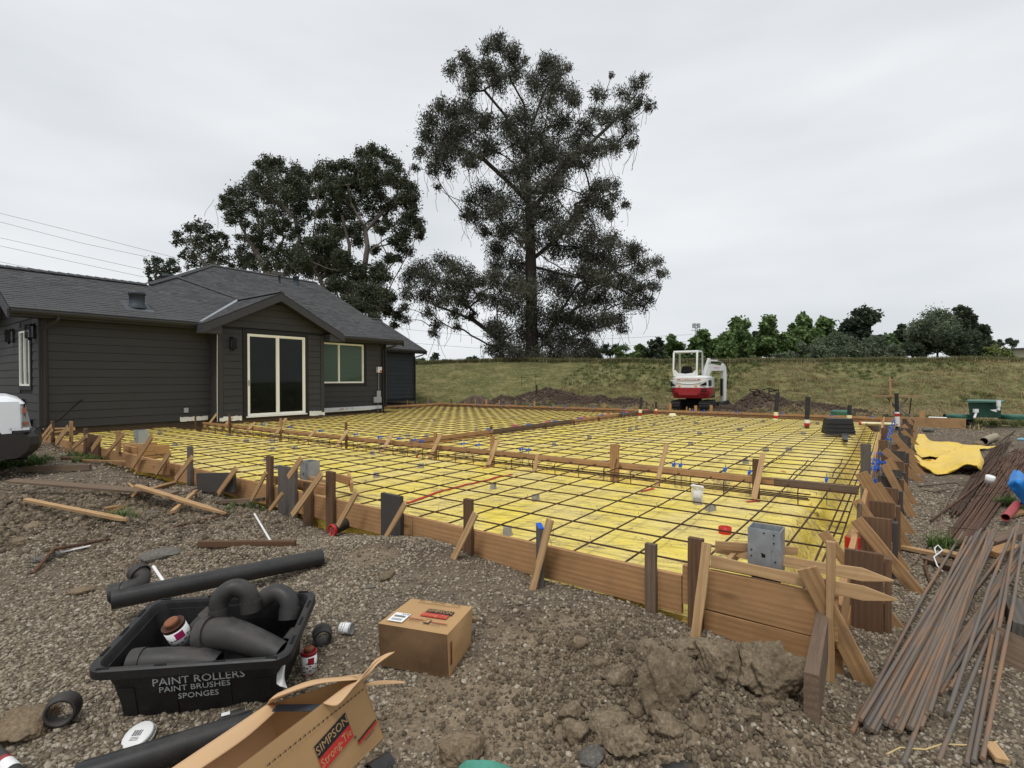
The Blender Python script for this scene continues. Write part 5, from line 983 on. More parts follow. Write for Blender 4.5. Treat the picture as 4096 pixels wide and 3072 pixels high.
bpoly([(1.44, .55), (1.52, .55), (1.52, -.30), (1.44, -.30)], .10, 'bucket_cylinder', M_dark); bpoly([(1.47, -.30), (1.50, -.30), (1.50, -.68), (1.47, -.68)], .05, 'bucket_rod', M_steel)
bpoly([(1.50, -.60), (1.80, -.52), (2.02, -.72), (1.98, -.92), (1.72, -.98), (1.35, -.92), (1.05, -.94), (1.30, -.76)], .34, 'bucket', M_rub)
mb = MB(); mb.tube([BM @ Vector((.09, a, b)) for a, b in ((.35, 1.3), (1.0, 1.36), (1.7, 1.3), (2.0, .9), (1.85, .45), (1.82, .1))], .018, 5); eb('hydraulic_hose', mb, M_dark)
Mt = EXM @ BM @ Matrix.Translation((.0875, .95, 1.08)) @ Matrix(((0, 0, 1, 0), (1, 0, 0, 0), (0, 1, 0, 0), (0, 0, 0, 1))); text('TAKEUCHI', .10, M_inkr, t, Mt)
# rebar cage tangle on the right spoil heap
mb = MB()
def loop(pts, r=.022): mb.tube(pts, r, 6)
def yp(x, y, Y=21.2): return Vector(PY(x, y, Y))
loop([yp(3036, 1572), yp(2996, 1562), yp(3000, 1556), yp(3030, 1558), yp(3036, 1572)]); loop([yp(3040, 1568), yp(3050, 1560), yp(3075, 1553), yp(3100, 1560), yp(3112, 1557), yp(3116, 1590)]); loop([yp(3040, 1568), yp(3045, 1578), yp(3076, 1582), yp(3076, 1556)]); loop([yp(3076, 1580), yp(3080, 1590), yp(3112, 1590)]); loop([yp(3076, 1566), yp(3108, 1562)]); tag(build('steel_frame', mb, M_dark), 'tangled black steel hoops lying on top of the right spoil heap', 'steel frame')
# black pipe in the left heap, metal stakes on the bank
q = yp(2146, 1572, 27.5); mb = MB(); mb.tube([q-Vector((0, 0, .3)), yp(2146, 1540, 27.5)], .05, 8); tag(build('standpipe', mb, M_black), 'black standpipe behind the left spoil heap', 'pipe')
for x0, y0, y1, lab in ((2087, 1550, 1500, 'thin dark stake with cross arm on the green bank'), (2143, 1540, 1495, 'second thin stake by the black standpipe')): 
    mb = MB(); mb.tube([yp(x0, y0, 31), yp(x0, y1, 31)], .012, 5); mb.tube([yp(x0-8, y1+12, 31), yp(x0+22, y1+9, 31)], .012, 5); tag(build('survey_stake', mb, M_dark), lab, 'stake')
# folding table frame, tall lath, green tank box
t = thing('work_table', P(3610, 1665, 0), 'plywood board on crossed metal legs beyond the far right corner', 'table'); 
def yq(x, y, Y=17.6): return Vector(PY(x, y, Y))
mb = MB(); mb.prism([yq(3484, 1586, 17.2), yq(3686, 1589, 17.2), yq(3686, 1587, 18.2), yq(3490, 1585, 18.2)], (0, 0, .03)); build('tabletop', mb, M_kick, t)
for a, b in [((3630, 1595), (3570, 1660)), ((3560, 1605), (3640, 1665))]: mb = MB(); mb.tube([yq(*a), yq(*b)], .028, 6); build('leg', mb, M_steel, t)
for a, b in [((3645, 1592), (3636, 1668)), ((3550, 1592), (3600, 1655))]: mb = MB(); mb.tube([yq(*a), yq(*b)], .022, 6); build('leg', mb, M_oldbrown, t)
a = yq(3566, 1662, 17.3); plank('marker_lath', a, yq(3559, 1508, 17.3), .05, .03, M_lath, wdir=(1, 0, 0), label='tall pale lath standing upright beside the plywood table', cat='lath')
t = thing('tank_riser', P(3960, 1668, .05), 'dark green fibreglass tank box with overhanging lid on the grass', 'tank box'); Yb = 15.2
def yb(x, y, Y=Yb): return Vector(PY(x, y, Y))
mb = MB(); mb.hexa([yb(3880, 1668), yb(4003, 1672), yb(4000, 1664, 16.1), yb(3885, 1661, 16.1)], [yb(3872, 1611), yb(4006, 1613), yb(4002, 1611, 16.1), yb(3878, 1610, 16.1)]); build('body', mb, M_green, t)
mb = MB(); a = [yb(3866, 1609, 15.1), yb(4018, 1612, 15.1), yb(4012, 1604, 16.2), yb(3872, 1602, 16.2)]; mb.prism(a, (0, 0, .04)); build('lid', mb, M_greenl, t)
mb = MB(); mb.tube([yb(3905, 1638, 15.1), yb(3903, 1655, 15.1), yb(3897, 1672, 15.05)], .03, 8); mb.box(-.06, .06, -.03, .03, -.05, .05, 0, Matrix.Translation(yb(3903, 1643, 15.1))); build('drain_pipe', mb, M_pvc, t)
mb = MB(); mb.tube([yb(3994, 1602, 15.05), yb(3994, 1626, 15.05)], .055, 8); mb.tube([yb(3994, 1626, 15.05), yb(3994, 1641, 15.05)], .04, 8); build('vent_pipe', mb, M_pvc, t); mb = MB(); mb.prism([yb(3960, 1640, 15.08), yb(3988, 1637, 15.08), yb(3987, 1649, 15.08)], (0, .01, 0)); build('paper_tag', mb, M_label, t)
for x0, x1, y, lab in ((3797, 3878, 1662, 'low round green tank lid left of the tank box'), (4008, 4090, 1663, 'low round green tank lid at the right of the tank box'), (3330, 3405, 1646, 'pale green tank lid behind the far form')):
    c = yb((x0+x1)/2, y, 15.6); r = (x1-x0)/2/F*15.6; mb = MB(); mb.lathe([(r*1.0, -.1), (r*1.05, -.02), (r*1.05, .0), (r*.9, .035), (0, .04)], 22, Matrix.Translation(c)); tag(build('septic_cover', mb, M_greenl), lab, 'tank cover')
mb = MB(); mb.tube([Vector(P(3715, 1676, .2)), Vector(P(3788, 1679, .2))], .075, 14, hollow=.9); tag(build('white_pipe', mb, M_pvc), 'white pipe length resting behind the wide far board', 'pipe')
mb = MB(); mb.tube([Vector(P(3778, 1664, .2)), Vector(P(3794, 1664, .2))], .07, 12, hollow=.85); tag(build('pipe_coupling', mb, M_black), 'small black coupling behind the white pipe', 'pipe fitting')
def lump(name, c, r, mat, label, cat, sd=1, sub=3, amp=.3, rot=0, sc=3., flat=0):
    v, f = ico(sub); rr = np.random.default_rng(sd); off = rr.uniform(0, 50, 3)
    n = fbm(v[:, 0]*sc*.5+off[0]+v[:, 2], v[:, 1]*sc*.5+off[1]-v[:, 2]*.7, 4, sd)+.5*fbm(v[:, 2]*sc+off[2], v[:, 0]*sc-v[:, 1], 3, sd+3)
    v = v*(1+amp*n)[:, None]; v0_ = v.copy()
    for _ in range(9):
        d = rr.normal(size=3); d /= np.linalg.norm(d); q_ = v@d; v = v-np.outer(np.maximum(q_-rr.uniform(.62, .85), 0), d)*.9
    hi = np.abs(fbm(v[:, 0]*7+off[1]+v[:, 2]*3, v[:, 1]*7-v[:, 2]*5, 4, sd+9)); v = v*(1+.16*(.4-hi*1.6)*(amp > .2))[:, None]
    v = v*np.array(r); ca, sa = math.cos(rot), math.sin(rot); v = np.stack([v[:, 0]*ca-v[:, 1]*sa, v[:, 0]*sa+v[:, 1]*ca, v[:, 2]], 1)
    o = bpy.data.objects.new(name, mesh_np(name, v, f, [mat], flat == 0)); place(o, Matrix.Translation(Vector(c))); return tag(o, label, cat)
q = P(3850, 1700, .02); lump('plastic_bag', (q[0], q[1], .10), (.28, .18, .14), M_tote, 'crumpled black plastic bag on the grass by the wide board', 'plastic bag', 5, amp=.9, sc=6); q = P(3814, 1690, .02); lump('plastic_bag', (q[0], q[1], .10), (.12, .1, .14), M_tote, 'smaller black bag bundle next to the end of the wide board', 'plastic bag', 8, amp=.9, sc=6)
mb = MB(); a, b = Vector(P(3935, 1765, .07)), Vector(P(3972, 1750, .07)); mb.tube([a, b+(b-a)*.25], .085, 16, hollow=.86); tag(build('cardboard_tube', mb, M_card0), 'cardboard tube lying at the head of the rebar bundle', 'tube')
q = P(3712, 1724, .0); lump('rock', (q[0], q[1], .03), (.16, .12, .09), M_rockg, 'grey rock under the end of the wide form board', 'rock', 3); q = P(3918, 1778, .0); lump('rock', (q[0], q[1], .0), (.13, .1, .08), M_rockt, 'pinkish rock below the cardboard tube', 'rock', 4)
# ------------------------------------------------------------------ yellow membrane scraps on the right
def cloth(name, rows, mat, label, cat, sub=9, wr=.018, sd=0):
    """rows of (pixel x, pixel y, height) control points, smoothed into a sheet"""
    g = np.array([[list(P(a, b, c)) for a, b, c in r] for r in rows]); 
    def up(g, ax):
        g = np.moveaxis(g, ax, 0); n = len(g); out = []
        for i in range(n-1):
            p0, p1, p2, p3 = g[max(i-1, 0)], g[i], g[i+1], g[min(i+2, n-1)]
            for k in range(sub): t = k/sub; out.append(.5*((2*p1)+(-p0+p2)*t+(2*p0-5*p1+4*p2-p3)*t*t+(-p0+3*p1-3*p2+p3)*t**3))
        out.append(g[-1]); return np.moveaxis(np.array(out), 0, ax)
    g = up(up(g, 0), 1); a, b = g.shape[:2]; g[:, :, 2] += wr*fbm(g[:, :, 0]*5+sd, g[:, :, 1]*5, 4, sd)*2+wr*2.5*(.25-np.abs(fbm(g[:, :, 0]*2.5+g[:, :, 1]*1.5+sd, g[:, :, 1]*3, 4, sd+1))); ix = np.arange(a*b).reshape(a, b)
    f = np.stack([ix[:-1, :-1], ix[:-1, 1:], ix[1:, 1:], ix[1:, :-1]], -1).reshape(-1, 4); o = bpy.data.objects.new(name, mesh_np(name, g.reshape(-1, 3), f, [mat], True)); place(o, Matrix.Identity(4))
    s_ = o.modifiers.new('thickness', 'SOLIDIFY'); s_.thickness = .003; return tag(o, label, cat)
cloth('yellow_sheet', [[(3672, 1738, .10), (3695, 1736, .12), (3720, 1762, .06), (3800, 1768, .05), (3860, 1778, .05), (3990, 1787, .04)], [(3662, 1768, .08), (3700, 1770, .05), (3740, 1785, .04), (3790, 1787, .03), (3860, 1790, .03), (3970, 1790, .03)], [(3658, 1790, .06), (3690, 1798, .05), (3720, 1800, .03), (3775, 1798, .02), (3830, 1800, .02), (3930, 1796, .02)], [(3670, 1822, .05), (3690, 1830, .04), (3735, 1826, .04), (3775, 1826, .05), (3790, 1822, .02), (3830, 1802, .01)]], M_sheet2, 'flatter yellow membrane scrap lying farther back by the plates', 'plastic sheet', sd=3)
cloth('yellow_sheet', [[(3630, 1815, .22), (3660, 1822, .12), (3720, 1840, .12), (3775, 1818, .14), (3840, 1790, .16), (3905, 1781, .14), (3915, 1800, .12)], [(3640, 1835, .16), (3680, 1850, .09), (3740, 1855, .07), (3800, 1845, .10), (3860, 1830, .14), (3915, 1830, .14), (3935, 1845, .07)], [(3665, 1855, .08), (3700, 1870, .06), (3750, 1880, .05), (3810, 1870, .10), (3860, 1858, .15), (3905, 1865, .15), (3925, 1880, .03)], [(3690, 1872, .02), (3720, 1885, .02), (3755, 1896, .02), (3810, 1885, .05), (3858, 1868, .11), (3890, 1862, .13), (3920, 1872, .05)]], M_sheet2, 'bright folded yellow membrane sheet heaped at the foot of the kickers', 'plastic sheet', sd=9)
cloth('blue_tarp', [[(4055, 1878, .30), (4070, 1888, .32), (4085, 1893, .32), (4110, 1905, .34)], [(4030, 1935, .25), (4060, 1925, .30), (4085, 1920, .32), (4115, 1925, .34)], [(4045, 1968, .18), (4070, 1958, .22), (4090, 1965, .22), (4115, 1960, .25)], [(4070, 1990, .12), (4080, 2000, .10), (4092, 2020, .05), (4115, 2050, .02)]], M_tarp, 'crumpled blue tarp beside the rebar bundle', 'tarp', sd=4, wr=.03)
mb = MB(); a, b = Vector(P(4022, 2070, .04)), Vector(P(4070, 2015, .05)); mb.tube([a, b], .038, 14, hollow=.88); tag(build('red_pipe', mb, M_pinkp), 'faded red pipe scrap lying below the blue tarp', 'pipe')
mb = MB(); q = Vector(P(3955, 1930, .10)); mb.lathe([(.0, .0), (.045, .0), (.05, .09), (.044, .09), (.0, .085)], 16, Matrix.Translation(q) @ Matrix.Rotation(.3, 4, 'X')); tag(build('white_cup', mb, M_pvc), 'white plastic cup sitting on the rebar bundle', 'cup')
mb = MB(); mb.tube([Vector(P(4070, 1757, .1)), Vector(P(4120, 1760, .1))], .03, 8); tag(build('blue_pipe', mb, plain('pale_blue_pipe', (.2, .42, .55))), 'pale blue pipe end at the edge beyond the rebar', 'pipe')
# ------------------------------------------------------------------ trees
def leafmesh(name, cent, n_, L_, Wd, droop, mat, parent, spread=1., seed=0, clump=7):
    """cent: (x,y,z,r) clumps; many small leaf quads gathered in sub-clusters"""
    r = np.random.default_rng(seed); C_ = []; 
    for x, y, z, rr, k in cent:
        m = max(2, int(clump*(.6+.8*r.random()))); d = r.normal(size=(m, 3)); d /= np.linalg.norm(d, axis=1)[:, None]; q = d*(rr*.82*r.random(m)**.45)[:, None]*[1, 1, .85]
        per = max(3, int(n_*k/m))
        for s_ in q: C_.append(np.array([x, y, z])+s_ + r.normal(size=(per, 3))*rr*.23*spread*[1, 1, .9])
    C_ = np.concatenate(C_); n = len(C_)
    d = r.normal(size=(n, 3)); d[:, 2] = d[:, 2]*.6-droop; d /= np.linalg.norm(d, axis=1)[:, None]
    e = r.normal(size=(n, 3)); e -= d*(e*d).sum(1)[:, None]; e /= np.linalg.norm(e, axis=1)[:, None]
    l = (L_*r.uniform(.6, 1.4, n))[:, None]; w_ = (Wd*r.uniform(.6, 1.3, n))[:, None]
    v = np.stack([C_-d*l*.5, C_+e*w_*.5, C_+d*l*.5, C_-e*w_*.5], 1).reshape(-1, 3); f = np.arange(4*n).reshape(n, 4)
    o0 = np.array(WORLD[parent.name].translation); me = mesh_np(name, v-o0, f, [mat]); o = bpy.data.objects.new(name, me); place(o, WORLD[parent.name], parent); return o
def skeleton(trunks, blobs, r0, seed=0, twig=.02, sag=.15):
    """nodes grown from the trunk paths to every clump; radii by the pipe rule"""
    r = random.Random(seed); N = []; par = []
    for path in trunks:
        prev = None
        for i in range(len(path)-1):
            a, b = Vector(path[i]), Vector(path[i+1]); k = max(1, int((b-a).length/.8))
            for j in range(k + (1 if i == len(path)-2 else 0)):
                p = a+(b-a)*(j/k)
                if prev is None:
                    c = min(range(len(N)), key=lambda q: (N[q]-p).length) if N else -1
                    N.append(p); par.append(c if N and len(N) > 1 and (N[c]-p).length < 3 else -1)
                else: N.append(p); par.append(prev)
                prev = len(N)-1
    tn = len(N); cx = Vector(trunks[0][-1])
    for x, y, z, rr, k in sorted(blobs, key=lambda b: min((N[q]-Vector(b[:3])).length for q in range(tn))):
        t = Vector((x, y, z)); best = min(range(len(N)), key=lambda q: (N[q]-t).length + max(0, N[q].z-t.z+.35*((N[q]-t).xy.length))*1.6)
        p = N[best]; L_ = (t-p).length; k_ = max(2, int(L_/.7)); prev = best; perp = Vector((r.uniform(-1, 1), r.uniform(-1, 1), r.uniform(-.5, 1)))*L_*.10
        for j in range(1, k_+1):
            f = j/k_; q = p+(t-p)*f+perp*math.sin(f*math.pi)+Vector((r.uniform(-1, 1), r.uniform(-1, 1), r.uniform(-1, 1)))*.07*min(1, L_/k_); N.append(q); par.append(prev); prev = len(N)-1
        for _ in range(3):
            d = Vector((r.gauss(0, 1), r.gauss(0, 1), r.gauss(0, 1)-.1)).normalized(); N.append(t+d*rr*.75); par.append(prev)
    area = [1.]*len(N); ch = [0]*len(N)
    for i in range(len(N)-1, -1, -1):
        if par[i] >= 0: area[par[i]] += area[i]; ch[par[i]] += 1
    return N, par, [max(twig*.6, r0*(a/area[0])**.55) for a in area]
def limbs(name, N, par, R, mat, parent, n=5, lo=0, hi=1e9):
    mb = MB(); k = 0
    for i in range(len(N)):
        if par[i] < 0 or not (lo <= R[i] < hi): continue
        a, b = N[par[i]], N[i]; 
        if (b-a).length < 1e-4: continue
        t = (b-a).normalized(); u = t.cross(Vector((.3, .2, 1))).normalized(); w_ = t.cross(u); m = n if R[i] < .12 else 9; ra = min(R[par[i]], R[i]*1.35)
        vs = [p+(u*math.cos(q*2*math.pi/m)+w_*math.sin(q*2*math.pi/m))*rr for p, rr in ((a, ra), (b, R[i])) for q in range(m)]; mb.add(vs, [(q, (q+1) % m, m+(q+1) % m, m+q) for q in range(m)], smooth=True)
    return build(name, mb, mat, parent)
def px_tree(name, Y, trunks, blobs, r0, leaf, barkm, label, cat='tree', dens=200, L_=.30, Wd=.10, droop=.5, off=(0, 0), sc=1., seed=0, depth=2.2, group=None, spread=1., clump=7, vines=0):
    """blobs and trunk paths surveyed as (x, y, r) in a zoomed view: off + sc * value gives photograph pixels; Y is the distance of the trunk"""
    r = random.Random(seed); k = Y/F
    cv = lambda x, y, dy=0: Vector(PY(off[0]+sc*x, off[1]+sc*y, Y+dy))
    T = [[cv(x, y, (i/len(t))*r.uniform(-1, 1)) for i, (x, y) in enumerate(t)] for t in trunks]; cx = T[0][0]
    B = []
    for x, y, q in blobs:
        rr = q*sc*k; dy = r.gauss(0, 1)*depth*min(1, 1.0); B.append((*cv(x, y, dy), rr*(1+dy/Y), (rr/1.1)**1.7))
        if q*sc*k > 1.0: dy2 = r.gauss(0, 1)*depth*1.2; p = cv(x+r.uniform(-.3, .3)*q, y+r.uniform(-.3, .3)*q, dy2); B.append((*p, rr*.8, (rr/1.1)**1.7*.4))
    base = T[0][0].copy(); base.z = min(base.z, G(base.x, base.y)-.1); T[0].insert(0, base); t = thing(name, (base.x, base.y, G(base.x, base.y)), label, cat, group)
    N, par, R = skeleton(T, B, r0, seed); limbs('trunk', N, par, R, barkm, t, lo=max(.09, r0*.16)); limbs('branches', N, par, R, barkm, t, lo=0, hi=max(.09, r0*.16))
    leafmesh('crown', B, dens, L_, Wd, droop, leaf, t, seed=seed+1, spread=spread, clump=clump)
    if vines:
        mb = MB()
        for i in range(vines):
            b = B[r.randrange(len(B))]; p = Vector(b[:3])+Vector((r.uniform(-1, 1)*b[3], r.uniform(-1, 1), -b[3]*.6)); d = Vector((r.uniform(-.5, .5), 0, -1)); pts = [p]
            for j in range(5): d = (d+Vector((r.uniform(-.5, .5), r.uniform(-.3, .3), -.25))).normalized(); pts.append(pts[-1]+d*r.uniform(.2, .5))
            mb.tube(pts, .016, 3, caps=False)
        o = build('bare_twigs', mb, barkm, t); o['kind'] = 'stuff'
    return t
BIG = [(465,90,60),(410,110,40),(520,130,60),(300,160,50),(250,220,50),(340,220,70),(430,200,60),(330,290,60),(460,280,70),(540,230,60),(590,170,30),(690,200,70),(750,200,60),(800,200,22),(640,280,70),(740,290,70),(800,330,60),(700,370,70),(830,380,40),(190,380,50),(150,450,60),(240,420,70),(320,400,70),(130,530,60),(220,520,80),(310,510,80),(400,470,70),(100,600,40),(180,620,70),(270,600,70),(160,680,50),(230,700,40),(330,640,60),(420,590,80),(70,680,25),(180,770,25),(500,470,80),(590,430,80),(560,560,90),(650,520,80),(740,470,80),(720,590,80),(640,650,100),(550,700,90),(740,680,80),(700,760,90),(600,790,90),(940,330,50),(1050,330,50),(1120,290,50),(1150,250,30),(1180,380,35),(1130,370,50),(1060,420,60),(980,440,60),(920,420,50),(880,490,60),(1080,500,50),(1100,560,35),(1020,570,60),(940,590,60),(870,590,60),(820,540,60),(800,640,60),(860,660,50),(1000,240,16),(1000,750,50),(940,780,60),(1020,810,40),(1065,850,30),(960,860,60),(890,830,70),(1000,900,35),(860,900,70),(330,830,50),(400,800,70),(350,900,60),(430,880,80),(310,900,35),(480,850,70),(400,980,50),(500,960,80),(470,1050,70),(600,900,90),(700,880,90),(780,950,80),(620,1010,80),(720,1040,90),(820,1050,80),(920,990,80),(990,1040,70),(900,1090,90),(1000,1120,80),(1090,1080,60),(1130,1060,50),(1140,1150,60),(1210,1120,40),(1240,1180,35),(1200,1230,45),(1130,1240,60),(1050,1210,70),(960,1200,80),(870,1190,80),(1140,1330,50),(1180,1300,40),(1080,1310,60),(1040,1390,50),(960,1300,80),(870,1300,80),(980,1400,60),(1060,1440,35),(900,1420,80),(560,1130,80),(460,1130,60),(440,1200,60),(520,1230,80),(600,1250,80),(700,1200,90),(780,1260,80),(450,1300,60),(530,1350,80),(640,1370,90),(750,1380,90),(830,1400,80),(430,1430,60),(480,1460,70),(570,1470,80),(680,1490,80),(780,1490,80),(870,1510,60),(450,1530,60),(540,1560,70),(650,1570,70),(750,1570,70),(850,1570,60),(480,1590,50),(600,1600,60),(700,1600,60),(800,1600,60),(900,1560,50),(190,1120,50),(100,1150,60),(250,1150,60),(320,1180,50),(60,1200,60),(150,1210,70),(240,1230,70),(330,1240,60),(380,1210,50),(40,1270,50),(120,1290,60),(200,1300,60),(300,1310,60),(380,1290,50),(140,1360,40),(170,1420,40),(160,1470,30),(260,1370,40),(20,1340,30),(30,1400,30),(340,1380,40),(270,1430,25)]
px_tree('eucalyptus_tree', 42, [[(625, 1610), (622, 1300), (618, 1000), (610, 820), (600, 600), (590, 380), (520, 250), (470, 130)], [(615, 850), (520, 750), (400, 640), (250, 570), (140, 560)], [(610, 900), (720, 760), (860, 600), (1000, 470), (1120, 330), (1150, 270)], [(600, 620), (500, 430), (400, 310), (290, 200)], [(640, 1100), (760, 1000), (860, 860), (1000, 800)], [(650, 1150), (800, 1190), (950, 1210), (1100, 1280), (1180, 1320)], [(560, 1560), (430, 1460), (350, 1400), (280, 1370), (120, 1310)], [(600, 560), (680, 320), (740, 220)], [(690, 1480), (840, 1230), (1000, 1160), (1180, 1110)]], BIG, .62, M_euc, M_bark, 'towering eucalyptus with ragged drooping crown on the bank', dens=900, L_=.27, Wd=.075, droop=.9, off=(1600, 100), sc=.8439, seed=3, depth=2.8, vines=500, clump=17, spread=1.15)
T2 = [(1600,480,70),(1700,480,60),(1640,560,60),(1720,570,60),(1540,680,60),(1650,640,50),(1700,710,50),(1560,770,60),(1660,830,45),(1450,880,80),(1560,960,60),(1760,880,50),(1700,930,55),(1830,820,50),(1600,300,70),(1540,1000,70),(1640,170,60),(1580,200,60),(1700,200,60),(1760,240,70),(1820,290,50),(1640,280,80),(1550,300,70),(1450,270,60),(1380,290,70),(1300,280,60),(1280,330,50),(1350,380,80),(1450,380,80),(1550,400,80),(1650,390,80),(1750,360,80),(1840,380,70),(1890,420,60),(1920,480,50),(1290,440,60),(1400,480,80),(1500,500,80),(1850,500,80),(1900,560,60),(1780,520,60),(1340,560,70),(1290,600,60),(1420,600,80),(1520,590,60),(1880,620,70),(1930,650,60),(1960,690,40),(1820,680,70),(1750,650,50),(1300,690,70),(1400,700,80),(1500,700,60),(1860,750,60),(1950,740,40),(1880,840,50),(1810,890,40),(1790,780,50),(1200,790,60),(1280,800,80),(1370,790,80),(1150,830,50),(1100,880,60),(1180,890,80),(1280,900,80),(1380,880,80),(1020,930,60),(1100,960,60),(1220,960,80),(1350,960,90),(1450,950,90),(1400,1060,90),(1500,1080,80),(1650,1000,90),(1720,1020,60),(1600,1100,90),(1700,1120,80),(1770,1140,50),(1560,1200,80),(1660,1200,80),(1750,1220,70),(1800,1270,50),(1790,1330,35),(1650,1280,60),(1480,1180,70)]
px_tree('gum_tree', 44, [[(1540, 1500), (1560, 1150), (1590, 950), (1610, 800), (1590, 680), (1500, 520), (1480, 400)], [(1600, 700), (1700, 590), (1800, 480), (1830, 350)], [(1500, 1300), (1480, 1000), (1490, 800), (1440, 600)], [(1600, 860), (1720, 760), (1850, 720)], [(1330, 1100), (1260, 960), (1230, 850)]], T2, .42, M_eug, M_barkp, 'rounded gum tree with pale bare limbs behind the house ridge', dens=1250, L_=.23, Wd=.11, droop=.5, off=(500, 500), sc=.6027, seed=11, depth=2.4, vines=60, clump=16, spread=1.1)
T3 = [(1080,660,60),(1100,740,55),(1050,820,50),(1150,700,50),(860,760,50),(900,820,50),(700,640,40),(1040,700,50),(950,240,50),(1000,240,50),(900,280,50),(960,320,70),(1040,300,60),(1120,290,50),(1160,310,50),(880,350,60),(850,330,40),(1000,390,80),(1100,380,80),(1180,380,70),(1230,360,60),(820,400,60),(900,440,80),(750,440,60),(700,450,40),(660,490,40),(650,540,40),(700,520,60),(780,500,70),(700,590,50),(760,580,60),(840,540,70),(960,480,80),(1060,480,80),(1160,470,80),(1220,460,60),(880,600,60),(960,590,60),(1050,570,70),(1150,560,70),(1200,530,60),(800,660,40),(860,680,50),(930,660,60),(1000,650,60),(1180,640,50),(1220,600,50),(900,740,50),(980,740,60),(830,760,50),(760,750,40),(870,820,50),(950,820,60),(1000,860,60),(780,820,50),(750,880,50),(820,880,60),(880,900,60),(780,930,50),(850,940,50),(940,930,60)]
px_tree('gum_tree', 47, [[(950, 1300), (940, 980), (880, 860), (800, 730), (730, 600), (690, 540)], [(1060, 1000), (1160, 760), (1130, 620), (1050, 540), (900, 470)], [(1010, 1000), (1000, 850), (1060, 740), (1150, 730)]], T3, .34, M_eug, M_barkp, 'leaning gum tree with open crown left of the rounded one', dens=900, L_=.23, Wd=.11, droop=.5, off=(500, 500), sc=.6027, seed=23, depth=2.4, vines=40, clump=15, spread=1.1)
px_tree('gum_tree', 46, [[(560, 1250), (540, 950), (470, 830), (440, 760)], [(560, 960), (600, 850), (640, 780)]], [(430,700,60),(490,680,60),(540,690,50),(350,720,40),(330,780,30),(390,760,60),(460,770,70),(540,760,60),(600,740,60),(650,740,50),(680,800,40),(630,820,50),(550,840,60),(460,850,60),(600,880,60),(520,910,60),(440,930,50),(400,870,40),(670,900,50),(700,930,40),(620,940,50)], .22, M_eug, M_barkp, 'smaller gum tree rising behind the left roof ridge', dens=560, L_=.25, Wd=.12, droop=.4, off=(500, 500), sc=.6027, seed=31, depth=1.6)
px_tree('gum_tree', 43, [[(250, 1250), (240, 1050), (230, 960)]], [(180,910,50),(230,910,40),(160,960,40),(200,1000,50),(270,940,50),(320,910,40),(290,980,50),(340,960,40),(170,1030,30),(250,1010,40)], .14, M_oak, M_bark, 'low leafy tree peeping over the left roof', dens=600, L_=.22, Wd=.12, droop=.3, off=(500, 500), sc=.6027, seed=37, depth=1.2)
# row of conical trees beyond the bank; (apex x, apex y, half width, base y)
def cone_tree(x, y, hw, yb, Y, leaf, label, seed, name='sweetgum_tree', cone=1.0, dens=900, L_=.42, Wd=.32):
    r = random.Random(seed); hw *= 1.22; bl = []; H = yb-y; yy = y+hw*.25
    while yy < yb:
        f = (yy-y)/H; w_ = hw*min(1, (f*1.5)**.75 if cone else 1)*(1-.25*max(0, f-.7)); k = max(1, int(w_/(hw*.28)))
        for i in range(k): bl.append((x+(2*(i+.5)/k-1)*w_*.85+r.uniform(-.12, .12)*hw, yy+r.uniform(-.06, .06)*H, hw*.42*r.uniform(.75, 1.15)))
        yy += hw*.36
    return px_tree(name, Y, [[(x, yb+12), (x, (y+yb)/2), (x+1, y+hw*.3)]], bl, .25*Y/60, leaf, M_bark, label, dens=dens, L_=L_*Y/60, Wd=Wd*Y/60, droop=.2, seed=seed, depth=hw/F*Y*.45, clump=6)
CT = [(2568, 1385, 38, 1440, 62, 'leftmost conical tree of the row, low beside the big eucalyptus'), (2622, 1362, 40, 1440, 60, 'second conical tree from the left with pointed top'), (2690, 1336, 50, 1440, 62, 'slim conical tree rising left of the excavator canopy'), (2795, 1322, 56, 1440, 60, 'conical tree in front of the lattice mast'), (2862, 1352, 36, 1440, 64, 'short tree between the mast and the tall conical pair'), (2945, 1290, 72, 1440, 58, 'broad conical tree, first of the tall ones'), (3026, 1322, 40, 1440, 66, 'narrow dark tree between two taller ones'), (3082, 1276, 66, 1440, 58, 'tallest conical tree of the row'), (3170, 1300, 46, 1440, 64, 'conical tree behind the twin crowned one'), (3226, 1262, 66, 1430, 60, 'tree with wide irregular top right of the tallest'), (3290, 1268, 58, 1430, 62, 'tree with two close tops above the willow scrub'), (3440, 1256, 86, 1420, 60, 'separate broad oval tree above the willow scrub'), (3606, 1300, 34, 1400, 66, 'thin dark pointed tree left of the big round bush'), (3560, 1336, 44, 1430, 62, 'small tree at the edge of the willow scrub')]
for i, (x, y, hw, yb, Y, lab) in enumerate(CT): cone_tree(x, y, hw, yb, Y, M_pop if i % 5 != 1 and i not in (6, 12) else M_oak, lab, 100+i)
for i, (x, y, hw, yb, Y, lab) in enumerate([(3838, 1234, 42, 1420, 66, 'dark conifer with spiky top behind the round bush'), (3880, 1246, 54, 1420, 68, 'second dark conifer, leaning right of the spiky one'), (3925, 1300, 46, 1430, 66, 'lowest dark conifer at the right of the round bush')]): cone_tree(x, y, hw, yb, Y, M_oak, lab, 140+i, 'conifer_tree')
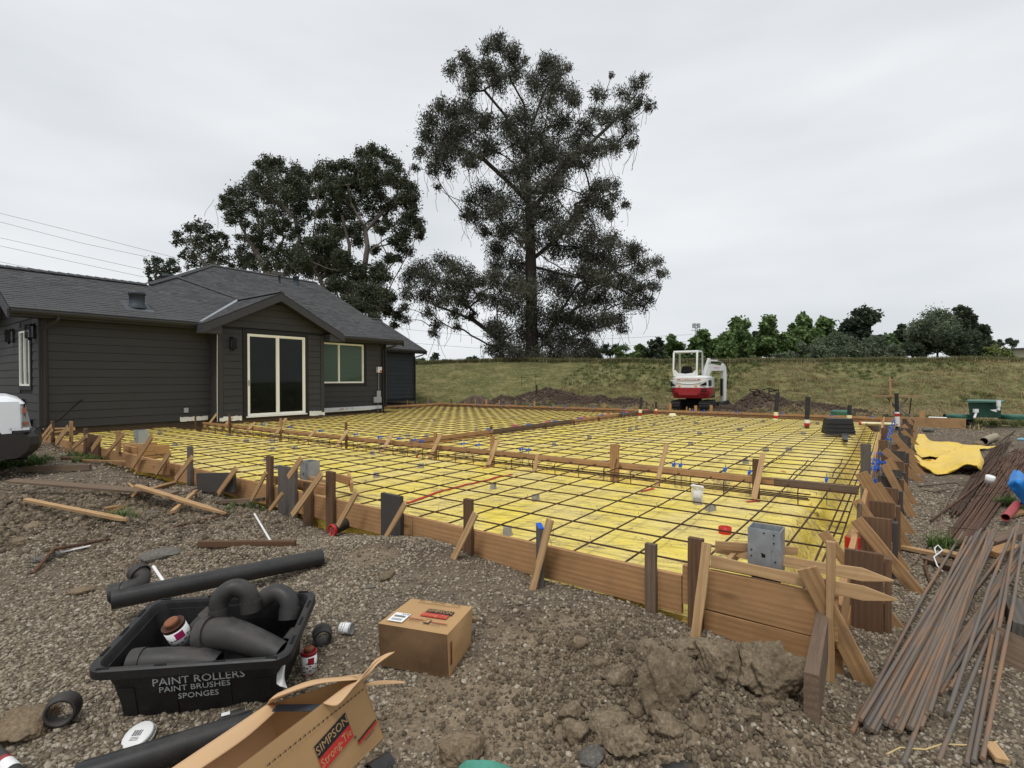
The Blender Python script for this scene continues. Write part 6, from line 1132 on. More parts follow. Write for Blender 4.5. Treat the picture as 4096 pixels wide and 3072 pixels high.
def bush(x, y, rx, ry, Y, leaf, label, seed, name='shrub', dens=700, L_=.24, Wd=.11, n=None, group=None):
    r = random.Random(seed); bl = []
    for _ in range(n or int(7+rx*ry/380)):
        a = r.uniform(0, 2*math.pi); q = math.sqrt(r.random()); bl.append((x+rx*.8*q*math.cos(a), y+ry*.75*q*math.sin(a), min(rx, ry)*r.uniform(.32, .5)))
    return px_tree(name, Y, [[(x, y+ry*.9), (x, y+ry*.2)], [(x-rx*.1, y+ry*.9), (x-rx*.4, y)], [(x+rx*.1, y+ry*.9), (x+rx*.4, y)]], bl, .08, leaf, M_bark, label, 'shrub', dens=dens, L_=L_*Y/45, Wd=Wd*Y/45, droop=-.2, seed=seed, depth=1.0, clump=8, spread=1.3)
for i, (x, y, rx, ry, Y, m, lab) in enumerate([(3225, 1412, 75, 34, 44, M_wil, 'grey green willow scrub, leftmost clump on the bank'), (3340, 1395, 95, 52, 43, M_wil, 'large soft willow bush in the middle of the bank top'), (3470, 1402, 90, 46, 44, M_wil, 'willow bush under the separate oval tree'), (3560, 1412, 70, 36, 43, M_wil, 'low willow clump left of the dark round bush'), (3650, 1400, 90, 46, 44, M_oak, 'dark green thicket at the foot of the round bush'), (3750, 1330, 115, 88, 45, M_wil, 'great round grey green bush on the right of the bank'), (3840, 1375, 90, 66, 44, M_oak, 'dark bush pressed against the right of the round one'), (3700, 1375, 60, 60, 46, M_oak, 'dark bush in the lee of the round bush'), (3960, 1412, 52, 32, 42, M_lime, 'yellow green shrub near the right edge'), (4030, 1412, 46, 30, 43, M_lime, 'lighter shrub in front of the pale building'), (3990, 1378, 40, 26, 60, M_oak, 'dark bush beyond the yellow green shrub'), (4050, 1376, 30, 22, 62, M_oak, 'small dark bush by the pale building roof'), (3130, 1425, 60, 20, 45, M_wil, 'low scrub patch right of the excavator boom')]): bush(x, y-ry*.12 if m is M_wil and ry < 60 else y, rx, ry*(1.22 if m is M_wil and ry < 60 else 1), Y, m, lab, 200+i)
for i, (x, y, rx, ry, Y, m, lab) in enumerate([(1680, 1452, 34, 26, 60, M_wil, 'clipped green bush beside the house corner'), (1735, 1455, 34, 20, 62, M_wil, 'second round bush beyond the house corner'), (1790, 1452, 40, 20, 62, M_wil, 'third low bush beyond the bank on the left'), (1850, 1458, 36, 16, 64, M_wil, 'fourth low bush left of the big trunk'), (1735, 1425, 22, 18, 80, M_oak, 'dark distant tree top above the low bushes'), (1890, 1440, 26, 18, 85, M_oak, 'little umbrella shaped dark tree far beyond the bank'), (2370, 1418, 44, 34, 55, M_oak, 'dark shrub at the right foot of the big eucalyptus'), (2440, 1410, 40, 36, 58, M_oak, 'dark shrub between the eucalyptus and the small green tree'), (2490, 1412, 36, 40, 56, M_pop, 'small green tree standing alone right of the eucalyptus')]): bush(x, y, rx, ry, Y, m, lab, 240+i)
# pale building at the right edge, lattice mast, power lines
t = thing('distant_building', PY(4085, 1440, 75), 'pale low building glimpsed at the right edge behind the shrubs', 'building'); yc = lambda x, y, Y=75: Vector(PY(x, y, Y))
mb = MB(); mb.prism([yc(4018, 1445), yc(4200, 1445), yc(4200, 1392), yc(4018, 1398)], (0, 8, 0)); build('wall', mb, plain('beige_wall', (.35, .32, .26), .8), t); mb = MB(); mb.prism([yc(4010, 1398, 74.5), yc(4210, 1392, 74.5), yc(4210, 1386, 74.5), yc(4010, 1395, 74.5)], (0, 9, 0)); build('roof', mb, M_absd2, t)
t = thing('lattice_mast', PY(2785, 1440, 110), 'grey lattice phone mast with antennas above the tree row', 'mast'); mb = MB(); ym = lambda x, y: Vector(PY(x, y, 110))
for dx in (-5, 5):
    mb.tube([ym(2785+dx, 1440), ym(2785+dx*.7, 1292)], .07, 4)
for k in range(11): y0 = 1440-k*13.5; mb.tube([ym(2780, y0), ym(2790, y0-13)], .05, 4); mb.tube([ym(2790, y0), ym(2780, y0-13)], .05, 4)
build('lattice', mb, M_steel, t); mb = MB()
for dx in (-12, -7, 7, 12): mb.tube([ym(2785+dx, 1294), ym(2785+dx, 1312)], .22, 6)
mb.tube([ym(2771, 1303), ym(2799, 1303)], .08, 4); mb.tube([ym(2764, 1322), ym(2806, 1318)], .06, 4); build('antenna', mb, M_steel, t)
for i, (pts, Y, lab) in enumerate([([(-60, 838), (330, 935), (705, 1032)], 40, 'topmost power line crossing the sky at the left'), ([(-60, 872), (330, 973), (590, 1028)], 40, 'second power line from the top at the left'), ([(-60, 938), (330, 1024), (580, 1080)], 40, 'third power line from the top at the left'), ([(-60, 970), (330, 1056), (575, 1108)], 40, 'fourth power line, close under the third one'), ([(-60, 1035), (260, 1100), (420, 1130)], 40, 'lowest power line just above the left roof'), ([(1560, 1310), (1900, 1345), (2300, 1362), (2770, 1338)], 105, 'thin cable running behind the big eucalyptus towards the mast'), ([(1620, 1370), (1900, 1392), (2400, 1392), (2765, 1365)], 105, 'lower thin cable running behind the big eucalyptus')]):
    mb = MB(); q = [Vector(PY(x, y, Y)) for x, y in pts]; mb.tube(q, .011*Y/40 if i < 5 else .022, 4, caps=False); tag(build('power_line', mb, M_gut), lab, 'cable', 'overhead lines')
# ------------------------------------------------------------------ truck at the left edge
q = Vector((-7.40, 7.88, -.02)); t = thing('pickup_truck', q, 'nose of a white pickup truck with black bumper at the left edge', 'truck', rot=Matrix.Rotation(rad(46), 4, 'Z')); 
# local: X forward (to the right in the picture), Y away from the camera; z up
fx = 0.0
def tb(name, mb, mat, par=t): return build(name, mb, mat, par, local=True)
H0 = .0
ys = [0.0, .12, .5, 1.0, 1.5, 1.78, 1.9]; hz = [1.14, 1.25, 1.29, 1.31, 1.29, 1.25, 1.14]
prof = [(-1.0, 0), (-.55, .0), (-.2, -.02), (.05, -.04), (.18, -.09), (.25, -.16)]
mb = MB(); vs = [(fx-.25+a+(.03 if 0 < j < 6 else -.06)-.0, y, h+b) for j, (y, h) in enumerate(zip(ys, hz)) for a, b in prof]; n = len(prof)
mb.add(vs, [(j*n+i, j*n+i+1, (j+1)*n+i+1, (j+1)*n+i) for j in range(6) for i in range(n-1)], smooth=True); tb('hood', mb, M_truck)
# fender side with wheel arch
mb = MB(); arch = [(fx-.66+.50*math.cos(a), .40+.52*math.sin(a)) for a in np.linspace(rad(5), rad(175), 14)]
pl_ = [(fx-.02, .76)]+[(fx-.02, 1.08), (fx-.06, 1.16), (fx-.3, 1.16), (fx-1.3, 1.17), (fx-1.3, .4)]+[(fx-1.17, .40)]+[arch[-1-i] for i in range(14)]+[(fx-.13, .76)]
mb.prism([(a, .0, b) for a, b in pl_], (0, .06, 0)); tb('fender', mb, M_truck); mb = MB(); mb.prism([(a, 1.84, b) for a, b in pl_], (0, .06, 0)); tb('fender', mb, M_truck)
mb = MB(); mb.box(fx-.05, fx+.02, .06, 1.84, .74, 1.12); tb('grille', mb, M_dark)
mb = MB(); mb.hexa([(fx-.03, -.012, .75), (fx+.09, .10, .75), (fx+.09, .34, .75), (fx-.03, .34, .75)], [(fx-.04, -.012, 1.12), (fx+.02, .10, 1.12), (fx+.02, .34, 1.12), (fx-.04, .34, 1.12)]); hl = tb('headlight', mb, M_lens)
mb = MB(); mb.box(fx-.02, fx+.03, -.02, .06, .98, 1.07); mb.box(fx-.01, fx+.05, -.02, .06, .80, .85); tb('indicator_lamp', mb, M_rlens, hl)
mb = MB(); pr = [(-.24, .68), (.10, .69), (.17, .62), (.18, .50), (.15, .40), (.04, .31), (-.24, .29)]; n = len(pr); yy = [(-.02, -.12), (.08, .0), (.5, .06), (1.0, .08), (1.5, .06), (1.85, .0), (1.95, -.12)]
mb.add([(fx+a+o_, y, z) for y, o_ in yy for a, z in pr], [(j*n+i, j*n+i+1, (j+1)*n+i+1, (j+1)*n+i) for j in range(6) for i in range(n-1)]+[tuple(range(n)), tuple(reversed(range(6*n, 7*n)))], smooth=False); tb('bumper', mb, plain('bumper_plastic', (.022, .018, .014), .4, spec=.5)); mb = MB(); mb.box(fx-.12, fx+.08, -.03, 1.93, .692, .725); tb('bumper_cap', mb, M_absd)
mb = MB(); mb.box(fx-.16, fx+.06, .0, .30, .726, .765); tb('fender_trim', mb, M_truck)
for wy in (.14, 1.76):
    for wx in (-.66, -3.9):
        Mw = Matrix.Translation((fx+wx, wy, .38)) @ Matrix.Rotation(rad(90), 4, 'X'); mb = MB(); mb.lathe([(.20, -.12), (.33, -.13), (.385, -.10), (.39, 0), (.385, .10), (.33, .13), (.20, .12)], 28, Mw); wh = tb('tyre', mb, M_rub); mb = MB(); mb.lathe([(0, .06), (.08, .08), (.19, .05), (.21, .12)], 20, Mw); build('rim', mb, M_steel, wh, local=True)
mb = MB(); mb.box(fx-1.28, fx-.2, .2, 1.7, .30, .95); mb.box(fx-.2, fx+.05, .3, 1.6, .25, .6); tb('engine_bay', mb, M_dark)
mb = MB(); mb.box(fx-5.2, fx-1.3, 0, 1.9, .38, 1.12); tb('body', mb, M_truck); mb = MB(); mb.hexa([(fx-3.4, .05, 1.12), (fx-1.2, .05, 1.12), (fx-1.2, 1.85, 1.12), (fx-3.4, 1.85, 1.12)], [(fx-3.2, .2, 1.78), (fx-1.9, .2, 1.78), (fx-1.9, 1.7, 1.78), (fx-3.2, 1.7, 1.78)]); tb('cab', mb, M_truck)
mb = MB(); mb.prism([(fx-1.86, .178, 1.72), (fx-1.36, .07, 1.18), (fx-3.2, .07, 1.18), (fx-3.12, .178, 1.72)], (0, -.004, 0)); tb('side_window', mb, M_lens)
# bin and pot plants behind the truck
c = Vector(P(110, 1735, .1)); mb = MB(); mb.lathe([(.11, 0), (.15, .34), (.165, .34), (.165, .37), (.14, .37), (.12, .05), (0, .04)], 18, Matrix.Translation(c)); tag(build('plant_pot', mb, M_absd2), 'grey pot standing at the house corner behind the truck', 'pot')
q_ = PG(92, 1700); mb = MB(); r_ = random.Random(4)
for k in range(16): a = Vector((q_[0]-.3, q_[1]+1.4, .0)); d = Vector((r_.uniform(-.5, .5), r_.uniform(-.2, .2), 1)); mb.tube([a, a+d*.5, a+d*.9+Vector((d.x*.4, 0, .15))], [.006, .012, .003], 3)
o = build('yard_weed', mb, M_weed); tag(o, 'spindly green weed growing by the house end wall', 'weed'); o['kind'] = 'thing'
mb = MB(); a = Vector(P(75, 1730, .05)); 
mb.tube([Vector(P(160, 1722, .03)), Vector(P(168, 1706, .10))], .03, 6); tag(build('pipe_elbow', mb, M_conc), 'small grey pipe stub on the ground by the house corner', 'pipe')
mb = MB(); mb.box(-.5, .6, -.1, .1, 0, .08, 0, Matrix.Translation(P(190, 1748, .06)) @ Matrix.Rotation(rad(15), 4, 'Z')); tag(build('concrete_kerb', mb, M_found), 'short dark concrete kerb at the left end of the form', 'kerb')
# ------------------------------------------------------------------ scrap timber on the left
def gl(x, y, h=0): p = PG(x, y); p = p.copy(); p[2] += h; return p
def scrap(x0, y0, x1, y1, w_, t_, mat, label, h=(.03, .03), wd=(0, 1, .1), point=0, name='timber_scrap', cat='board'): return plank(name, gl(x0, y0, h[0]), gl(x1, y1, h[1]), w_, t_, mat, None, wdir=wd, point=point, label=label, cat=cat)
scrap(40, 1982, 700, 2032, .13, .025, M_oldbrown, 'longest weathered board lying across the dark gravel', (.20, .17), point=0)
scrap(545, 2012, 905, 2074, .065, .03, M_lath, 'clean pale lath resting on the end of the long weathered board', (.20, .05), point=.3)
scrap(103, 2046, 508, 2118, .05, .03, M_lath, 'orange-brown lath lying alone nearest the stones', (.13, .09), point=.15)
scrap(535, 2012, 700, 1952, .07, .03, M_lath, 'short lath with knot slanting up behind the crossing boards', (.10, .07)); scrap(690, 2066, 785, 1997, .05, .03, M_lath, 'short lath stub under the pale lath, right end', (.05, .10)); scrap(418, 2050, 478, 2040, .06, .03, M_kick, 'small split lath piece left of the weed', (.04, .04)); scrap(435, 2064, 495, 2044, .06, .03, M_kick, 'second small split piece beside the weed', (.03, .05))
scrap(515, 1938, 562, 1990, .03, .015, M_lath, 'thin splinter of pale wood above the crossing boards', (.02, .03))
scrap(95, 1890, 362, 1884, .09, .05, M_oldbrown, 'thick brown beam lying on the gravel mound', (.05, .06), wd=(0, 0, 1)); scrap(248, 1840, 345, 1840, .05, .05, M_brown, 'short dark block left of the pier box', (.03, .03)); scrap(325, 1846, 505, 1852, .03, .03, M_kick, 'thin lath pointing to the pier box', (.02, .02)); scrap(205, 1818, 255, 1808, .03, .012, M_lath, 'pale sliver of wood on the upper gravel', (.02, .02))
scrap(872, 2018, 1055, 2008, .04, .05, M_oldbrown, 'short grey block with sawn end by the form', (.03, .03), wd=(0, 0, 1)); scrap(795, 2190, 1182, 2186, .05, .045, M_brown, 'dark timber half buried in front of the dug hole', (.03, .03), wd=(0, 0, 1)); scrap(330, 2255, 0, 2310, .05, .02, M_grey, 'grey lath half buried by the bent bar', (.01, .01)) if False else None
def rod(pts, r, mat, label, name='bent_bar', cat='steel bar', n=8, **k):
    mb = MB(); mb.tube([gl(x, y, h) for x, y, h in pts], r, n); return tag(build(name, mb, mat), label, cat, **k)
rod([(1098, 2040, .10), (900, 2078, .05), (720, 2108, .02), (690, 2112, .0)], .010, M_bar3, 'rusty bar leaning from the grey stake across the gravel'); rod([(440, 2168, .03), (300, 2205, .05), (215, 2230, .07), (190, 2250, .05), (130, 2300, .01)], .014, M_bar3, 'bent rusty bar lying in the left gravel')
rod([(756, 1998, .03), (768, 1992, .09), (784, 1998, .06), (786, 2008, .0)], .012, M_bar3, 'short rusty hook of bar sticking out of the gravel'); rod([(1019, 2095, .10), (1082, 2168, .01)], .010, M_pvc, 'white plastic rod leaning into the dug hole', 'plastic_rod', 'rod'); rod([(614, 2292, .05), (660, 2350, .03)], .012, M_pvc, 'white plastic rod beside the black elbow', 'plastic_rod', 'rod'); rod([(365, 2192, .02), (230, 2222, .02)], .008, M_pvc, 'thin pale rod alongside the bent rusty bar', 'plastic_rod', 'rod')
# ------------------------------------------------------------------ rocks and clods
def rk(x, y, rx, ry, mat, label, seed, name='rock', depth=None, flat=.7, rot=0, sink=.35, amp=.35, sc=3.5):
    fl = 0 if name == 'rock' else 1
    p = PG(x, y+ry*.8); k = np.linalg.norm(p-CC)/F*(.84 if name == 'rock' else .90); a = rx*k; h = ry*k*flat; return lump(name, (p[0], p[1]+a*.5, p[2]+h*(1-sink)), (a, (depth or a*.8), h*1.15), mat, label, 'rock' if name == 'rock' else 'clod', seed, 5 if a > .07 else 4 if a > .035 else 3, amp=amp, rot=rot, sc=sc, flat=fl)
for i, a in enumerate([(2672, 2735, 104, 135, M_clod, 'biggest clay clod, tall and lumpy, in the heap before the form'), (3105, 2705, 112, 110, M_clod, 'round clay clod touching the grey corner board'), (2905, 2655, 100, 85, M_clod, 'clay clod left of the round one under the form'), (2455, 2925, 85, 58, M_clod, 'wide clay clod in the lower middle of the heap'), (2500, 2990, 92, 52, M_clod, 'flat clay clod at the foot of the heap'), (2670, 2912, 58, 55, M_clod, 'round clay clod below the biggest one'), (2310, 2935, 55, 48, M_clod, 'broken clod left of the wide one'), (2490, 2720, 50, 40, M_clod, 'small clod up the slope of the heap'), (2755, 2610, 75, 40, M_clod, 'low clod behind the biggest one'), (2810, 2900, 45, 40, M_clod, 'angular clod right of the round low one'), (2290, 2860, 55, 38, M_clod, 'left end clod of the heap'), (2600, 2600, 60, 26, M_clod, 'dark flattish clod near the kicker foot'), (2395, 2660, 40, 25, M_clod, 'crumbly clod near the tan stone'), (3000, 2870, 36, 24, M_clod, 'small clod between the round clod and the black pipe'), (3090, 2820, 30, 22, M_clod, 'little clod below the round clod'), (2560, 2850, 40, 30, M_clod, 'clod wedged between the larger ones')]): rk(*a[:6], 300+i, name='clay_clod', amp=.55, sc=4.5, flat=.85)
for i, a in enumerate([(2320, 2572, 35, 38, M_rockt, 'pale tan stone standing upright on the slope'), (2397, 2732, 20, 25, M_rockt, 'slim pale stone in the middle of the rubble'), (1540, 2300, 42, 30, M_clod, 'brown lump on the smooth gravel mound'), (1850, 3000, 95, 75, M_rockt, 'big mottled rock at the bottom edge beside the teal bag'), (2370, 3030, 50, 48, M_rockg, 'blue grey flat stone at the bottom of the heap'), (45, 2925, 98, 58, M_rockt, 'large brown rock at the lower left corner'), (1725, 2798, 28, 24, M_rockt, 'angular pale stone below the sealed carton'), (1690, 2838, 16, 12, M_rockt, 'small pale stone by the angular one'), (1905, 2475, 26, 18, M_rockt, 'pinkish stone at the right of the sealed carton'), (2950, 2710, 26, 18, M_rockg, 'grey stone resting on the clods'), (600, 2052, 24, 16, M_rockg, 'pale grey stone under the crossing boards'), (665, 2010, 20, 12, M_rockg, 'white stone behind the crossing boards'), (545, 2050, 26, 18, M_clod, 'brown stone beside the pale grey one'), (115, 2110, 32, 22, M_clod, 'brown stone in the dark soil at the left'), (60, 2170, 30, 20, M_clod, 'rounded brown clod at the left edge'), (215, 2215, 20, 20, M_rockg, 'light angular stone against the bent bar'), (150, 2240, 34, 12, M_rockg, 'dark flat slab left of the bent bar'), (2260, 2880, 30, 14, M_rockt, 'yellowish flat chip at the left of the heap'), (2195, 2890, 24, 16, M_rockt, 'second yellowish chip, farthest left'), (4050, 2165, 28, 12, M_rockg, 'pale flat stone by the rebar at the right edge'), (300, 2370, 45, 14, M_rockt, 'low pinkish patch of stone left of the black elbow'), (1480, 2350, 26, 12, M_rockg, 'flat chip beside the brown lump')]): rk(*a[:6], 340+i)
v_ = rk(620, 2220, 72, 34, M_rockg, 'long grey slab of broken concrete above the black elbow', 380, flat=.6, rot=.5, amp=.15)
# ------------------------------------------------------------------ loose reinforcing bars on the right
def gr(x, y, h): p = PG(x, y); p = p.copy(); p[2] += h; return p
NE = [((10, 1475), (640, 345)), ((80, 1440), (725, 350)), ((95, 1475), (742, 352)), ((120, 1510), (762, 350)), ((175, 1450), (772, 352)), ((215, 1450), (785, 350)), ((255, 1460), (798, 352)), ((280, 1520), (806, 350)), ((300, 1659), (812, 356)), ((400, 1465), (822, 352)), ((430, 1410), (826, 350)), ((450, 1405), (792, 362)), ((150, 1465), (752, 356)), ((235, 1462), (778, 360)), ((330, 1480), (816, 360)), ((60, 1450), (712, 360)),
      ((510, 1255), (985, 440)), ((470, 1290), (985, 470)), ((545, 1120), (985, 415)), ((600, 1080), (1000, 470)), ((530, 1210), (1000, 500)), ((620, 1010), (990, 430)), ((640, 960), (985, 400)),
      ((190, 1452), (660, 400)), ((105, 1470), (700, 380)), ((140, 1490), (735, 365)), ((262, 1500), (770, 372)), ((345, 1500), (800, 375)), ((375, 1440), (810, 420)), ((410, 1380), (818, 380)), ((200, 1460), (760, 380)), ((270, 1440), (790, 390)), ((85, 1460), (690, 400)),
      ((500, 1659), (870, 740)), ((555, 1395), (930, 400)), ((570, 1265), (895, 700)), ((660, 1659), (960, 335)), ((700, 1659), (940, 390)), ((750, 1659), (985, 460)), ((700, 700), (962, 340)), ((370, 1300), (880, 620)), ((440, 1320), (900, 560))]
gbar = 'steel bars in the near loose pile'
for i, (a, b) in enumerate(NE):
    L_ = lambda x, y: (3400+.7066*x, 1900+.7066*y); h0 = .015+.012*(i % 4); h1 = .04+.02*(i % 3) + (.10 if i in (34, 36, 37, 38) else 0)
    p0 = gr(*L_(*a), h0); p1 = gr(*L_(*b), h1); m = (Vector(p0)+Vector(p1))/2+Vector((random.uniform(-.02, .02), 0, .02)); mb = MB(); mb.tube([p0, (Vector(p0)+m)/2, m, (m+Vector(p1))/2, p1], .0098, 9)
    me_ = plank('rebar', p0, p1, .01, .01, M_bar2, None) ; bpy.data.objects.remove(me_)
    M, Ln = frame(p0, p1); lm = MB(); lm.tube([M.inverted() @ Vector(q) for q in (p0, (Vector(p0)+m)/2, m, (m+Vector(p1))/2, p1)], .0098, 9); me = bpy.data.meshes.new('rebar'); me.from_pydata(lm.v, [], lm.f); me.materials.append(M_bar2); me.polygons.foreach_set('use_smooth', lm.sm); o = bpy.data.objects.new('rebar', me); place(o, M)
    lab = 'loose rusty and blue grey steel bar in the near crossing pile' if i < 16 or 22 < i < 33 else ('steel bar slanting to the right edge under the near pile' if i < 23 else 'separate steel bar crossing over the right of the pile'); tag(o, lab, 'steel bar', ['steel bars in the near loose pile', 'steel bars slanting to the right edge', 'separate bars crossing the pile'][0 if i < 16 or 22 < i < 33 else (1 if i < 23 else 2)])
def bundle(name, ends0, ends1, n, r, mat, label, layers=2, bow=.0, mid=None):
    t = thing(name, gr(*((np.array(ends0[0])+ends0[1])/2), 0), label, 'bar bundle')
    for k in range(n):
        f = (k+random.uniform(-.3, .3))/(n-1); a = np.array(ends0[0])*(1-f)+np.array(ends0[1])*f; b = np.array(ends1[0])*(1-f)+np.array(ends1[1])*f; h = .02+.022*(k % layers)
        p0, p1 = Vector(gr(*a, h)), Vector(gr(*b, h)); s = random.uniform(-.04, .10)*1.; p0 = p0+(p1-p0)*s*.5; pts = [p0]
        for j in range(1, 6):
            q = p0+(p1-p0)*(j/5); q.x += random.uniform(-.02, .02)+bow*math.sin(j/5*math.pi); q.z = max(q.z, G(q.x, q.y)+h); pts.append(q)
        mb = MB(); mb.tube(pts, r, 6); build('rebar', mb, mat, t)
    for f in (.12, .5, .8):
        a = np.array(ends0[0])*(1-f)+np.array(ends1[0])*f; b = np.array(ends0[1])*(1-f)+np.array(ends1[1])*f; mb = MB(); mb.tube([gr(*a, .0), gr(*a, .07), gr(*((a+b)/2), .075), gr(*b, .07), gr(*b, 0)], .004, 4); build('tie_wire', mb, M_bar, t)
    return t
bundle('rebar_bundle', ((3770, 2180), (3885, 2200)), ((3985, 1840), (4140, 1790)), 30, .0095, M_bar3, 'wide bundle of orange brown bars running back to the right edge', bow=.08)
bundle('rebar_bundle', ((3795, 2068), (3840, 2068)), ((3975, 1790), (4045, 1772)), 22, .0095, M_bar, 'darker bundle of bars behind the orange brown one'); bundle('rebar_bundle', ((3990, 1900), (4030, 2000)), ((4060, 1800), (4200, 1800)), 14, .0095, M_bar3, 'right part of the far bars beneath the blue tarp')
rod([(3722, 2095, .03), (3860, 2000, .06), (3960, 1925, .10), (3995, 1905, .10)], .011, M_bar3, 'long single bar crossing the dark bundle'); rod([(3830, 1950, .02), (3795, 2010, .04), (3770, 2060, .03), (3755, 2140, .03), (3700, 2200, .02), (3650, 2270, .02)], .009, M_oldbrown, 'curved loose bar wandering through the gravel'); rod([(3670, 1952, .02), (3740, 1945, .02), (3815, 1940, .03), (3835, 1946, .03)], .007, M_bar, 'thin black wire lying left of the dark bundle'); rod([(3678, 1960, .01), (3740, 1975, .02), (3800, 1965, .03)], .005, M_bar, 'second thin wire under the first'); rod([(3720, 2340, .02), (3700, 2280, .03), (3712, 2235, .03)], .010, M_bar3, 'short bar below the white strap'); rod([(3996, 1790, .10), (4062, 1748, .16), (4020, 1790, .12), (4000, 1860, .05)], .012, M_bar, 'bent bar end rising from the head of the bundle')
rod([(3545, 3018, .0), (3600, 3000, .01), (3700, 3008, .01), (3770, 2985, .01), (3850, 2990, .01), (3950, 2985, .01), (3990, 2975, .01)], .004, M_rope, 'pale straw twine across the gravel under the bars', 'twine', 'twine', 5)
rod([(3745, 2240, .04), (3738, 2230, .08), (3752, 2222, .09), (3770, 2238, .08), (3735, 2262, .07), (3750, 2290, .05), (3772, 2302, .03)], .006, M_pvc, 'white plastic strap curled over the offcuts', 'strap', 'strap', 5)
for a in [(3605, 2205, 3745, 2235, .05, .03, M_lath, 'long pale lath pointing at the white strap'), (3705, 2255, 3850, 2300, .08, .05, M_oldbrown, 'brown offcut under the white strap'), (3770, 2225, 3850, 2245, .07, .03, M_lath, 'splintered offcut at the end of the bundle'), (3960, 2190, 4130, 2130, .10, .06, M_oldbrown, 'thick grey brown beam at the right edge'), (3968, 2235, 4060, 2205, .10, .05, M_new, 'short reddish timber block under the grey beam'), (3950, 2600, 4130, 2690, .22, .05, M_oldbrown, 'broad plank on the gravel at the right edge'), (4065, 2440, 4110, 2560, .14, .09, M_grey, 'stacked grey block above the broad plank'), (3955, 3010, 4010, 3085, .05, .02, M_lath, 'pale lath end at the lower right corner'), (4030, 2080, 4100, 2060, .06, .03, M_kick, 'offcut beside the red pipe scrap')]: scrap(*a, h=(.04, .04))
# ------------------------------------------------------------------ foreground: pipes, tote, tins, cartons
def pipe(name, pts, r, mat, label, n=22, hollow=.88, cat='pipe', collars=()):
    t = thing(name, Vector(pts[0]), label, cat); mb = MB(); mb.tube(pts, r, n, hollow=hollow); build('pipe', mb, mat, t)
    for a, b, k in collars: mb = MB(); a = Vector(a); b = Vector(b); mb.tube([a, b], r*k, n, hollow=.93); build('collar', mb, mat, t)
    return t
a = gl(450, 2470, .062); b = gl(1297, 2300, .062); a = Vector(P(446, 2400, .06)); b = Vector(P(1290, 2228, .075)); pipe('waste_pipe', [a, b], .060, M_black, 'long black drain pipe lying behind the tote')
def arc(c, r, a0, a1, ux, uy, n=9): c = Vector(c); return [c+Vector(ux)*r*math.cos(t)+Vector(uy)*r*math.sin(t) for t in np.linspace(a0, a1, n)]
e0, e1, e2, e3 = Vector(P(448, 2375, .08)), Vector(P(495, 2365, .09)), Vector(P(560, 2335, .10)), Vector(P(548, 2285, .17)); pipe('pipe_elbow', [e0, e1, (e1+e2)/2+Vector((.01, 0, 0)), e2, (e2+e3)/2+Vector((.02, 0, 0)), e3], .058, M_absd, 'black bend fitting lying behind the end of the long pipe', collars=[(e0, e1, 1.08), ((e2+e3)/2+Vector((.015, 0, .02)), e3, 1.09)], cat='pipe fitting')
def coupling(x, y, R, dep, ang, tilt, label, mat=M_absd, z=None):
    p = PG(x, y); p = p.copy(); p[2] += R if z is None else z; M = Matrix.Translation(Vector(p)) @ Matrix.Rotation(rad(ang), 4, 'Z') @ Matrix.Rotation(rad(90+tilt), 4, 'X'); t = thing('pipe_coupling', p, label, 'pipe fitting'); mb = MB(); mb.lathe([(R*.80, 0), (R*.97, 0), (R, dep*.05), (R, dep*.42), (R*.90, dep*.5), (R*.90, dep*.96), (R*.87, dep), (R*.72, dep), (R*.72, dep*.5), (R*.80, dep*.42), (R*.80, 0)], 30, M); build('ring', mb, mat, t); return t
coupling(262, 2880, .068, .075, 24, -4, 'black ring coupling lying on the gravel left of the tote'); coupling(1288, 2562, .054, .075, 24, 8, 'black coupling standing between the tote and the sealed carton')
# tote: local X along its front, Y away, Z up, sitting tilted back on the mound
Fx = Vector((.992, .124, 0)); ti = rad(9.5); Yv = Vector((-.124*math.cos(ti), .992*math.cos(ti), math.sin(ti))); Zv = Fx.cross(Yv); FL = Vector((-1.90, 2.30, .155)); FR = FL+Fx*.855
O_ = (FL+FR)/2+Yv*.275-Zv*.305; TM = Matrix.Identity(4)
for i in range(3): TM[i][0], TM[i][1], TM[i][2], TM[i][3] = Fx[i], Yv[i], Zv[i], O_[i]
tt = bpy.data.objects.new('storage_tote', None); place(tt, TM); tag(tt, 'open black storage tote full of pipe fittings with handwriting on its side', 'storage tote')
def rr_(hx, hy, r, n=6): return [(sx*(hx-r)+r*math.cos(a), sy*(hy-r)+r*math.sin(a)) for (sx, sy, a0) in ((1, 1, 0), (-1, 1, 90), (-1, -1, 180), (1, -1, 270)) for a in [rad(a0+90*k/n) for k in range(n+1)]]
def loft(mb, rings, close=True, mi=0):
    n = len(rings[0][0]); vs = [(x, y, z) for pr_, z in rings for x, y in pr_]; mb.add(vs, [(j*n+i, j*n+(i+1) % n, (j+1)*n+(i+1) % n, (j+1)*n+i) for j in range(len(rings)-1) for i in range(n)], mi, False)
    return n, vs
mb = MB(); n, vs = loft(mb, [(rr_(.348, .208, .05), -.035), (rr_(.372, .232, .05), .18), (rr_(.374, .236, .05), .19), (rr_(.388, .250, .05), .262), (rr_(.382, .244, .05), .262), (rr_(.366, .226, .05), .185), (rr_(.346, .206, .05), .01)]); mb.add(vs[:n], [tuple(reversed(range(n)))]); mb.add(vs[-n:], [tuple(range(n))]); build('body', mb, M_tote, tt, local=True)
mb = MB(); loft(mb, [(rr_(.385, .247, .06), .258), (rr_(.432, .282, .07), .256), (rr_(.438, .288, .07), .262), (rr_(.436, .286, .07), .300), (rr_(.428, .278, .07), .306), (rr_(.402, .260, .06), .304), (rr_(.396, .254, .06), .29), (rr_(.385, .247, .06), .258)]); build('rim', mb, M_tote, tt, local=True)
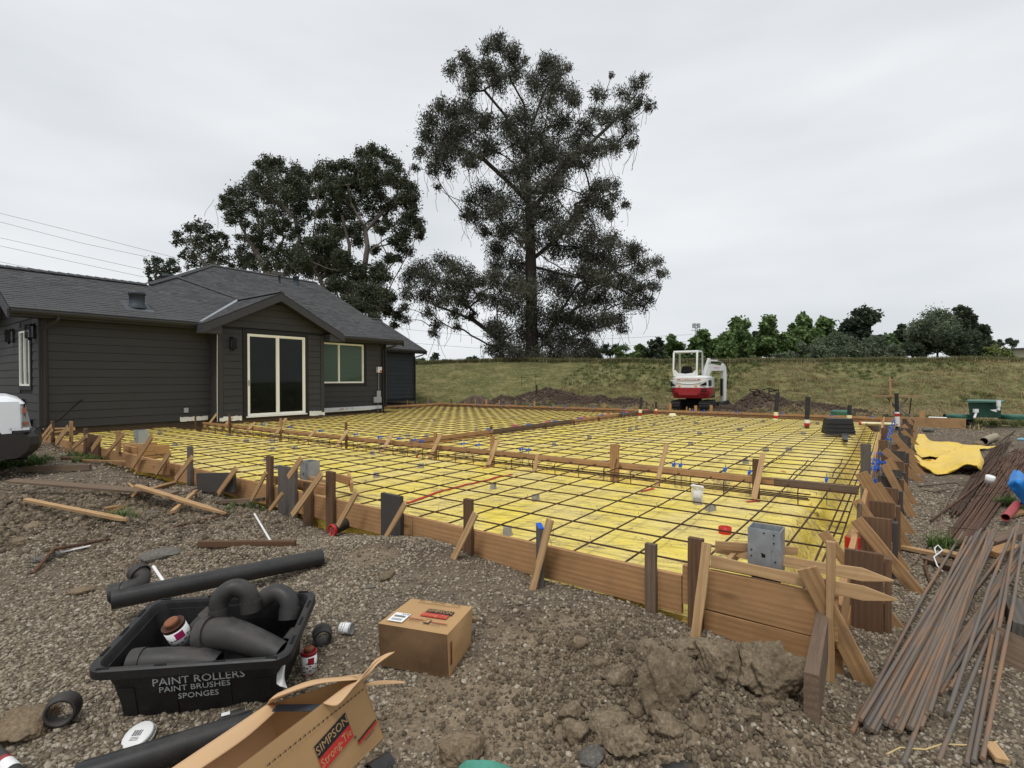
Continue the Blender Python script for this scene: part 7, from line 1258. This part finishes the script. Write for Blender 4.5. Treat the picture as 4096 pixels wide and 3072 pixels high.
for x in (-.36, -.12, .13, .36):
    for y in (-.272, .272): mb = MB(); mb.box(x-.025, x+.025, y-.006, y+.006, .300, .3085); build('rim_slot', mb, M_dark, tt, local=True)
for y in (-.15, .0, .15):
    for x in (-.42, .42): mb = MB(); mb.box(x-.006, x+.006, y-.03, y+.03, .300, .3085); build('rim_slot', mb, M_dark, tt, local=True)
for x in (-.30, -.12, .12, .30): mb = MB(); mb.prism([(x-.03, -.2105, .01), (x+.03, -.2105, .01), (x+.035, -.2285, .17), (x-.035, -.2285, .17)], (0, -.006, 0)); build('side_rib', mb, M_tote, tt, local=True)
for s_, size, x, z, xs in [('PAINT ROLLERS', .050, .03, .213, 1.15), ('PAINT BRUSHES', .037, .0, .158, 1.2), ('SPONGES', .037, .01, .112, 1.15)]:
    yy_ = -.214-.020*z/.18-.006; Mx_ = TM @ Matrix.Translation((x, yy_-(.012 if z > .19 else .0), z)) @ Matrix.Rotation(rad(90-5.5), 4, 'X') @ Matrix.Rotation(rad(2.5), 4, 'Z'); text(s_, size, M_chalk, tt, Mx_, xs=xs, ext=.0006)
# fittings inside the tote (each its own thing); tote-local control points
def tl(x, y, z): return TM @ Vector((x, y, z))
def fit(pts, r, label, mat=M_absd, collars=(), taper=None):
    pts = [tl(*p) for p in pts]; n = len(pts)
    if n > 2:                                                     # smooth the bend
        out = []
        for i in range(n-1):
            p0, p1, p2, p3 = pts[max(i-1, 0)], pts[i], pts[i+1], pts[min(i+2, n-1)]
            for k in range(5): q = k/5; out.append(.5*((2*p1)+(-p0+p2)*q+(2*p0-5*p1+4*p2-p3)*q*q+(-p0+3*p1-3*p2+p3)*q**3))
        pts = out+[pts[-1]]
    rs = r if taper is None else [r+(taper-r)*i/(len(pts)-1) for i in range(len(pts))]
    t = thing('pipe_fitting', pts[0], label, 'pipe fitting'); mb = MB(); mb.tube(pts, rs, 22, hollow=.87); build('pipe', mb, mat, t)
    for e in collars:
        a, b = (pts[0], pts[2]) if e == 0 else (pts[-1], pts[-3]); d = (b-a).normalized(); rr2 = (rs if taper is None else (rs[0] if e == 0 else rs[-1])); mb = MB(); mb.tube([a-d*.004, a+d*.05], rr2*1.10, 22, hollow=.90); build('collar', mb, mat, t)
    return t
fit([(-.31, -.14, .22), (-.20, -.14, .225), (-.02, -.14, .21), (.06, -.15, .19)], .066, 'straight black branch fitting in the front left of the tote', collars=(0,)); fit([(-.04, -.02, .26), (.08, -.05, .29), (.22, -.10, .27), (.36, -.15, .23)], .085, 'large dusty black tee lying diagonally across the tote', taper=.06, collars=(0,)); fit([(.0, .06, .31), (.0, .08, .40), (.06, .10, .45), (.13, .10, .42), (.15, .08, .33)], .046, 'black U shaped bend arching highest above the tote', M_absd, collars=(0, 1)); fit([(.17, .16, .33), (.25, .17, .37), (.32, .14, .34), (.33, .10, .26)], .048, 'black bend at the back right of the tote', collars=(1,)); fit([(-.16, .06, .18), (-.10, .08, .25), (-.05, .12, .29)], .055, 'black bend half hidden behind the tin in the tote', collars=(1,)); fit([(.35, -.02, .20), (.37, .05, .21)], .03, 'small grey cap against the right wall of the tote'); fit([(.02, .05, .20), (.05, .05, .30)], .035, 'short black tee outlet under the U shaped bend')
# tins
def tin(p, R, h, label, tilt=None, cap=True, stripe=M_redp):
    M = Matrix.Translation(Vector(p)) @ (tilt if tilt is not None else Matrix.Identity(4)); t = bpy.data.objects.new('glue_tin', None); place(t, M); tag(t, label, 'tin')
    mb = MB(); mb.lathe([(0, 0), (R*.99, 0), (R, .004), (R, h*.06)], 26); build('base', mb, stripe, t, local=True); mb = MB(); mb.lathe([(R, h*.06), (R*1.003, h*.06), (R*1.003, h*.86), (R, h*.86)], 26); build('paper_label', mb, M_label, t, local=True)
    mb = MB(); mb.lathe([(R, h*.86), (R, h*.96), (R*1.02, h*.965), (R*1.02, h), (R*.9, h), (R*.88, h*.985), (0, h*.98)], 26); build('shoulder', mb, M_glue if stripe is M_mag else stripe, t, local=True)
    if cap: mb = MB(); mb.lathe([(R*.55, h*.98), (R*.55, h*1.04), (R*.62, h*1.045), (R*.62, h*1.15), (R*.5, h*1.18), (0, h*1.18)], 22); build('cap', mb, M_rustcap, t, local=True)
    mb = MB()
    for k in range(16):                                            # printed panels
        a = k/16*2*math.pi; z0 = h*random.uniform(.15, .4); z1 = z0+h*random.uniform(.05, .35)
        for q in range(2): mb.lathe([(R*1.006, z0+q*h*.2), (R*1.006, z0+q*h*.2+h*.05)], 3, a0=a, a1=a+.28)
    build('print', mb, M_ink, t, local=True); mb = MB(); mb.lathe([(R*1.007, h*.5), (R*1.007, h*.8)], 8, a0=-1.3, a1=-.5); build('print_block', mb, stripe, t, local=True); return t
p = gl(1236, 2690, 0); tin(p, .040, .115, 'upright red banded glue tin with rusty cap right of the tote'); tin(tl(-.165, .03, .20), .052, .135, 'brown stained glue tin leaning inside the tote', Matrix(TM.to_3x3().to_4x4()) @ Matrix.Rotation(rad(-14), 4, 'Y') @ Matrix.Rotation(rad(12), 4, 'X'), stripe=M_mag)
p = gl(1362, 2535, .034); tin(p, .032, .075, 'small white labelled tin lying on its side behind the red banded one', Matrix.Rotation(rad(80), 4, 'Z') @ Matrix.Rotation(rad(90), 4, 'Y') @ Matrix.Rotation(rad(0), 4, 'Z') if False else Matrix.Rotation(rad(-12), 4, 'Z') @ Matrix.Rotation(rad(88), 4, 'Y'), cap=False, stripe=M_steel)
p = gl(560, 2962, .01); mb = MB(); M = Matrix.Translation(Vector(p)) @ Matrix.Rotation(rad(22), 4, 'X') @ Matrix.Rotation(rad(-8), 4, 'Y'); t = thing('bucket_lid', p, 'round white lid with barcode in front of the tote', 'lid'); mb.lathe([(.0, .016), (.058, .016), (.062, .012), (.060, 0), (0, 0)], 28, M @ Matrix.Translation((0, 0, .012))); mb.lathe([(.066, .012), (.068, .006), (.064, 0), (0, 0)], 28, M); build('lid', mb, M_pvc, t); mb = MB()
for k in range(7): mb.box(-.022+k*.006, -.022+k*.006+(.002 if k % 2 else .0035), -.008, .018, .0285, .0290, 0, M)
for k in range(3): mb.box(-.02, .018, -.016-k*.006, -.014-k*.006, .0285, .029, 0, M)
build('barcode', mb, M_ink, t)
# black pipes at the bottom edge
a, b = Vector(P(300, 3120, -.06)), Vector(P(1010, 2895, -.06)); pipe('waste_pipe', [a, b], .055, M_black, 'black drain pipe running under the open carton at the bottom'); a, b = Vector(P(880, 2885, -.09)), Vector(P(980, 2858, -.09)); t = pipe('pipe_piece', [a, b], .030, M_absd, 'short black fitting with white sticker below the tote'); mb = MB(); M = frame(a, b)[0]; mb.box(-.045, -.005, -.034, -.030, .0, .02, 0, M); mb.box(-.045, -.01, -.02, .005, .0305, .032, 0, M); build('sticker', mb, M_label, t)
a, b = Vector(P(-60, 2975, -.10)), Vector(P(95, 3130, -.10)); t = pipe('hose_end', [a, b], .028, M_absd, 'grey hose end with red and white band at the lower left corner'); 
for f, g_, m in ((.50, .56, M_redp), (.56, .74, M_label)): mb = MB(); mb.tube([a+(b-a)*f, a+(b-a)*g_], .0295, 18); build('band', mb, m, t)
a, b = Vector(P(2895, 3060, -.10)), Vector(P(2655, 3125, -.10)); pipe('waste_pipe', [a, b], .052, M_black, 'black pipe end at the bottom right of the clods'); a, b = Vector(P(1560, 3060, -.12)), Vector(P(1480, 3110, -.12)); pipe('pipe_piece', [a, b], .05, M_black, 'black pipe end peeping below the open carton')
cloth('teal_bag', [[(1840, 3060, .0), (1870, 3040, .03), (1930, 3045, .05), (1990, 3050, .04), (2040, 3068, .0)], [(1835, 3080, .0), (1875, 3065, .03), (1935, 3070, .05), (2000, 3080, .03), (2060, 3090, .0)], [(1835, 3110, .0), (1875, 3110, .03), (1935, 3110, .05), (2000, 3110, .03), (2060, 3110, .0)]], M_teal, 'corner of a teal plastic bag at the bottom edge', 'bag', sd=2, wr=.01)
cloth('plastic_wrapper', [[(1120, 2665, .05), (1135, 2655, .07), (1140, 2660, .05)], [(1110, 2700, .03), (1130, 2700, .05), (1135, 2712, .02)], [(1108, 2735, .01), (1125, 2735, .02), (1148, 2742, .0)]], M_label, 'crumpled translucent wrapper by the right end of the tote', 'wrapper', sd=6)
# sealed carton
def pz(x, y, z): return Vector(P(x, y, z))
B0 = Vector(PG(1797, 2724)); ex_ = Vector((.935, -.355, 0)); wB = .405; ey_ = Vector((.25, .968, 0)); dB = .335
BM_ = Matrix.Identity(4); c_ = B0-ex_*wB/2+ey_*dB/2
for i in range(3): BM_[i][0], BM_[i][1], BM_[i][2], BM_[i][3] = ex_[i], ey_[i], (0, 0, 1)[i], c_[i]
BM_[2][2] = 1; bx = bpy.data.objects.new('sealed_carton', None); place(bx, BM_); tag(bx, 'sealed brown carton with printed top and soiled front on the gravel', 'carton')
def panel(name, c4, mat, par, sub=7, wr=.004, sd=0, th=.005):
    """one carton wall: bilinear patch, slightly buckled"""
    c4 = [Vector(q) for q in c4]; n = (c4[1]-c4[0]).cross(c4[3]-c4[0]).normalized(); vs = []
    for i in range(sub+1):
        for j in range(sub+1):
            u, v = i/sub, j/sub; p = (c4[0]*(1-u)+c4[1]*u)*(1-v)+(c4[3]*(1-u)+c4[2]*u)*v; e = math.sin(u*math.pi)*math.sin(v*math.pi); vs.append(p+n*wr*(e*1.2+2*float(vnoise(np.array(u*3+sd), np.array(v*3), sd))*e))
    mb = MB(); m = sub+1; mb.add(vs, [(i*m+j, (i+1)*m+j, (i+1)*m+j+1, i*m+j+1) for i in range(sub) for j in range(sub)], smooth=True); mb.add([v-n*th for v in vs], [(i*m+j+1, (i+1)*m+j+1, (i+1)*m+j, i*m+j) for i in range(sub) for j in range(sub)], smooth=True)
    e = [i*m for i in range(m)]; return build(name, mb, mat, par, local=True), n
hx, hy, hh = wB/2, dB/2, .232
tA, tB, tC, tD = (-hx*1.0, -hy, hh*.985), (hx*.97, -hy*1.0, hh*.975), (hx*1.0, hy*.95, hh*1.0), (-hx*.9, hy*.95, hh*1.0); bA, bB, bC, bD = (-hx*.98, -hy*.94, 0), (hx, -hy*.97, 0), (hx*.96, hy*.9, 0), (-hx*.95, hy*.9, 0)
panel('top_panel', [tA, tB, tC, tD], M_card, bx, sd=1, wr=.0028); panel('front_panel', [bA, bB, tB, tA], M_cardd, bx, sd=2, wr=.016, sub=12); panel('side_panel', [bB, bC, tC, tB], M_card, bx, sd=3, wr=.012, sub=10); panel('back_panel', [bC, bD, tD, tC], M_card, bx, sd=4); panel('side_panel', [bD, bA, tA, tD], M_card, bx, sd=5); panel('base_panel', [bA, bD, bC, bB], M_cardd, bx, sd=6, wr=0)
def on_top(x, y, w_, h_, mat, name='print_block', z=.0045, rot=0, M0=BM_, par=bx, zc=hh):
    mb = MB(); mb.box(-w_/2, w_/2, -h_/2, h_/2, 0, .0005, 0, Matrix.Translation((x, y, zc+z)) @ Matrix.Rotation(rot, 4, 'Z')); build(name, mb, mat, par, local=True)
on_top(.06, .035, .155, .045, M_ink); on_top(.05, -.012, .155, .045, M_inkr)
text('SIMPSON', .040, M_card, bx, BM_ @ Matrix.Translation((.06, .035, hh+.0058)), xs=.92); text('Strong-Tie', .038, M_card, bx, BM_ @ Matrix.Translation((.05, -.012, hh+.0058)), shear=0, xs=.95)
on_top(-.125, -.085, .09, .10, M_label, 'shipping_label', z=.004); 
for k in range(12): on_top(-.155+k*.0055, -.075, .0022 if k % 3 else .004, .022, M_ink, 'barcode', z=.0052)
for k in range(3): on_top(-.125, -.103-k*.008, .06, .002, M_ink, 'print_line', z=.0052)
text('AM 50', .016, M_ink, bx, BM_ @ Matrix.Translation((-.105, -.048, hh+.0052)))
for y, w_, m, x in [(-.075, .085, M_inkr, -.025), (-.083, .085, M_ink, -.025), (-.105, .075, M_ink, -.03), (-.085, .09, M_inkr, .115), (-.093, .09, M_ink, .115), (-.118, .06, M_ink, .10)]: on_top(x, y, w_, .004 if y > -.1 else .0018, m, 'print_line', z=.005)
mb = MB(); mb.prism([(.030, -.062, hh+.0052), (.062, -.066, hh+.0052), (.058, -.112, hh+.0052), (.044, -.104, hh+.0052), (.028, -.112, hh+.0052)], (0, 0, .0006)); build('ribbon_emblem', mb, M_ink, bx, local=True); mb = MB(); mb.prism([(.034, -.067, hh+.0059), (.058, -.070, hh+.0059), (.055, -.103, hh+.0059), (.044, -.098, hh+.0059), (.032, -.104, hh+.0059)], (0, 0, .0004)); build('ribbon_emblem', mb, M_card, bx, local=True)
for k in range(17): on_top(-.11+k*.0155, .115, .012, .0016, M_ink, 'arrow_print', z=.005, rot=.0); on_top(-.106+k*.0155, .115, .004, .006, M_ink, 'arrow_print', z=.005)
for x, s_ in ((-.10, 'Simpson'), (.0, 'Strong-Tie Company'), (.11, 'made in USA')): text(s_, .010, M_ink, bx, BM_ @ Matrix.Translation((x, .140, hh+.005)))
for k in range(2): mb = MB(); mb.box(hx+.004, hx+.005, -hy+.02+k*.012, -hy+.026+k*.012, .06, .18); build('print_line', mb, M_inkr if k else M_ink, bx, local=True)
# open carton: near right corner, its long face towards the right, flaps thrown open
z0 = G(-.6, 2.1); A1 = Vector((-.655, 2.235, z0+.285)); A0 = Vector((-.560, 2.245, z0)); e1 = Vector((-.42, -.907, -.0)); e2 = Vector((-.965, -.17, 0)).normalized(); LW, SW = .62, .36
ob = thing('open_carton', (A0+e1*LW/2+e2*SW/2), 'open brown carton with torn flaps spread out at the bottom of the picture', 'carton'); Oi = WORLD[ob.name].inverted()
lc = lambda p: Oi @ Vector(p)
Bt0, Bt1 = A1+e1*LW, A0+e1*LW; Ct1 = A1+e2*(SW+.025)+Vector((0, 0, -.09)); Cb = A0+e2*(SW+.06); Dt, Db = Ct1+e1*LW, Cb+e1*LW
panel('long_panel', [lc(q) for q in (Bt1, A0, A1, Bt0)], M_card, ob, sd=11, wr=.004); panel('end_panel', [lc(q) for q in (A0, Cb, Ct1, A1)], M_card, ob, sd=12); panel('long_panel', [lc(q) for q in (Cb, Db, Dt, Ct1)], M_cardi, ob, sd=13); panel('base_panel', [lc(q+Vector((0, 0, .004))) for q in (A0, Bt1, Db, Cb)], M_card, ob, sd=14)
def flap(name, rows, mat=M_cardi, th=.005):
    g = np.array([[list(lc(q)) for q in r] for r in rows]); 
    def up(g, ax, sub=5):
        g = np.moveaxis(g, ax, 0); n = len(g); out = []
        for i in range(n-1):
            p0, p1, p2, p3 = g[max(i-1, 0)], g[i], g[i+1], g[min(i+2, n-1)]
            for k in range(sub): t = k/sub; out.append(.5*((2*p1)+(-p0+p2)*t+(2*p0-5*p1+4*p2-p3)*t*t+(-p0+3*p1-3*p2+p3)*t**3))
        out.append(g[-1]); return np.moveaxis(np.array(out), 0, ax)
    g = up(up(g, 0), 1); a, b = g.shape[:2]; ix = np.arange(a*b).reshape(a, b); f = np.stack([ix[:-1, :-1], ix[:-1, 1:], ix[1:, 1:], ix[1:, :-1]], -1).reshape(-1, 4)
    o = bpy.data.objects.new(name, mesh_np(name, g.reshape(-1, 3), f, [mat], True)); place(o, WORLD[ob.name], ob); s = o.modifiers.new('thickness', 'SOLIDIFY'); s.thickness = th; s.offset = 0; return o
zA = A1.z
def fz(x, y, z): return Vector(P(x, y, z))
# left long flap thrown outwards, end flaps at the back, curled strip at the near corner
flap('flap', [[Ct1, Ct1+e1*.20, Ct1+e1*.42, Ct1+e1*LW], [Ct1-e2*.05+e1*.03+Vector((0, 0, .02)), Ct1+e1*.22-e2*.05+Vector((0, 0, .015)), Ct1+e1*.45-e2*.05+Vector((0, 0, .02)), Ct1+e1*LW-e2*.05+Vector((0, 0, .02))], [Ct1-e2*.10+e1*.05+Vector((0, 0, .015)), Ct1+e1*.24-e2*.12+Vector((0, 0, .0)), Ct1+e1*.45-e2*.13+Vector((0, 0, .01)), Ct1+e1*LW-e2*.13+Vector((0, 0, .01))]])
Em = (A1+Ct1)/2
flap('flap', [[A1-e1*.005, Em+Vector((0, .0, .03)), Ct1-e1*.005], [fz(1440, 2718, zA+.03), fz(1270, 2735, zA+.04), fz(1080, 2800, zA+.02)], [fz(1420, 2706, zA+.02), fz(1250, 2722, zA+.03), fz(1110, 2775, zA+.02)]])
flap('flap', [[A1, A1+e1*.10, A1+e1*.22], [fz(1462, 2715, zA+.02), fz(1425, 2735, zA+.035), fz(1350, 2820, zA+.02)], [fz(1512, 2655, zA+.07), fz(1470, 2682, zA+.055), fz(1400, 2760, zA+.03)], [fz(1580, 2608, zA+.09), fz(1545, 2615, zA+.09), fz(1500, 2640, zA+.08)]])
flap('flap', [[fz(1458, 2745, zA-.01), fz(1462, 2735, zA)], [fz(1530, 2738, zA-.015), fz(1530, 2722, zA)], [fz(1622, 2732, zA-.01), fz(1622, 2726, zA-.005)]])
cloth('plastic_liner', [[(1200, 2900, .05), (1250, 2865, .08), (1300, 2830, .05)], [(1150, 2960, .07), (1200, 2930, .03), (1260, 2890, .08)], [(1080, 3040, .05), (1120, 3000, .08), (1190, 2960, .04)]], plain('clear_liner', (.24, .22, .25), .2, spec=.7, bump=.8, sc=30), 'crumpled clear plastic liner inside the open carton', 'plastic liner', sd=3, wr=.03)
mb = MB(); mb.prism([lc(Em+e1*.06+e2*.10+Vector((0, 0, -.02))), lc(Em+e1*.10-e2*.12+Vector((0, 0, -.02))), lc(Em+e1*.13-e2*.12+Vector((0, 0, -.03))), lc(Em+e1*.09+e2*.10+Vector((0, 0, -.03)))], (0, 0, .003)); build('blue_strip', mb, M_absd2, ob, local=True)
# printing on the long face of the open carton: local frame on the panel
n_ = (A1-A0).cross(e1).normalized(); n_ = n_ if n_.dot(Vector((1, -.5, 0))) > 0 else -n_
upv = (A1-A0).normalized(); xr = upv.cross(n_).normalized()
def fm(d, h, off=.0085):                                      # d metres along from the right corner, h metres below the top edge
    p = A1+e1*d-upv*h+n_*off; M = Matrix.Identity(4)
    for i in range(3): M[i][0], M[i][1], M[i][2], M[i][3] = xr[i], upv[i], n_[i], p[i]
    return M
def onf(d, h, w_, hh_, mat, off=.0085, name='print_block'): mb = MB(); mb.box(-w_/2, w_/2, -hh_/2, hh_/2, 0, .0005, 0, Oi @ fm(d, h, off)); build(name, mb, mat, ob, local=True)
onf(.235, .125, .175, .052, M_ink); onf(.235, .178, .175, .052, M_inkr); text('SIMPSON', .044, M_card, ob, fm(.235, .125, .0095), xs=.98); text('Strong-Tie', .044, M_card, ob, fm(.235, .178, .0095), xs=.9)
onf(.075, .212, .12, .006, M_ink, name='print_line'); onf(.075, .222, .12, .010, M_inkr, name='print_line'); onf(.07, .235, .06, .002, M_ink, name='print_line'); text('®', .016, M_ink, ob, fm(.14, .200))
for k in range(22): onf(.03+k*.0225, .055, .016, .0020, M_ink, name='arrow_print'); mb = MB(); mb.prism([Oi @ (fm(.03+k*.0225-.004, .055) @ Vector(q)) for q in ((-.003, .005, 0), (.005, 0, 0), (-.003, -.005, 0), (-.001, 0, 0))], Oi.to_3x3() @ (n_*.0005)); build('arrow_print', mb, M_ink, ob, local=True)
